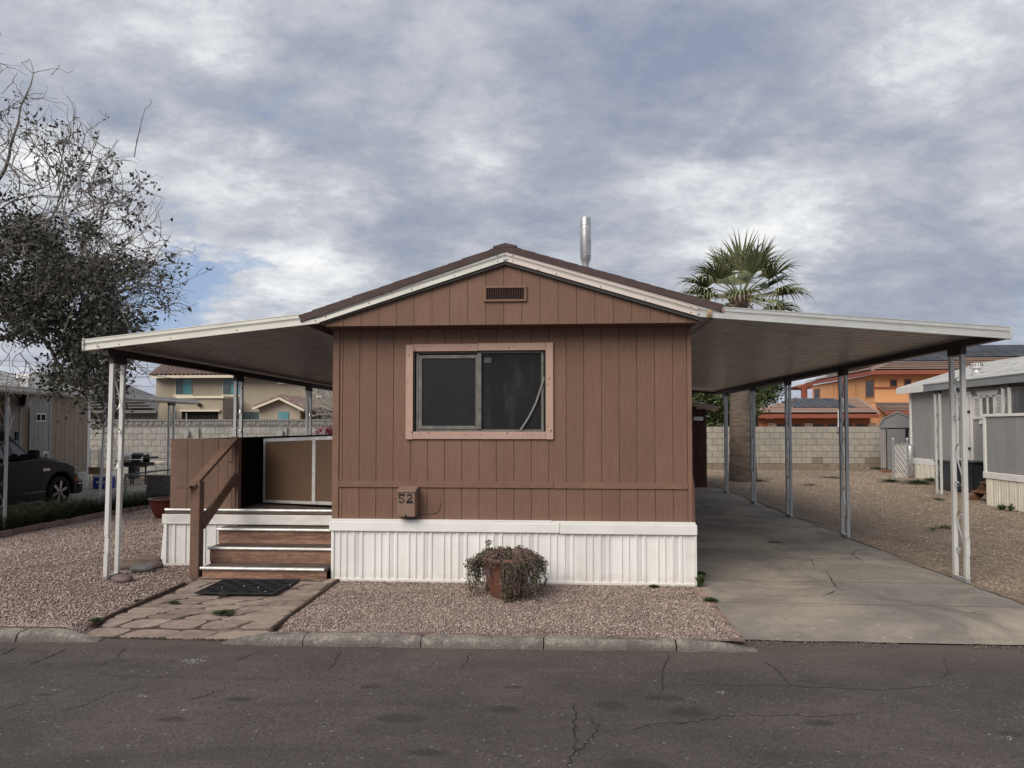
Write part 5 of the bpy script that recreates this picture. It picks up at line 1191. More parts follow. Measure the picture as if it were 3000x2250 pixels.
for sx, sy, ex, ey in [(200, 1120, 290, 1225), (150, 1080, 230, 1190), (60, 1000, 55, 1120), (300, 1150, 330, 1240), (250, 1150, 300, 1250), (0, 960, 30, 1090), (340, 1100, 380, 1200)]:
    limb(tw, aY(sx, sy, TY-.3), aY(ex, ey, TY-.3), .008, .003, n=8, wob=.12, sides=4)
obj('twigs', tw, bark, parent=lt, kind='stuff')
POLY = [(-20, 330), (40, 350), (90, 470), (165, 520), (210, 620), (290, 640), (335, 730), (400, 760), (440, 860), (452, 905), (425, 965), (390, 975), (372, 1060), (355, 1120), (330, 1180), (290, 1150), (230, 1165), (190, 1140), (150, 1150), (140, 1090), (95, 1080), (80, 1010), (30, 930), (-20, 950), (-500, 1000), (-900, 800), (-700, 300), (-300, 150)]
cl_ = []; tries = 0
while len(cl_) < 2000 and tries < 40000:
    tries += 1; px, py = random.uniform(-900, 480), random.uniform(150, 1230)
    if px < -60 and random.random() < .45: continue
    if not inpoly(px, py, POLY): continue
    y = TY+random.gauss(0, .75); dens = mn.noise(Vector((px*.011, py*.011, 2)))+.33-.5*(1 if py < 640 else 0)-.55*(1 if py < 760 and px > 190 else 0)-.25*(1 if px > 330 and py < 900 else 0)+(.3 if 650 < py < 1000 and px < 330 else 0)
    if random.random()*.8 < dens: cl_.append(aY(px, py, y))
for px, py in [(70, 330), (245, 480), (250, 530), (200, 440), (405, 535), (420, 545), (500, 820), (490, 905), (392, 640), (470, 850), (340, 550), (300, 500), (150, 382), (140, 372), (290, 1222), (303, 1235), (285, 1240), (360, 1200), (300, 1198), (250, 1205), (210, 1195), (120, 1118), (135, 1132), (20, 980), (8, 985), (40, 1170-180), (325, 1215), (345, 1170), (165, 1140), (180, 1128), (330, 990), (410, 955)]: cl_.append(aY(px, py, TY+random.uniform(-.3, .3)))
P = []
for c in cl_:
    n = random.randint(14, 34); s = random.uniform(.05, .12)
    P.append(np.array(c)[None]+np.random.normal(0, 1, (n, 3))*np.array([s, s, s*1.15]))
for b in buds:
    if random.random() < .12: P.append(np.array(b)[None]+np.random.normal(0, .012, (3, 3)))
P = np.concatenate(P); V, F = leaves(P, .074, up=.3, aspect=.55)
big_mesh('foliage', V, F, leafdark, parent=lt)

def crown_tree(name, label, x, y, z0, zc, rx, rz, n, lm, size, trunk_r=.18, base=0):
    t = thing(name, label, 'tree', (x, y, z0)); mb = MB(); top = Vector((x, y, zc)); limb(mb, (x, y, z0), top, trunk_r, trunk_r*.5, wob=.03, sides=7)
    pts = []
    for i in range(n):
        while True:
            d = Vector((random.uniform(-1, 1), random.uniform(-1, 1), random.uniform(-.8, 1)))
            if .25 < d.length < 1: break
        c = Vector((x+d.x*rx, y+d.y*rx, zc+d.z*rz))
        if mn.noise(c*.9) < -.30: continue
        if random.random() < .10: limb(mb, top, c, .03, .01, n=4, wob=.08, sides=4)
        k = random.randint(22, 44); s = random.uniform(.12, .26); pts.append(np.array(c)[None]+np.random.normal(0, 1, (k, 3))*np.array([s, s, s*.55]))
    obj('trunk', mb, darkbark, parent=t, smooth=True); P = np.concatenate(pts); V, F = leaves(P, size, aspect=.4); big_mesh('foliage', V, F, lm, parent=t)
c = aY(2085, 1190, 33); crown_tree('tree', 'green leafy tree rising behind the block wall beside the brown shed', c.x, 33, 0, 2.9, 2.1, 1.9, 650, leafgreen, .19)
c = aY(2262, 1140, 35); crown_tree('tree', 'green tree with feathery branches behind the palm trunk', c.x-.75, 35, 0, 3.6, 1.25, 1.2, 200, leafgreen, .16)
# bare tree in front of the beige house, bougainvillea below it
bt = thing('bare_tree', 'bare whitish branches in front of the beige house beside the brown home', 'tree', (-8.8, 26.0, 0)); mb = MB(); wb = mat('white_bark', (.36, .34, .31), rough=.9)
b0 = Vector((-8.1, 26, 0)); f0 = aY(1000, 1215, 26); limb(mb, b0, f0, .06, .05)
for ex, ey in [(880, 1165), (905, 1145), (935, 1130), (962, 1143), (870, 1205), (900, 1225), (925, 1240), (945, 1180), (915, 1195), (960, 1230), (985, 1140)]:
    y = 26+random.uniform(-.5, .5); q = limb(mb, f0, aY(ex, ey, y), .028, .010, sag=.08, wob=.08, sides=5)
    for i in (3, 4, 5, 6):
        for _ in range(2): twig(mb, q[i], Vector((random.gauss(-.5, .5), 0, random.gauss(0, .8))), random.uniform(.3, .8), .009, 1)
obj('branches', mb, wb, parent=bt)
bg_ = thing('bougainvillea', 'magenta flowering shrub rising behind the open porch gate', 'flowering shrub', (-6.4, 18.5, 0)); mb = MB(); P = []
c0 = aY(960, 1275, 18.5)
for i in range(34):
    e = c0+Vector((random.uniform(-.28, .35), random.uniform(-.2, .2), random.uniform(-.35, .17))); limb(mb, (c0.x+.1, 18.5, 0), e, .012, .005, n=5, wob=.05, sides=4); P.append(np.array(e)[None]+np.random.normal(0, .045, (34, 3)))
obj('stems', mb, darkbark, parent=bg_); V, F = leaves(np.concatenate(P), .045, aspect=.8); big_mesh('bracts', V, F, magenta, parent=bg_)

# ================================================================== POWER LINES
PLL = ['topmost', 'second', 'third', 'fourth', 'fifth', 'lowest']
for i, (ya, yb) in enumerate([(1030, 1066), (1047, 1069), (1070, 1097), (1078, 1098), (1100, 1127), (1122, 1148)]):
    a = aY(-60, ya+22, 70); b = aY(620, yb+3, 70); n = 14
    pts = [a.lerp(b, t/n)-Vector((0, 0, .9*4*(t/n)*(1-t/n)*.25)) for t in range(n+1)]
    obj('power_line', MB().tube(pts, .022, 4), wirem, label=PLL[i]+' of the six thin power lines crossing the sky behind the left awning post', cat='power line', group='power lines behind the left houses', org=a)

# ================================================================== NEIGHBOURS, RIGHT
def PP(pts, y, off=(0, .05, 0)): return MB().poly([aY(a, b, y) for a, b in pts], off)
def rectY(x0, y0, x1, y1, Y, d=.05):
    a = aY(x0, y0, Y); b = aY(x1, y1, Y); return MB().box(a.x, b.x, Y, Y+d, min(a.z, b.z), max(a.z, b.z))
def courses(a, b, c, d, rows, th=.05, step=.03, cols=1):
    """lapped roof courses on the quad eave a-b, ridge c(right)-d(left)"""
    a, b, c, d = map(Vector, (a, b, c, d)); mb = MB(); up = Vector((0, 0, 1))
    for i in range(rows):
        t0, t1 = i/rows, (i+1)/rows+.01; l0, r0, l1, r1 = a.lerp(d, t0), b.lerp(c, t0), a.lerp(d, t1), b.lerp(c, t1)
        L = (r0-l0).length; n = max(1, int(L/cols)) if cols else 1
        for j in range(n):
            u0, u1 = j/n, (j+1)/n-.006/max(L/n, .1); h = up*(th+random.uniform(-.006, .006))
            q = [l0.lerp(r0, u0), l0.lerp(r0, u1), l1.lerp(r1, u1), l1.lerp(r1, u0)]
            lip = h*.62; rb0 = q[0].lerp(q[3], .30); rb1 = q[1].lerp(q[2], .30)
            mb.add([q[0]+h, q[1]+h, q[2]+up*.01, q[3]+up*.01, q[0]+lip, q[1]+lip, rb0+lip*.9, rb1+lip*.9], [(0, 1, 2, 3), (4, 5, 1, 0), (6, 7, 5, 4)])
    return mb
def slab(pts, th): return MB().poly(pts, (0, 0, -th))
def panelgrid(parent, o, u, v, nu, nv, w_, h_, m=solar, skip=()):
    o, u, v = Vector(o), Vector(u).normalized(), Vector(v).normalized(); n = u.cross(v).normalized()
    for i in range(nu):
        for j in range(nv):
            if (i, j) in skip: continue
            a = o+u*(i*w_)+v*(j*h_)+n*.22; q = [a, a+u*(w_-.06), a+u*(w_-.06)+v*(h_-.06), a+v*(h_-.06)]
            obj('solar_panel', MB().poly(q, n*-.05), m, parent=parent)
oh = thing('orange_house', 'large two storey orange stucco house with tan tiles and solar panels beyond the wall', 'house', (19, 52, 0))
C0 = aY(2566, 1250, 50.3); zE = aY(2566, 1096, 50.3).z; C0.z = 0
L0 = aY(2381, 1250, 64); R0_ = Vector((C0.x+13.5, 50.3, 0))
wl_ = MB(); wl_.box(C0.x, R0_.x, 50.3, 50.6, 0, zE+.02)
dv = (L0-C0); dv.z = 0; nv = Vector((dv.y, -dv.x, 0)).normalized()
wl_.poly([Vector((C0.x, C0.y, 0)), Vector((L0.x, L0.y, 0)), Vector((L0.x, L0.y, zE)), Vector((C0.x, C0.y, zE))], nv*(.25 if nv.x > 0 else -.25))
obj('wall', wl_, orange, parent=oh)
def onleft(px, py, off=.03):                            # point on the oblique left wall seen at a pixel
    r = ray(px, py); n = Vector((dv.y, -dv.x, 0)); t = n.dot(Vector((C0.x, C0.y, 0)))/n.dot(r); p = Vector((0, 0, HC))+r*t; return p
nsgn = -nv if nv.x > 0 else nv
def left_window(x0, y0, x1, y1, nm='window'):
    ya = (y0+y1)/2
    q = [onleft(x0, y0), onleft(x1, y0), onleft(x1, y1), onleft(x0, y1)]; zt_, zb_ = max(q[0].z, q[1].z), min(q[2].z, q[3].z)
    q[0].z = q[1].z = (q[0].z+q[1].z)/2; q[2].z = q[3].z = (q[2].z+q[3].z)/2
    wnd = obj(nm, MB().poly([p+nsgn*.02 for p in q], nsgn*.02), orangedk, parent=oh)
    cx = sum(q, Vector())/4; qq = [cx+(p-cx)*.86+nsgn*.042 for p in q]; obj('pane', MB().poly(qq, nsgn*.01), darkglass, parent=wnd)
left_window(2386, 1138, 2403, 1171); left_window(2537, 1113, 2562.5, 1165); left_window(2463, 1127, 2474, 1172)
for px in (2443, 2453, 2508):
    a = onleft(px, 1126)+nsgn*.02; b = onleft(px, 1170)+nsgn*.02; b.x, b.y = a.x, a.y; obj('downpipe', MB().tube([a, b], .03, 5), orangedk, parent=oh)
for x0, y0, x1, y1 in [(2608, 1112, 2629, 1132), (2650, 1111, 2671, 1130), (2700, 1120, 2720, 1150)]:
    wnd = obj('window', rectY(x0, y0, x1, y1, 50.22, .08), orangedk, parent=oh); obj('pane', rectY(x0+1.8, y0+1.8, x1-1.8, y1-1.8, 50.19, .03), darkglass, parent=wnd)
obj('band', MB().box(C0.x-.05, R0_.x, 50.18, 50.3, aY(2600, 1137, 50.2).z, aY(2600, 1133, 50.2).z), redfascia, parent=oh)
# main roof
A_ = aY(2556, 1086, 49.5); D_ = Vector((A_.x+15.5, 49.5, A_.z)); RL = aY(2704, 1024, 55.5); RR = aY(2880, 1026, 55.5); BL = aY(2360, 1122, 65.5); RB = RL+(BL-A_)*.9; BL.z = A_.z; BL = aY(2360, 1122, 65.5)
obj('roof', slab([A_, D_, RR, RL], .12).poly([A_, RL, BL], (0, 0, -.12)).poly([D_, RR, Vector((D_.x, 62, D_.z))], (0, 0, -.12)), tiletan, parent=oh)
obj('roof_tiles', courses(A_, D_, RR, RL, 11, .20, cols=0).add(*(lambda m_: (m_.v, m_.f))(courses(BL, A_, RL, RL, 10, .18, cols=0))), tiletan, parent=oh, kind='stuff')
obj('hip_tiles', MB().tube([A_+Vector((0, 0, .08)), RL+Vector((0, 0, .1))], .11, 6).tube([RL+Vector((0, 0, .1)), RR+Vector((0, 0, .1))], .11, 6).tube([RR+Vector((0, 0, .1)), D_+Vector((0, 0, .08))], .11, 6), tiletan, parent=oh)
obj('fascia', MB().bar(A_-Vector((0, 0, .12)), D_-Vector((0, 0, .12)), .1, .26).bar(A_-Vector((0, 0, .12)), BL-Vector((0, 0, .12)), .1, .26), redfascia, parent=oh)
obj('eave_underside', slab([A_-Vector((0, 0, .2)), D_-Vector((0, 0, .2)), Vector((D_.x, 50.6, D_.z-.2)), Vector((A_.x+.6, 50.6, A_.z-.2))], .03), orangedk, parent=oh)
up_ = (RL-A_); upv = Vector((0, RL.y-A_.y, RL.z-A_.z)).normalized()
def onroof(px, py):                                      # point of the front slope seen at a pixel
    n = Vector((1, 0, 0)).cross(upv); r = ray(px, py); t = n.dot(A_-Vector((0, 0, HC)))/n.dot(r); return Vector((0, 0, HC))+r*t
for (x0, y0, nU) in [(2634, 1065, 4), (2679, 1054, 9), (2700, 1042, 9), (2748, 1033, 6)]:
    o_ = onroof(x0, y0); panelgrid(oh, o_, (1, 0, 0), upv, nU, 1, 1.15 if nU > 4 else 1.0, 1.55)
# panels on the left slope
lu = (BL-A_).normalized(); lv = (RL-A_)-lu*((RL-A_).dot(lu)); 
if True:
    base = A_+lu*3.4+lv*.10; nn = lu.cross(lv).normalized(); nn = nn if nn.z > 0 else -nn
    for i in range(6):
        hmax = 2 if i < 3 else 1
        for j in range(hmax):
            a = base+lu*(i*1.7)+lv.normalized()*(j*1.05+i*.05)+nn*.35; q = [a, a+lu*1.65, a+lu*1.65+lv.normalized()*1.0, a+lv.normalized()*1.0]
            obj('solar_panel', MB().poly(q, nn*-.05), solar, parent=oh)
# balcony corner
bp = aY(2358, 1140, 66); bw_ = aY(2336, 1140, 66)
obj('balcony_post', MB().box(bp.x-.22, bp.x+.22, 66, 66.4, aY(2358, 1170, 66).z-2.5, aY(2358, 1138, 66).z), redfascia, parent=oh)
obj('balcony_roof', MB().poly([aY(2334, 1133, 66), aY(2382, 1120, 66), aY(2382, 1138, 66), aY(2341, 1138, 66)], (0, 3, 0)), redfascia, parent=oh)
# garage wing
GYh = 43.0
a = aY(2217, 1220, GYh); b = aY(2572, 1220, GYh); zt2 = aY(2400, 1220, GYh).z
obj('garage_wall', MB().box(a.x+.1, b.x-.2, GYh+.6, GYh+.8, 0, zt2+.02), orangedk, parent=oh)
Rl, Rr = aY(2333, 1171, 50.2), aY(2510, 1171, 50.2); El, Er = aY(2214, 1214, GYh), aY(2574, 1214, GYh); El.z = Er.z = (El.z+Er.z)/2; Rl.z = Rr.z
obj('garage_roof', slab([El, Er, Rr, Rl], .1).poly([El, Rl, Vector((El.x-.2, 56, El.z))], (0, 0, -.1)).poly([Er, Vector((Er.x, 50.2, Er.z)), Rr], (0, 0, -.1)), tiletan, parent=oh)
obj('garage_roof_tiles', courses(El, Er, Rr, Rl, 10, .20, cols=0), tiletan, parent=oh, kind='stuff')
obj('garage_hip_tiles', MB().tube([El+Vector((0, 0, .08)), Rl+Vector((0, 0, .1))], .10, 6).tube([Er+Vector((0, 0, .08)), Rr+Vector((0, 0, .1))], .10, 6), tiletan, parent=oh)
obj('garage_fascia', MB().box(El.x, Er.x, GYh-.08, GYh+.02, El.z-.22, El.z+.02), redfascia, parent=oh)
gu = Vector((0, Rl.y-El.y, Rl.z-El.z)).normalized()
def onroof2(px, py):
    n = Vector((1, 0, 0)).cross(gu); r = ray(px, py); t = n.dot(El-Vector((0, 0, HC)))/n.dot(r); return Vector((0, 0, HC))+r*t
o1 = onroof2(2333, 1203); o2 = onroof2(2513, 1203); wq = (o2.x-o1.x)/6; hq = (onroof2(2400, 1185)-onroof2(2400, 1203)).length
panelgrid(oh, o1, (1, 0, 0), gu, 6, 1, wq, hq); o3 = onroof2(2340, 1184.5); panelgrid(oh, o3, (1, 0, 0), gu, 4, 1, wq*1.12, (onroof2(2400, 1176)-onroof2(2400, 1184)).length)
for x0, x1 in [(2276, 2307), (2322, 2354), (2381, 2416), (2423, 2458), (2465, 2498), (2507, 2540)]:
    q = [(x0, 1275), (x1, 1275), (x1, 1247), (x1-4, 1243.5), ((x0+x1)/2, 1242), (x0+4, 1243.5), (x0, 1247)]
    f_ = obj('garage_window', PP([(x0-2, 1275), (x1+2, 1275), (x1+2, 1239.5), (x0-2, 1239.5)], GYh+.56, (0, .05, 0)), redfascia, parent=oh); obj('pane', PP(q, GYh+.50, (0, .05, 0)), darkglass, parent=f_)
for x0, x1 in [(2251, 2275), (2358, 2381), (2546, 2568)]:
    mb = MB(); y = 1239.5
    for r_ in range(9):
        x = x0+random.uniform(-1, 1)
        while x < x1: L = random.uniform(4, 8); a = aY(x, y+4, GYh+.45); b = aY(min(x1, x+L)-.5, y+.4, GYh+.45); mb.box(a.x, max(a.x+.02, b.x), GYh+.44+random.uniform(-.03, .02), GYh+.58, a.z, b.z); x += L
        y += 4
    obj('stone_pier', mb, stoneven, parent=oh, kind='stuff')
for px in (2249, 2260): obj('flood_light', MB().ball(aY(px, 1222, GYh+.3), .12, 8, 6), homewhite, parent=oh, smooth=True)
S0, S1 = aY(2562, 1180, 50.0), aY(2700, 1180, 50.0); F0, F1 = aY(2592, 1204, 48.2), aY(2730, 1204, 48.2); F0.z = F1.z
obj('porch_roof', slab([F0, F1, S1, S0], .1), tiletan, parent=oh); obj('porch_roof_tiles', courses(F0, F1, S1, S0, 6, .13, cols=0), tiletan, parent=oh, kind='stuff')
obj('porch_fascia', MB().box(F0.x, F1.x, 48.12, 48.2, F0.z-.22, F0.z), redfascia, parent=oh)
obj('porch_wall', MB().box(F0.x-.2, F1.x, 49.8, 50.25, 0, S0.z-.1), orange, parent=oh)

# brown shed at the end of the driveway
bs = thing('garden_shed', 'narrow dark brown board shed with pinkish roof edge behind the home', 'shed', (2.5, 19.6, 0))
obj('shed_wall', MB().box(1.36, 3.84, 19.16, 21.0, .0, 2.06), soffitm, parent=bs)
x = 1.40
while x < 3.8: obj('shed_board', B(x, min(x+.235, 3.84), 19.13, 19.16, .02, 2.12 if x < 3.5 else 2.06), mat('shed_red_brown', (.075, .035, .027), (.06, .028, .022), 4, (4, 4, .4), rough=.75, var=.12) if 'shed_red_brown' not in MATS else MATS['shed_red_brown'], parent=bs, bevel=.003); x += .24
obj('shed_roof', MB().add([(1.0, 18.95, 2.86), (4.08, 18.95, 2.09), (4.08, 21.2, 2.09), (1.0, 21.2, 2.86), (1.0, 18.95, 2.90), (4.08, 18.95, 2.13), (4.08, 21.2, 2.13), (1.0, 21.2, 2.90)], [(3, 2, 1, 0), (4, 5, 6, 7), (0, 1, 5, 4), (1, 2, 6, 5), (2, 3, 7, 6), (3, 0, 4, 7)]), mat('shed_roof_pale', (.42, .36, .31), rough=.8), parent=bs)
obj('roof_fascia', MB().hexa((1.0, 18.93, 2.76), (4.08, 18.93, 1.99), (4.08, 18.93, 2.075), (1.0, 18.93, 2.845), (0, .02, 0)), pinktrim, parent=bs)
a = aY(2032, 1232, 19.12); b = aY(2060, 1221, 19.12); obj('metal_plate', MB().box(a.x, b.x, 19.105, 19.128, a.z, b.z), galv, parent=bs)

# barn shaped metal shed
ms = thing('garden_shed', 'grey metal shed with barn shaped roof beside the block wall', 'shed', (10.98, 25.5, 0))
gam = [(2573, 1250), (2588, 1225), (2625, 1207.5), (2657, 1222), (2675, 1250)]; g3 = [aY(a, b, 25.5) for a, b in gam]; g3[-1].z = g3[0].z
obj('gable_panel', MB().poly([p+Vector((0, -.02, 0)) for p in g3], (0, .05, 0)), shedgrey, parent=ms)
rr = MB()
for a, b in zip(g3, g3[1:]): rr.hexa(a, b, b+Vector((0, 1.25, 0)), a+Vector((0, 1.25, 0)), (0, 0, .03))
obj('roof', rr, mat('rusty_pink_metal', (.36, .24, .21), (.28, .2, .19), 3, rough=.5), parent=ms); rt = MB()
for a, b in zip(g3, g3[1:]): rt.bar(a-Vector((0, .04, 0)), b-Vector((0, .04, 0)), .03, .05)
obj('roof_trim', rt, shedgrey, parent=ms)
xa, xb = aY(2579, 1300, 25.5).x, aY(2670, 1300, 25.5).x; zt3 = g3[0].z
obj('wall', MB().box(xa+.02, xb, 25.54, 26.7, .05, zt3), shedgrey, parent=ms)
x = xa
while x < aY(2597, 1300, 25.5).x-.02: obj('ribbed_panel', B(x, x+.055, 25.49, 25.54, .16, zt3-.02), shedpale, parent=ms, bevel=.01); x += .062
d0, d1 = aY(2598, 1257, 25.45), aY(2653, 1372, 25.45); obj('door', MB().box(d0.x, d1.x-.05, 25.44, 25.47, .12, d0.z), shedgrey, parent=ms)
obj('door_gap', MB().box(d0.x-.035, d0.x-.004, 25.47, 25.5, .12, d0.z).box(d1.x-.045, d1.x+.03, 25.47, 25.5, .12, d0.z), drk, parent=ms)
obj('track', MB().box(xa, xb, 25.43, 25.5, zt3-.04, zt3+.02), shedgrey, parent=ms); obj('floor_frame', MB().box(xa, xb, 25.46, 25.5, 0, .12), newwood, parent=ms)

ms.rotation_euler.z = radians(-22)

# gate with white slats
cg = thing('chain_link_gate', 'narrow chain link gate woven with white slats beside the grey home', 'gate', (10.35, 22.5, 0))
ga, gb = aZ(2619, 1404, 0), aZ(2656, 1404, 0); gy = 22.5; xa, xb = aY(2619, 1350, gy).x, aY(2657, 1350, gy).x; ht = aY(2619, 1300, gy).z
for x in (xa-.02, xb+.02):
    p = obj('gate_post', MB().tube([(x, gy, 0), (x, gy, ht+.12)], .035, 8), galv, parent=cg); obj('post_cap', MB().ball((x, gy, ht+.14), .045, 8, 6), galv, parent=p)
obj('top_rail', MB().tube([(xa, gy, ht), (xb, gy, ht)], .022, 6), galv, parent=cg)
for layer, sg in ((0, 1), (1, -1)):
    z = -.60; rise = .56
    while z < ht+.6:
        z0_, z1_ = (z, z+rise) if sg > 0 else (z+rise, z); x0, x1 = xa, xb; hh = .030
        for lim in (0.02, ht-hh):                        # clip to the frame
            if (z0_-lim)*(z1_-lim) < 0:
                t = (lim-z0_)/(z1_-z0_); xm = x0+(x1-x0)*t
                if (z0_ < lim) == (lim < .1): x0, z0_ = xm, lim
                else: x1, z1_ = xm, lim
        if min(z0_, z1_) >= .0199 and max(z0_, z1_) <= ht-hh+.001 and x1-x0 > .03:
            obj('slat', MB().hexa((x0, gy-.014*layer, z0_), (x1, gy-.014*layer, z1_), (x1, gy-.014*layer, z1_+hh), (x0, gy-.014*layer, z0_+hh), (0, .004, 0)), slatw, parent=cg)
        z += .088 if layer == 0 else .20
gc = aY(2668, 1350, 23.1); obj('grey_bin', MB().lathe([(.13, 0), (.15, .05), (.15, .95), (.12, 1.02), (.03, 1.05)], (gc.x-.02, 23.1, 0), 16), galv, label='grey round metal container standing between the slatted gate and the grey home', cat='container', org=(gc.x, 23.1, 0), smooth=True)

# grey mobile home on the right
gh = thing('mobile_home', 'grey sided mobile home with white trim and pale shingle roof on the right', 'mobile home', (13, 18, 0))
HXg = 11.0; YF, YN = 23.25, 9.0
def wX(px, py, X_=HXg): return aX(px, py, X_)
obj('wall', MB().box(HXg+.02, 15.2, YN, YF, .0, 2.70), homegrey, parent=gh)
y = YF
edges = []
while y > YN: 
    y2 = y-1.2 if len(edges) < 3 else y-.40; edges.append((y2, y)); y = y2
for a, b in edges: obj('siding_panel', B(HXg-.012, HXg+.02, a+.006, b-.006, .60, 2.66), homegrey, parent=gh)
obj('corner_trim', B(HXg-.03, HXg+.03, YF-.10, YF+.02, .60, 2.66), homewhite, parent=gh)
obj('skirt_band', B(HXg-.05, HXg+.02, 16.6, YF+.02, .44, .62), homewhite, parent=gh, bevel=.01)
mb = MB(); y = YF; i = 0
while y > 16.6:
    obj('skirt_panel', MB().box(HXg-.035, HXg-.01, y-.29, y-.01, .0, .45).box(HXg-.050, HXg-.035, y-.20, y-.15, .0, .45).box(HXg-.050, HXg-.035, y-.10, y-.05, .0, .45), skirtcream, parent=gh); y -= .30
# roof: eave over X=11, ridge further right
E0, E1 = Vector((10.78, YF+.35, 2.83)), Vector((10.78, YN, 2.83)); Q0, Q1 = Vector((13.3, YF+.35, 3.62)), Vector((13.3, YN, 3.62))
rg = obj('roof', MB().hexa(E0, E1, Q1, Q0, (0, 0, -.04)).hexa(Q0, Q1, Vector((15.5, YN, 2.83)), Vector((15.5, YF+.35, 2.83)), (0, 0, -.04)), roofgrey, parent=gh)
mb = MB(); nr = 15
for i in range(nr):
    a0, a1 = E0.lerp(Q0, i/nr), E0.lerp(Q0, (i+1)/nr+.01); y = YF+.35; k = 0; 
    off = .5*(i % 2)
    y0_ = YF+.35
    while y0_ > 12:
        L = .9 if k else .9*(1-off*.5); y1_ = y0_-L; h = random.uniform(.008, .02); mb.add([(a0.x, y0_, a0.z+h), (a0.x, y1_+.01, a0.z+h), (a1.x, y1_+.01, a1.z+.004), (a1.x, y0_, a1.z+.004), (a0.x, y0_, a0.z-.01), (a0.x, y1_+.01, a0.z-.01)], [(0, 1, 2, 3), (4, 5, 1, 0)]); y0_ = y1_; k += 1
obj('shingles', mb, roofgrey, parent=rg, kind='stuff')
obj('eave_fascia', B(10.74, 10.785, YN, YF+.36, 2.64, 2.835), homewhite, parent=gh); obj('rake_fascia', MB().hexa((10.76, YF+.35, 2.66), (13.3, YF+.35, 3.45), (13.3, YF+.35, 3.62), (10.76, YF+.35, 2.84), (0, .03, 0)), homewhite, parent=gh)
obj('eave_soffit', B(10.78, HXg, YN, YF+.3, 2.655, 2.665), homewhite, parent=gh)
# door
dy0, dy1 = wX(2807, 1200).y, wX(2851, 1200).y; dz1, dz0 = wX(2801, 1158).z, wX(2848, 1352).z; dn, df = min(dy0, dy1), max(dy0, dy1)
dr = obj('door', B(HXg-.04, HXg-.012, dn+.08, df-.08, dz0+.06, dz1-.08), homegrey, parent=gh)
mb = MB().box(HXg-.05, HXg-.013, dn, dn+.08, dz0, dz1).box(HXg-.05, HXg-.013, df-.08, df, dz0, dz1).box(HXg-.05, HXg-.013, dn+.08, df-.08, dz1-.08, dz1).box(HXg-.05, HXg-.013, dn+.08, df-.08, dz0, dz0+.06)
mb.box(HXg-.06, HXg-.04, dn+.13, dn+.20, dz0+.06, dz1-.08).box(HXg-.06, HXg-.04, dn-.02, df+.02, dz1, dz1+.07)
obj('door_frame', mb, homewhite, parent=dr)
obj('hinge', MB().box(HXg-.075, HXg-.05, dn+.05, dn+.15, dz1-.50, dz1-.44).box(HXg-.075, HXg-.05, dn+.05, dn+.15, dz0+.32, dz0+.38), black, parent=dr)
# window with shutters
sz1, sz0 = wX(2860, 1162).z, wX(2860, 1228).z
def yof(px): return wX(px, 1190).y
for a, b in ((2855, 2878), (2919, 2942)):
    ya, yb_ = sorted((yof(a), yof(b))); s_ = obj('shutter', MB().box(HXg-.045, HXg-.013, ya, ya+.05, sz0, sz1).box(HXg-.045, HXg-.013, yb_-.05, yb_, sz0, sz1).box(HXg-.045, HXg-.013, ya+.05, yb_-.05, sz0, sz0+.05).box(HXg-.045, HXg-.013, ya+.05, yb_-.05, sz1-.05, sz1), homewhite, parent=gh)
    z = sz0+.055
    while z < sz1-.06: obj('louvre', MB().hexa((HXg-.020, ya+.05, z+.018), (HXg-.020, yb_-.05, z+.018), (HXg-.040, yb_-.05, z), (HXg-.040, ya+.05, z), (0, 0, .006)), homewhite, parent=s_); z += .034
ya, yb_ = sorted((yof(2879), yof(2918))); wg = obj('window', MB().box(HXg-.05, HXg-.013, ya, ya+.04, sz0, sz1).box(HXg-.05, HXg-.013, yb_-.04, yb_, sz0, sz1).box(HXg-.05, HXg-.013, ya, yb_, sz1-.04, sz1).box(HXg-.05, HXg-.013, ya, yb_, sz0, sz0+.03).box(HXg-.05, HXg-.02, (ya+yb_)/2-.03, (ya+yb_)/2+.03, sz0, sz1), homewhite, parent=gh)
obj('pane', B(HXg-.03, HXg-.015, ya+.04, yb_-.04, sz0+.03, sz1-.04), frameg, parent=wg)
obj('window_header', MB().poly([(HXg-.055, ya-.12, sz1+.01), (HXg-.055, yb_+.12, sz1+.01), (HXg-.055, yb_+.2, sz1+.13), (HXg-.055, ya-.2, sz1+.13)], (.04, 0, 0)), homewhite, parent=wg)
obj('window_sill', MB().poly([(HXg-.055, ya-.05, sz0-.02), (HXg-.055, yb_+.05, sz0-.02), (HXg-.055, yb_+.10, sz0-.13), (HXg-.055, ya-.10, sz0-.13)], (.04, 0, 0)), homewhite, parent=wg)
vc = aY(2861, 1097, 20.3)
vp = obj('roof_vent', MB().lathe([(.17, -.16), (.10, .10), (.09, .16)], vc, 16), nosem, parent=rg, smooth=True)
obj('vent_cap', MB().lathe([(.13, .15), (.145, .17), (.145, .28), (.125, .31), (.03, .32)], vc, 18), nosem, parent=vp)
mb = MB()
for i in range(14): t = 2*pi*i/14; mb.box(vc.x+.144*cos(t)-.006, vc.x+.144*cos(t)+.006, vc.y+.144*sin(t)-.006, vc.y+.144*sin(t)+.006, vc.z+.22, vc.z+.29)
obj('vent_fins', mb, black, parent=vp, kind='stuff')
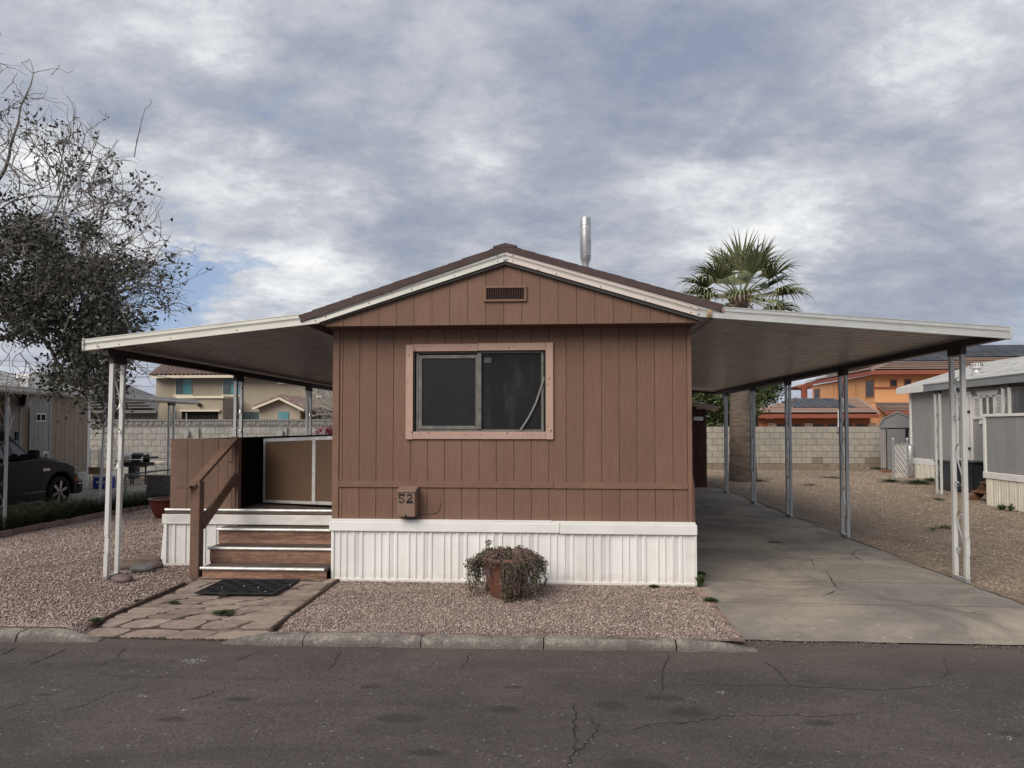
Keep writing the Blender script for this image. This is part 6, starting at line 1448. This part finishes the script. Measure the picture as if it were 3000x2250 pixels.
# awning of the grey home
ga_ = thing('carport_awning', 'grey metal awning with white scroll posts along the grey home', 'awning', (8.7, 14, 0))
mb = MB(); mb.hexa((8.68, 17.55, 2.595), (8.68, 9.2, 2.595), (10.95, 9.2, 2.70), (10.95, 17.55, 2.70), (0, 0, -.02)); obj('roof_sheet', mb, panm, parent=ga_)
obj('fascia', MB().box(8.63, 8.68, 9.2, 17.6, 2.44, 2.61).box(8.615, 8.63, 9.2, 17.6, 2.585, 2.605).box(8.615, 8.63, 9.2, 17.6, 2.44, 2.455), mat('grey_awning_metal', (.30, .31, .31), (.24, .245, .245), 4, (1, .4, 2), rough=.4, metal=.3, dirt=((.45, .45, .44), 9, .6, .8, .5)), parent=ga_)
obj('end_fascia', MB().hexa((8.66, 17.56, 2.44), (10.95, 17.56, 2.56), (10.95, 17.56, 2.71), (8.66, 17.56, 2.61), (0, .04, 0)), MATS['grey_awning_metal'], parent=ga_)
for y in (17.0, 14.45, 11.6): make_post(ga_, 8.70, y, .015, 2.44, postw, gap=.20, ns=3, dent=False)
# porch of the grey home
gp = thing('porch', 'grey panelled porch with white rails and cream skirting at the right edge', 'porch', (9.7, 13, 0))
obj('deck', B(8.62, 10.95, 10, 15.12, .60, .66), homewhite, parent=gp); obj('skirt_band', B(8.57, 8.62, 10, 15.16, .555, .69), homewhite, parent=gp, bevel=.01)
y = 15.10; me_s = None
while y > 12.4: obj('skirt_panel', MB().box(8.60, 8.62, y-.25, y-.004, .0, .56).box(8.585, 8.60, y-.06, y-.03, .0, .56).box(8.585, 8.60, y-.13, y-.10, .0, .56).box(8.585, 8.60, y-.20, y-.17, .0, .56), skirtcream, parent=gp); y -= .25
obj('end_skirt', B(8.62, 10.9, 15.08, 15.12, 0, .56), skirtcream, parent=gp)
y = 15.06
for wd in (.62, .30, .40, .40, .40, .40):
    obj('siding_panel', B(8.60, 8.63, y-wd+.005, y, .70, 1.80), homegrey, parent=gp); y -= wd
obj('end_panel', B(8.63, 10.9, 15.03, 15.06, .70, 1.80), homegrey, parent=gp)
obj('corner_post', B(8.575, 8.64, 15.06, 15.13, .69, 1.84), homewhite, parent=gp); obj('top_rail', B(8.57, 8.66, 10, 15.13, 1.80, 1.855), homewhite, parent=gp, bevel=.004)
# cabinet, bricks, loose steps
ac = thing('air_conditioner', 'charcoal air conditioner cabinet standing before the grey home door', 'air conditioner', (10.4, 18.2, 0))
a = aY(2801, 1357, 17.9); b = aY(2853, 1437, 17.9); c = aY(2890, 1437, 17.9)
obj('cabinet', MB().box(a.x, b.x, 17.9, 18.9, .03, a.z), acm, parent=ac, bevel=.01); obj('cabinet', MB().box(b.x+.01, c.x+.25, 17.95, 18.9, .06, a.z-.02), acm, parent=ac, bevel=.01)
obj('lid', MB().box(a.x-.02, c.x+.27, 17.88, 18.92, a.z, a.z+.03), acm, parent=ac, bevel=.005)
bpile = thing('brick_pile', 'small stack of red bricks by the cream skirting of the grey home', 'brick stack', (10.6, 19.9, 0))
me_r = mk('stack_brick', B(-.10, .10, -.05, .05, -.028, .028).v, B(0, 1, 0, 1, 0, 1).f, redbrick); bc = aZ(2766, 1421, .0)
for r_ in range(8):
    nb = 2 if r_ < 4 else (1.6 if r_ < 7 else 1)
    for j in range(int(nb+.5)): piece('brick', me_r, (bc.x+(-.10 if nb > 1 else -.05)+j*.205+random.uniform(-.03, .03), bc.y+random.uniform(-.03, .03), .03+r_*.0575), bpile, rot=(0, 0, random.uniform(-.12, .12)))
piece('brick', me_r, (bc.x-.12, bc.y-.2, .03), bpile, rot=(0, 0, .5))
ls = thing('wooden_steps', 'rough wooden steps leaning against the end of the grey porch', 'wooden steps', (9, 15.7, 0))
for y in (15.30, 16.0): obj('stringer', MB().hexa((8.70, y, -.0), (8.95, y, .0), (9.42, y, .52), (9.42, y, .74), (0, .045, 0)), newwood, parent=ls)
for i in range(3): obj('tread', B(8.84+i*.19, 9.06+i*.19, 15.26, 16.1, .19+i*.185, .225+i*.185), newwood, parent=ls, bevel=.004)
obj('leg', B(9.05, 9.13, 15.36, 15.44, 0, .30), newwood, parent=ls)

# ================================================================== NEIGHBOURS, LEFT
bh_ = thing('beige_house', 'two storey beige stucco house with mottled tile roof and teal windows beyond the left wall', 'house', (-28, 55, 0))
YB = 55.0
obj('wall', rectY(458, 1101, 916, 1290, YB, .3), beige, parent=bh_); obj('side_wall', rectY(914, 1110, 1100, 1290, YB-.4, .3), beigedk, parent=bh_)
ea, eb = aY(441, 1100, YB-.9), aY(960, 1104, YB-.9); eb.z = ea.z; ra, rb = aY(494, 1061, YB+4), aY(960, 1061, YB+4)
def barrel(a, b, c, d, rows, pitch=.36, hgt=.17):
    a, b, c, d = map(Vector, (a, b, c, d)); mb = MB(); n = int((b-a).length/pitch)
    for i in range(rows):
        t0, t1 = i/rows, (i+1)/rows+.02; vs = []
        nn = n*4
        for j in range(nn+1):
            u = j/nn; bump = hgt*abs(sin(pi*(j/4+.5*(i % 2)*0)))
            p0 = a.lerp(b, u).lerp(d.lerp(c, u), t0); p1 = a.lerp(b, u).lerp(d.lerp(c, u), t1); vs += [p0+Vector((0, 0, bump+.06)), p1+Vector((0, 0, bump+.015)), p0+Vector((0, 0, bump-.0))]
        for j in range(0, nn, 2):
            o = 3*j; mb.add([vs[o+k] for k in range(9)], [(0, 3, 4, 1), (3, 6, 7, 4), (2, 5, 3, 0), (5, 8, 6, 3)])
    return mb
rb_ = obj('roof', slab([ea, eb, rb, ra], .1).poly([ea, ra, aY(445, 1098, YB+9)], (0, 0, -.1)), tilem, parent=bh_); obj('roof_tiles', barrel(ea, eb, rb, ra, 10), tilem, parent=rb_, kind='stuff')
mb = MB(); n = 13
for i in range(n):
    p = ea.lerp(ra, i/n)+Vector((0, 0, .10)); q = ea.lerp(ra, (i+1)/n)+Vector((0, 0, .07)); mb.tube([p, q], [.13, .10], 6)
obj('hip_tiles', mb, tilem, parent=rb_); obj('fascia', rectY(441, 1100, 960, 1105, YB-.95, .06), cream, parent=bh_)
def bwindow(x0, y0, x1, y1, sill=True, half=True):
    w_ = obj('window', rectY(x0-1, y0-1, x1+1, y1+1, YB-.06, .1), cream, parent=bh_)
    xm = x0+(x1-x0)*(.48 if half else 0)
    if half: obj('pane', rectY(x0+.6, y0+.6, xm-.6, y1-.6, YB-.10, .05), tealdk, parent=w_)
    obj('pane', rectY(xm+.6, y0+.6, x1-.6, y1-.6, YB-.10, .05), teal, parent=w_)
    if sill: obj('sill', rectY(x0-6, y1+1.2, x1+4, y1+5.5, YB-.2, .22), cream, parent=w_)
bwindow(514, 1109, 561, 1156); bwindow(653, 1109, 701, 1156); bwindow(818, 1085, 834, 1120, True)
obj('patio_box', rectY(517, 1165, 652, 1206, YB-3, .3).poly([aY(652, 1163, YB-3), aY(700, 1166, YB), aY(700, 1290, YB), aY(652, 1290, YB-3)], (0.02, .05, 0)), beige, parent=bh_)
obj('patio_cap', rectY(514, 1160, 655, 1166.5, YB-3.15, .5).poly([aY(655, 1160, YB-3.1), aY(702, 1163, YB), aY(702, 1167, YB), aY(655, 1166.5, YB-3.1)], (0, .1, 0)), cream, parent=bh_)
obj('patio_beam', rectY(525, 1200.5, 643, 1205.5, YB-3.25, .3), cream, parent=bh_); obj('patio_opening', rectY(531, 1206, 640, 1290, YB-2.9, .1), drk, parent=bh_)
obj('patio_pier', rectY(517, 1206, 531, 1290, YB-3, .3).add(*(lambda m_: (m_.v, m_.f))(rectY(640, 1206, 652, 1290, YB-3, .3))), beige, parent=bh_)
obj('wall_lamp', MB().ball(aY(584, 1186, YB-3.15), .16, 8, 6), black, parent=bh_)
for x0, x1, m_ in [(701, 730, tealdk), (731, 759, tealdk), (657, 695, drk), (512, 517, tealdk)]: obj('low_window', rectY(x0, 1207, x1, 1240, YB-.1, .06), m_, parent=bh_)
# gabled wing
YW = YB-4
obj('wing_wall', PP([(759, 1290), (879, 1290), (879, 1197), (818, 1166), (759, 1190)], YW, (0, .3, 0)), beige, parent=bh_)
gA, gL, gR = aY(818, 1162, YW-.5), aY(740, 1193, YW-.5), aY(892, 1198, YW-.5); gB = gA+Vector((0, 4.4, .0))
wr_ = obj('wing_roof', slab([gL, gA, gB, gL+Vector((0, 4.4, 0))], .1).poly([gA, gR, gR+Vector((1.0, 3.6, 0)), gB], (0, 0, -.1)), tilem, parent=bh_)
obj('wing_roof_tiles', barrel(gR+Vector((1.1, 3.8, 0)), gR, gA, gB, 8).add(*(lambda m_: (m_.v, m_.f))(barrel(gL, gL+Vector((0, 4.4, 0)), gB, gA, 8))), tilem, parent=wr_, kind='stuff')
obj('wing_fascia', MB().bar(gL-Vector((0, .05, .12)), gA-Vector((0, .05, .12)), .06, .16).bar(gA-Vector((0, .05, .12)), gR-Vector((0, .05, .12)), .06, .16), cream, parent=bh_)
obj('low_window', rectY(814, 1206, 845, 1240, YW-.06, .08), teal, parent=bh_)
w_ = obj('window', rectY(928, 1136, 942, 1160, YB-.5, .1), cream, parent=bh_); obj('pane', rectY(929, 1137, 935, 1158, YB-.54, .05), darkglass, parent=w_); obj('pane', rectY(936, 1137, 941, 1158, YB-.54, .05), tealdk, parent=w_)
obj('sill', rectY(926, 1160, 943, 1164, YB-.6, .2), cream, parent=w_)

# dark grey roofed house further left
dh = thing('grey_roofed_house', 'single storey house with long grey ribbed tile roof behind the left wall', 'house', (-28, 42, 0))
YD = 42
a, b = aY(120, 1204, YD), aY(460, 1204, YD); b.z = a.z; c = aY(300, 1110, YD+8); d = aY(60, 1095, YD+8); c.z = d.z = (c.z+d.z)/2+.1
obj('roof', slab([a, b, c, d], .1).poly([b, aY(470, 1165, YD+12), c], (0, 0, -.1)), mat('grey_roof', (.12, .122, .125), (.15, .152, .155), 2, (1, 5, 1), rough=.8), parent=dh)
obj('roof_courses', courses(a, b, c, d, 14, .26, cols=0), MATS['grey_roof'], parent=dh, kind='stuff')
obj('wall', rectY(125, 1206, 457, 1290, YD+.6, .2), frameg, parent=dh); obj('gutter', MB().box(a.x, b.x, YD-.1, YD, a.z-.14, a.z), frameg, parent=dh)

# tan mobile home on the left
th = thing('mobile_home', 'tan mobile home with two pale doors behind the parked truck', 'mobile home', (-17, 17, -.4))
TX = -15.4; TF, TN = 22.2, 8.0
obj('wall', MB().box(-19.4, TX-.02, TN, TF, -.4, 2.56), tanwall, parent=th)
dA0, dA1 = sorted((wX(84, 1200, TX).y, wX(149, 1200, TX).y)); dB0, dB1 = sorted((wX(8, 1200, TX).y, wX(62, 1200, TX).y))
y = TF-.10
while y > TN:
    y2 = y-.205; 
    if not ((y2 > dA0 and y < dA1) or (y2 > dB0 and y < dB1)): obj('siding_board', B(TX-.022, TX, y2+.012, y, .16, 2.55), tanwall, parent=th)
    y = y2
obj('corner_trim', B(TX-.03, TX+.02, TF-.10, TF+.02, .14, 2.55), homewhite, parent=th)
y = TF
while y > 14: obj('skirt_panel', MB().box(TX-.02, TX+.02, y-.26, y-.01, -.40, .15).box(TX+.02, TX+.035, y-.08, y-.05, -.40, .15).box(TX+.02, TX+.035, y-.18, y-.14, -.40, .15), homewhite, parent=th); y -= .27
for k, (a, b) in enumerate(((dA0, dA1), (dB0, dB1))):
    zt_d = 2.42; d_ = obj('door', B(TX-.01, TX+.025, a+.10, b-.10, .18, zt_d-.1), doorw, parent=th)
    obj('door_frame', MB().box(TX-.01, TX+.04, a, a+.10, .16, zt_d).box(TX-.01, TX+.04, b-.10, b, .16, zt_d).box(TX-.01, TX+.04, a+.10, b-.10, zt_d-.1, zt_d).box(TX-.01, TX+.06, a-.03, b+.03, zt_d, zt_d+.06), doorw, parent=d_)
    if k == 0:
        m_ = (a+b)/2
        for q in (-.24, -.08, .08): obj('board_joint', B(TX+.025, TX+.027, m_+q, m_+q+.008, .2, zt_d-.12), frameg, parent=d_)
        w_ = obj('small_window', B(TX+.026, TX+.036, m_-.20, m_+.20, 1.75, 2.0), homewhite, parent=d_); obj('glass', MB().box(TX+.036, TX+.04, m_-.17, m_-.02, 1.79, 1.96).box(TX+.036, TX+.04, m_+.02, m_+.17, 1.79, 1.96), drk, parent=w_) if False else obj('pane', MB().box(TX+.036, TX+.04, m_-.17, m_-.02, 1.79, 1.96).box(TX+.036, TX+.04, m_+.02, m_+.17, 1.79, 1.96), drk, parent=d_)
        pf = obj('pet_flap', B(TX+.026, TX+.04, m_+.10, m_+.36, .52, .86), homewhite, parent=d_); obj('flap_plate', B(TX+.041, TX+.045, m_+.15, m_+.31, .58, .80), frameg, parent=d_)
    else:
        obj('door_knob', MB().ball((TX+.08, b-.18, 1.02), .045, 8, 6).tube([(TX+.03, b-.18, 1.02), (TX+.08, b-.28, 1.02)], .02, 6), black, parent=d_); obj('lock', B(TX+.025, TX+.06, b-.24, b-.14, 1.22, 1.46), black, parent=d_)
lmp = thing('wall_lamp', 'black lantern lamp beside the door of the tan home', 'lamp', aX(70, 1180, TX+.1)); c = aX(72, 1176, TX+.14)
obj('lamp_body', MB().box(c.x-.07, c.x+.09, c.y-.09, c.y+.09, c.z-.10, c.z+.10).lathe([(.14, .10), (.12, .14), (.02, .2)], c, 8), black, parent=lmp); obj('lamp_glass', MB().box(c.x-.05, c.x+.11, c.y-.06, c.y+.11, c.z-.16, c.z+.02), clearlens, parent=lmp)
rt_ = obj('roof', MB().hexa((-15.1, TN, 2.66), (-15.1, TF+.2, 2.66), (-17.3, TF+.2, 3.27), (-17.3, TN, 3.27), (0, 0, -.05)).hexa((-17.3, TN, 3.27), (-17.3, TF+.2, 3.27), (-19.6, TF+.2, 2.66), (-19.6, TN, 2.66), (0, 0, -.05)), mat('grey_white_shingle', (.27, .275, .28), (.42, .42, .42), 1.4, (1, 1, 4), rough=.9), parent=th)
obj('roof_courses', courses((-15.1, TN, 2.66), (-15.1, TF+.2, 2.66), (-17.3, TF+.2, 3.27), (-17.3, TN, 3.27), 10, .02, cols=1.0), MATS['grey_white_shingle'], parent=rt_, kind='stuff')
v0 = aY(77, 1122, 19.0); vp = obj('roof_vent', MB().box(v0.x-.13, v0.x+.13, 18.9, 19.15, v0.z-.15, v0.z+.12), galv, parent=rt_); obj('vent_cap', MB().box(v0.x-.2, v0.x+.2, 18.85, 19.2, v0.z+.12, v0.z+.24), homewhite, parent=vp)
# its awning
ta = thing('carport_awning', 'white guttered awning with scroll posts over the driveway of the tan home', 'awning', (-10.3, 15, -.4))
obj('roof_sheet', MB().hexa((-10.33, 9, 2.34), (-10.33, 19.4, 2.34), (-15.35, 19.4, 2.62), (-15.35, 9, 2.62), (0, 0, -.03)), alumR, parent=ta)
obj('gutter', MB().tube([(-10.30, 9, 2.29), (-10.30, 19.42, 2.29)], .06, 10).box(-10.36, -10.24, 9, 19.42, 2.325, 2.365).box(-10.37, -10.33, 9, 19.42, 2.22, 2.33), alum, parent=ta)
obj('end_fascia', MB().hexa((-10.33, 19.40, 2.24), (-15.35, 19.40, 2.50), (-15.35, 19.40, 2.64), (-10.33, 19.40, 2.37), (0, .03, 0)), alum, parent=ta)
for i, y in enumerate((12.30, 15.4, 18.0)): make_post(ta, -10.30, y, -.36, 2.23, postw if i else postg, gap=.24, ns=3, lean=.12 if i == 1 else 0, dent=False, flip=-1, scm=postg)
# things behind the driveway
gr = thing('barbecue_grill', 'black barbecue grill with silver lid on a cart beyond the neighbour driveway', 'barbecue', (-14.6, 23.6, -.4)); GYg = 23.6
obj('firebox', rectY(348, 1355, 428, 1366, GYg-.3, .5), black, parent=gr); 
a, b = aY(394, 1322, GYg), aY(428, 1360, GYg); lid = obj('lid', MB().box(a.x, b.x, GYg-.25, GYg+.25, b.z, a.z-.06), black, parent=gr, bevel=.06); a2 = aY(368, 1318, GYg)
obj('lid_cover', MB().lathe([(.23, a2.x), (.25, a2.x+.05), (.25, b.x-a2.x+a2.x)], (0, GYg, b.z+.14), 16, 'x'), mat('silver_lid', (.42, .41, .38), rough=.35, metal=.6), parent=lid, smooth=True)
obj('side_shelf', rectY(428, 1338, 445, 1344, GYg-.2, .4).add(*(lambda m_: (m_.v, m_.f))(rectY(336, 1349, 368, 1353, GYg-.2, .4))), acm, parent=gr); obj('utensil_handle', MB().tube([aY(368, 1346, GYg-.35), aY(417, 1347, GYg-.35)], .012, 5), homewhite, parent=gr)
for px in (352, 384, 391, 427): a = aY(px, 1355, GYg); obj('leg', MB().box(a.x-.02, a.x+.02, GYg-.02, GYg+.02, -.38, a.z), black, parent=gr)
obj('gas_cabinet', rectY(376, 1366, 394, 1404, GYg-.1, .3), acm, parent=gr)
tb_ = thing('patio_table', 'small white table with curved legs right of the barbecue grill', 'table', (-15.3, 26, -.4)); a, b = aY(402, 1351, 26), aY(486, 1355, 26)
obj('tabletop', MB().box(a.x, b.x, 25.7, 26.3, b.z-.02, b.z+.03), cream, parent=tb_)
for t in (.1, .38, .62, .9):
    x = a.x+(b.x-a.x)*t; s = -1 if t < .5 else 1; obj('leg', MB().tube([(x-s*.15, 26, b.z), (x+s*.05, 26, b.z-.15), (x+s*.10, 26, b.z-.45), (x+s*.02, 26, -.38)], .014, 5), cream, parent=tb_)
ck = thing('cooler', 'blue cooler with white lid beside the tan home corner', 'cooler', (-14.7, 21.9, -.38)); a, b = aY(271, 1399, 21.7), aY(315, 1433, 21.7)
obj('cooler_body', MB().box(a.x, b.x, 21.7, 22.1, -.375, a.z), bluem, parent=ck, bevel=.02); obj('cooler_lid', MB().box(a.x-.02, b.x+.02, 21.68, 22.12, a.z+.002, a.z+.10), homewhite, parent=ck, bevel=.02)
a = aY(290, 1412, 21.69); mb = MB()
for i in range(5): mb.box(a.x-.09+i*.06, a.x-.045+i*.06, 21.690, 21.699, a.z-.04, a.z+.02)
obj('pale_lettering_blur', mb, slatw, parent=ck)
a, b = aY(268, 1372, 21.9), aY(304, 1389, 21.9); cbx = thing('cardboard_box', 'open cardboard box on top of the blue cooler', 'cardboard box', (a.x, 21.9, b.z))
obj('box_body', MB().box(a.x, b.x, 21.75, 22.05, b.z, a.z), cardboard, parent=cbx); obj('flap', MB().hexa((a.x, 21.75, a.z), (b.x, 21.75, a.z), (b.x+.06, 21.6, a.z+.05), (a.x+.06, 21.6, a.z+.05), (0, 0, .006)), cardboard, parent=cbx)
def chain(name, label, x0, x1, y, z0, z1, posts, sp=.085, slack=0):
    t = thing(name, label, 'fence', ((x0+x1)/2, y, z0)); mb = MB(); h = z1-z0; x = x0-h
    while x < x1:
        for s in (1, -1):
            xa, za, xb, zb_ = (x, z0, x+h, z1) if s > 0 else (x, z1, x+h, z0)
            if xa < x0: za += (x0-xa)*(1 if s > 0 else -1); xa = x0
            if xb > x1: zb_ -= (xb-x1)*(1 if s > 0 else -1); xb = x1
            if xb > xa: mb.bar((xa, y+.004*s, za), (xb, y+.004*s, zb_), .006, .006)
        x += sp
    obj('wire_mesh', mb, wirem, parent=t, kind='stuff'); obj('top_rail', MB().tube([(x0, y, z1), (x1, y, z1+slack)], .024, 8), galv, parent=t)
    for p in posts: obj('fence_post', MB().tube([(p, y, z0-.02), (p, y, z1+.05)], .028, 8), galv, parent=t)
    return t
x0 = aY(262, 1340, 25).x; chain('chain_link_fence', 'chain link fence with a gate beyond the tan home corner', x0-.6, aY(352, 1340, 25).x, 25.0, -.38, aY(290, 1317, 25).z, [x0+.02, aY(289, 1340, 25).x, aY(296, 1340, 25).x, aY(302, 1340, 25).x, aY(345, 1340, 25).x])
x0 = aY(368, 1400, 17).x; cf = chain('chain_link_fence', 'low chain link fence between the grass border and the porch', x0, -8.2, 17.0, -.36, aY(430, 1393, 17).z, [x0, -9.4, -8.25], slack=.0)
a, b = aY(431, 1395, 16.96), aY(500, 1447, 16.96); obj('dark_screen', MB().box(a.x, b.x, 16.94, 16.95, b.z, a.z), mat('dark_mesh_cloth', (.10, .085, .085), (.14, .12, .12), 12, rough=.95), parent=cf)
obj('bent_rail', MB().tube([aY(369, 1391, 16.9), aY(500, 1375, 16.9)], .022, 8), galv, parent=cf)
bw = aY(473, 1498, 13.4); obp = thing('plant_bowl', 'wide dark red glazed bowl planter left of the porch', 'plant pot', (bw.x+.06, 13.4, gz(bw.x, 13.4)))
zb0 = gz(bw.x, 13.4)-.02; obj('bowl', MB().lathe([(.17, 0), (.19, .02), (.25, .14), (.30, .30), (.315, .36), (.335, .365), (.335, .39), (.30, .39), (.28, .30)], (bw.x+.10, 13.4, zb0+.02), 28), bowlred, parent=obp, smooth=True)
# strap leaved border grass
gb_ = MB()
def blade(b, d, L, wd):
    s = Vector((-d.y, d.x, 0)).normalized()*wd; pts = []; v_ = (d*.5+Vector((0, 0, 1))).normalized(); p = Vector(b); out = [(p-s, p+s)]
    for i in range(4): v_ = (v_+d*.20-Vector((0, 0, .15*i*.8))).normalized(); p = p+v_*L/4; k = (1-.24*(i+1)); out.append((p-s*k, p+s*k))
    vs = [q for pr in out for q in pr]; gb_.add(vs, [(2*i, 2*i+1, 2*i+3, 2*i+2) for i in range(4)])
for i in range(8200):
    y = 7.5+10.6*random.random()**.9; x = -9.98-.25*sst(6, 15, y)+.35*sst(15, 16.5, y)-.04-abs(random.gauss(0, .30)); a = random.uniform(0, 2*pi)
    cl2 = mn.noise(Vector((x*2, y*2, 5)))
    if cl2 < -.25: continue
    blade((x, y, -.37 if x < -10.4 else gz(x, y)-.02), Vector((cos(a), sin(a), 0)), random.uniform(.45, .85)*(1+.3*cl2), .011)
obj('border_grass', gb_, grassm, label='dark strappy grass border between the brick edging and the parked truck', cat='grass', kind='stuff')

# ================================================================== PICKUP TRUCK
TXs = -12.35; TW = 1.92
tr = thing('pickup_truck', 'dark charcoal pickup truck parked nose away on the left driveway', 'pickup truck', (TXs-TW/2, 15, -.385))
def arcp(cy, cz, r, a0, a1, n=12): return [(cy+r*cos(radians(a0+(a1-a0)*i/n)), cz+r*sin(radians(a0+(a1-a0)*i/n))) for i in range(n+1)]
WF, WR, WZ = 16.78, 13.25, -.005
prof = [(11.9, -.02), (11.9, .70), (12.1, .78), (14.0, .80), (15.2, .82), (16.05, .86), (16.6, .79), (17.05, .70), (17.30, .60), (17.42, .46), (17.46, .30), (17.46, -.02), (17.38, -.12)]
prof += arcp(WF, WZ, .485, -8, 188)+[(16.25, -.16), (13.8, -.16)]+arcp(WR, WZ, .485, -8, 188)+[(12.0, -.14)]
def sideprism(profile, x0, x1): return MB().poly([(x0, y, z) for y, z in profile][::-1], (x1-x0, 0, 0))
bo_ = obj('body', sideprism(prof, TXs, TXs-TW), truckpaint, parent=tr); bm_ = bo_.modifiers.new('bevel', 'BEVEL'); bm_.width = .045; bm_.segments = 3; bm_.angle_limit = radians(50)
cab = [(13.4, .80), (13.5, 1.46), (13.8, 1.56), (15.05, 1.56), (15.34, 1.46), (16.02, .86)]
mb = MB(); q0 = [(TXs-.10-(z-.8)*.22, y, z) for y, z in cab]; q1 = [(TXs-TW+.10+(z-.8)*.22, y, z) for y, z in cab]; n = len(cab)
mb.add(q0+q1, [tuple(range(n)), tuple(range(2*n-1, n-1, -1))]+[(i, n+i, n+(i+1) % n, (i+1) % n) for i in range(n)]); co = obj('cab', mb, truckpaint, parent=tr); cb_ = co.modifiers.new('bevel', 'BEVEL'); cb_.width = .04; cb_.segments = 3
def sidew(pts, nm='side_window'): obj(nm, MB().poly([(TXs-.098-(z-.8)*.22+.006, y, z) for y, z in pts], (-.01, 0, 0)), autoglass, parent=co)
sidew([(14.98, .90), (14.98, 1.46), (15.20, 1.42), (15.82, .93), (15.80, .90)]); sidew([(13.7, .90), (13.74, 1.44), (14.90, 1.47), (14.90, .90)])
obj('windscreen', MB().poly([(TXs-.22, 15.95, .92), (TXs-TW+.22, 15.95, .92), (TXs-TW+.30, 15.32, 1.33), (TXs-.30, 15.32, 1.33)], (0, .012, .018)), autoglass, parent=co)
obj('bonnet', MB().poly([(TXs-.20, 16.1, .875), (TXs-TW+.20, 16.1, .875), (TXs-TW+.25, 17.05, .735), (TXs-.25, 17.05, .735)], (0, 0, .045)), truckpaint, parent=tr, bevel=.03)
obj('wiper_cowl', MB().box(TXs-TW+.2, TXs-.2, 15.96, 16.1, .862, .885), blackrough, parent=tr)
mi = obj('mirror', MB().box(TXs+.03, TXs+.26, 15.62, 15.76, .88, 1.06), truckpaint, parent=tr, bevel=.035); obj('mirror_arm', MB().box(TXs-.12, TXs+.05, 15.66, 15.73, .90, .96), black, parent=mi); obj('mirror_glass', MB().box(TXs+.05, TXs+.24, 15.612, 15.619, .90, 1.04), autoglass, parent=mi)
obj('door_seam', MB().box(TXs+.001, TXs+.004, 16.10, 16.112, -.08, .82).box(TXs+.001, TXs+.004, 14.93, 14.942, -.08, .80), black, parent=tr)
obj('trim_strip', MB().box(TXs+.001, TXs+.008, 14.2, 16.28, .050, .062), chrome, parent=tr)
dh_ = obj('door_handle', MB().box(TXs, TXs+.03, 15.02, 15.2, .60, .64), black, parent=tr, bevel=.01)
obj('badge', MB().box(TXs+.001, TXs+.008, 16.17, 16.40, .535, .60).box(TXs+.008, TXs+.010, 16.19, 16.38, .56, .59), chrome, parent=tr)
obj('running_board', MB().box(TXs+.0, TXs+.14, 14.1, 16.1, -.225, -.175), black, parent=tr, bevel=.01); obj('board_edge', MB().box(TXs+.141, TXs+.147, 14.1, 16.1, -.195, -.183), chrome, parent=tr)
obj('headlight', MB().box(TXs-.35, TXs+.004, 17.24, 17.44, .36, .58), clearlens, parent=tr, bevel=.03); obj('marker_lamp', MB().box(TXs-.02, TXs+.008, 17.30, 17.42, .20, .345), lampamber, parent=tr, bevel=.01)
obj('bumper', MB().box(TXs-TW-.02, TXs+.02, 17.36, 17.62, -.10, .26), truckpaint, parent=tr, bevel=.06); obj('bumper_trim', MB().box(TXs-.6, TXs+.024, 17.38, 17.60, .14, .17), chrome, parent=tr)
def wheel(y, x, s):
    wt = obj('wheel', MB().lathe([(.27, 0), (.355, .0), (.375, -.02*s), (.38, -.12*s), (.375, -.22*s), (.35, -.25*s), (.2, -.25*s)], (x, y, WZ), 32, 'x', False), tyre, parent=tr, smooth=True)
    wt.modifiers.new('e', 'EDGE_SPLIT').split_angle = radians(40)
    r = MB().lathe([(.285, .004*s), (.285, -.06*s), (.27, -.08*s), (.262, -.06*s), (.262, .0)], (x, y, WZ), 32, 'x', False)
    for k in range(6):
        a = 2*pi*k/6+.3; c = Vector((x-.015*s, y, WZ)); d = Vector((0, cos(a), sin(a))); e = Vector((0, -sin(a), cos(a)))
        r.hexa(c+d*.03-e*.03, c+d*.27-e*.042, c+d*.27+e*.042, c+d*.03+e*.03, (-.02*s, 0, 0))
    r.lathe([(.045, .012*s), (.05, -.02*s)], (x, y, WZ), 12, 'x'); obj('rim', r, chrome, parent=wt); obj('wheel_well', MB().lathe([(.255, -.09*s), (.255, -.10*s)], (x, y, WZ), 24, 'x'), drk, parent=wt)
for y in (WF, WR): wheel(y, TXs+.0, 1); wheel(y, TXs-TW, -1)
obj('chassis', MB().box(TXs-TW+.3, TXs-.3, 12.1, 17.2, -.18, .0), black, parent=tr)
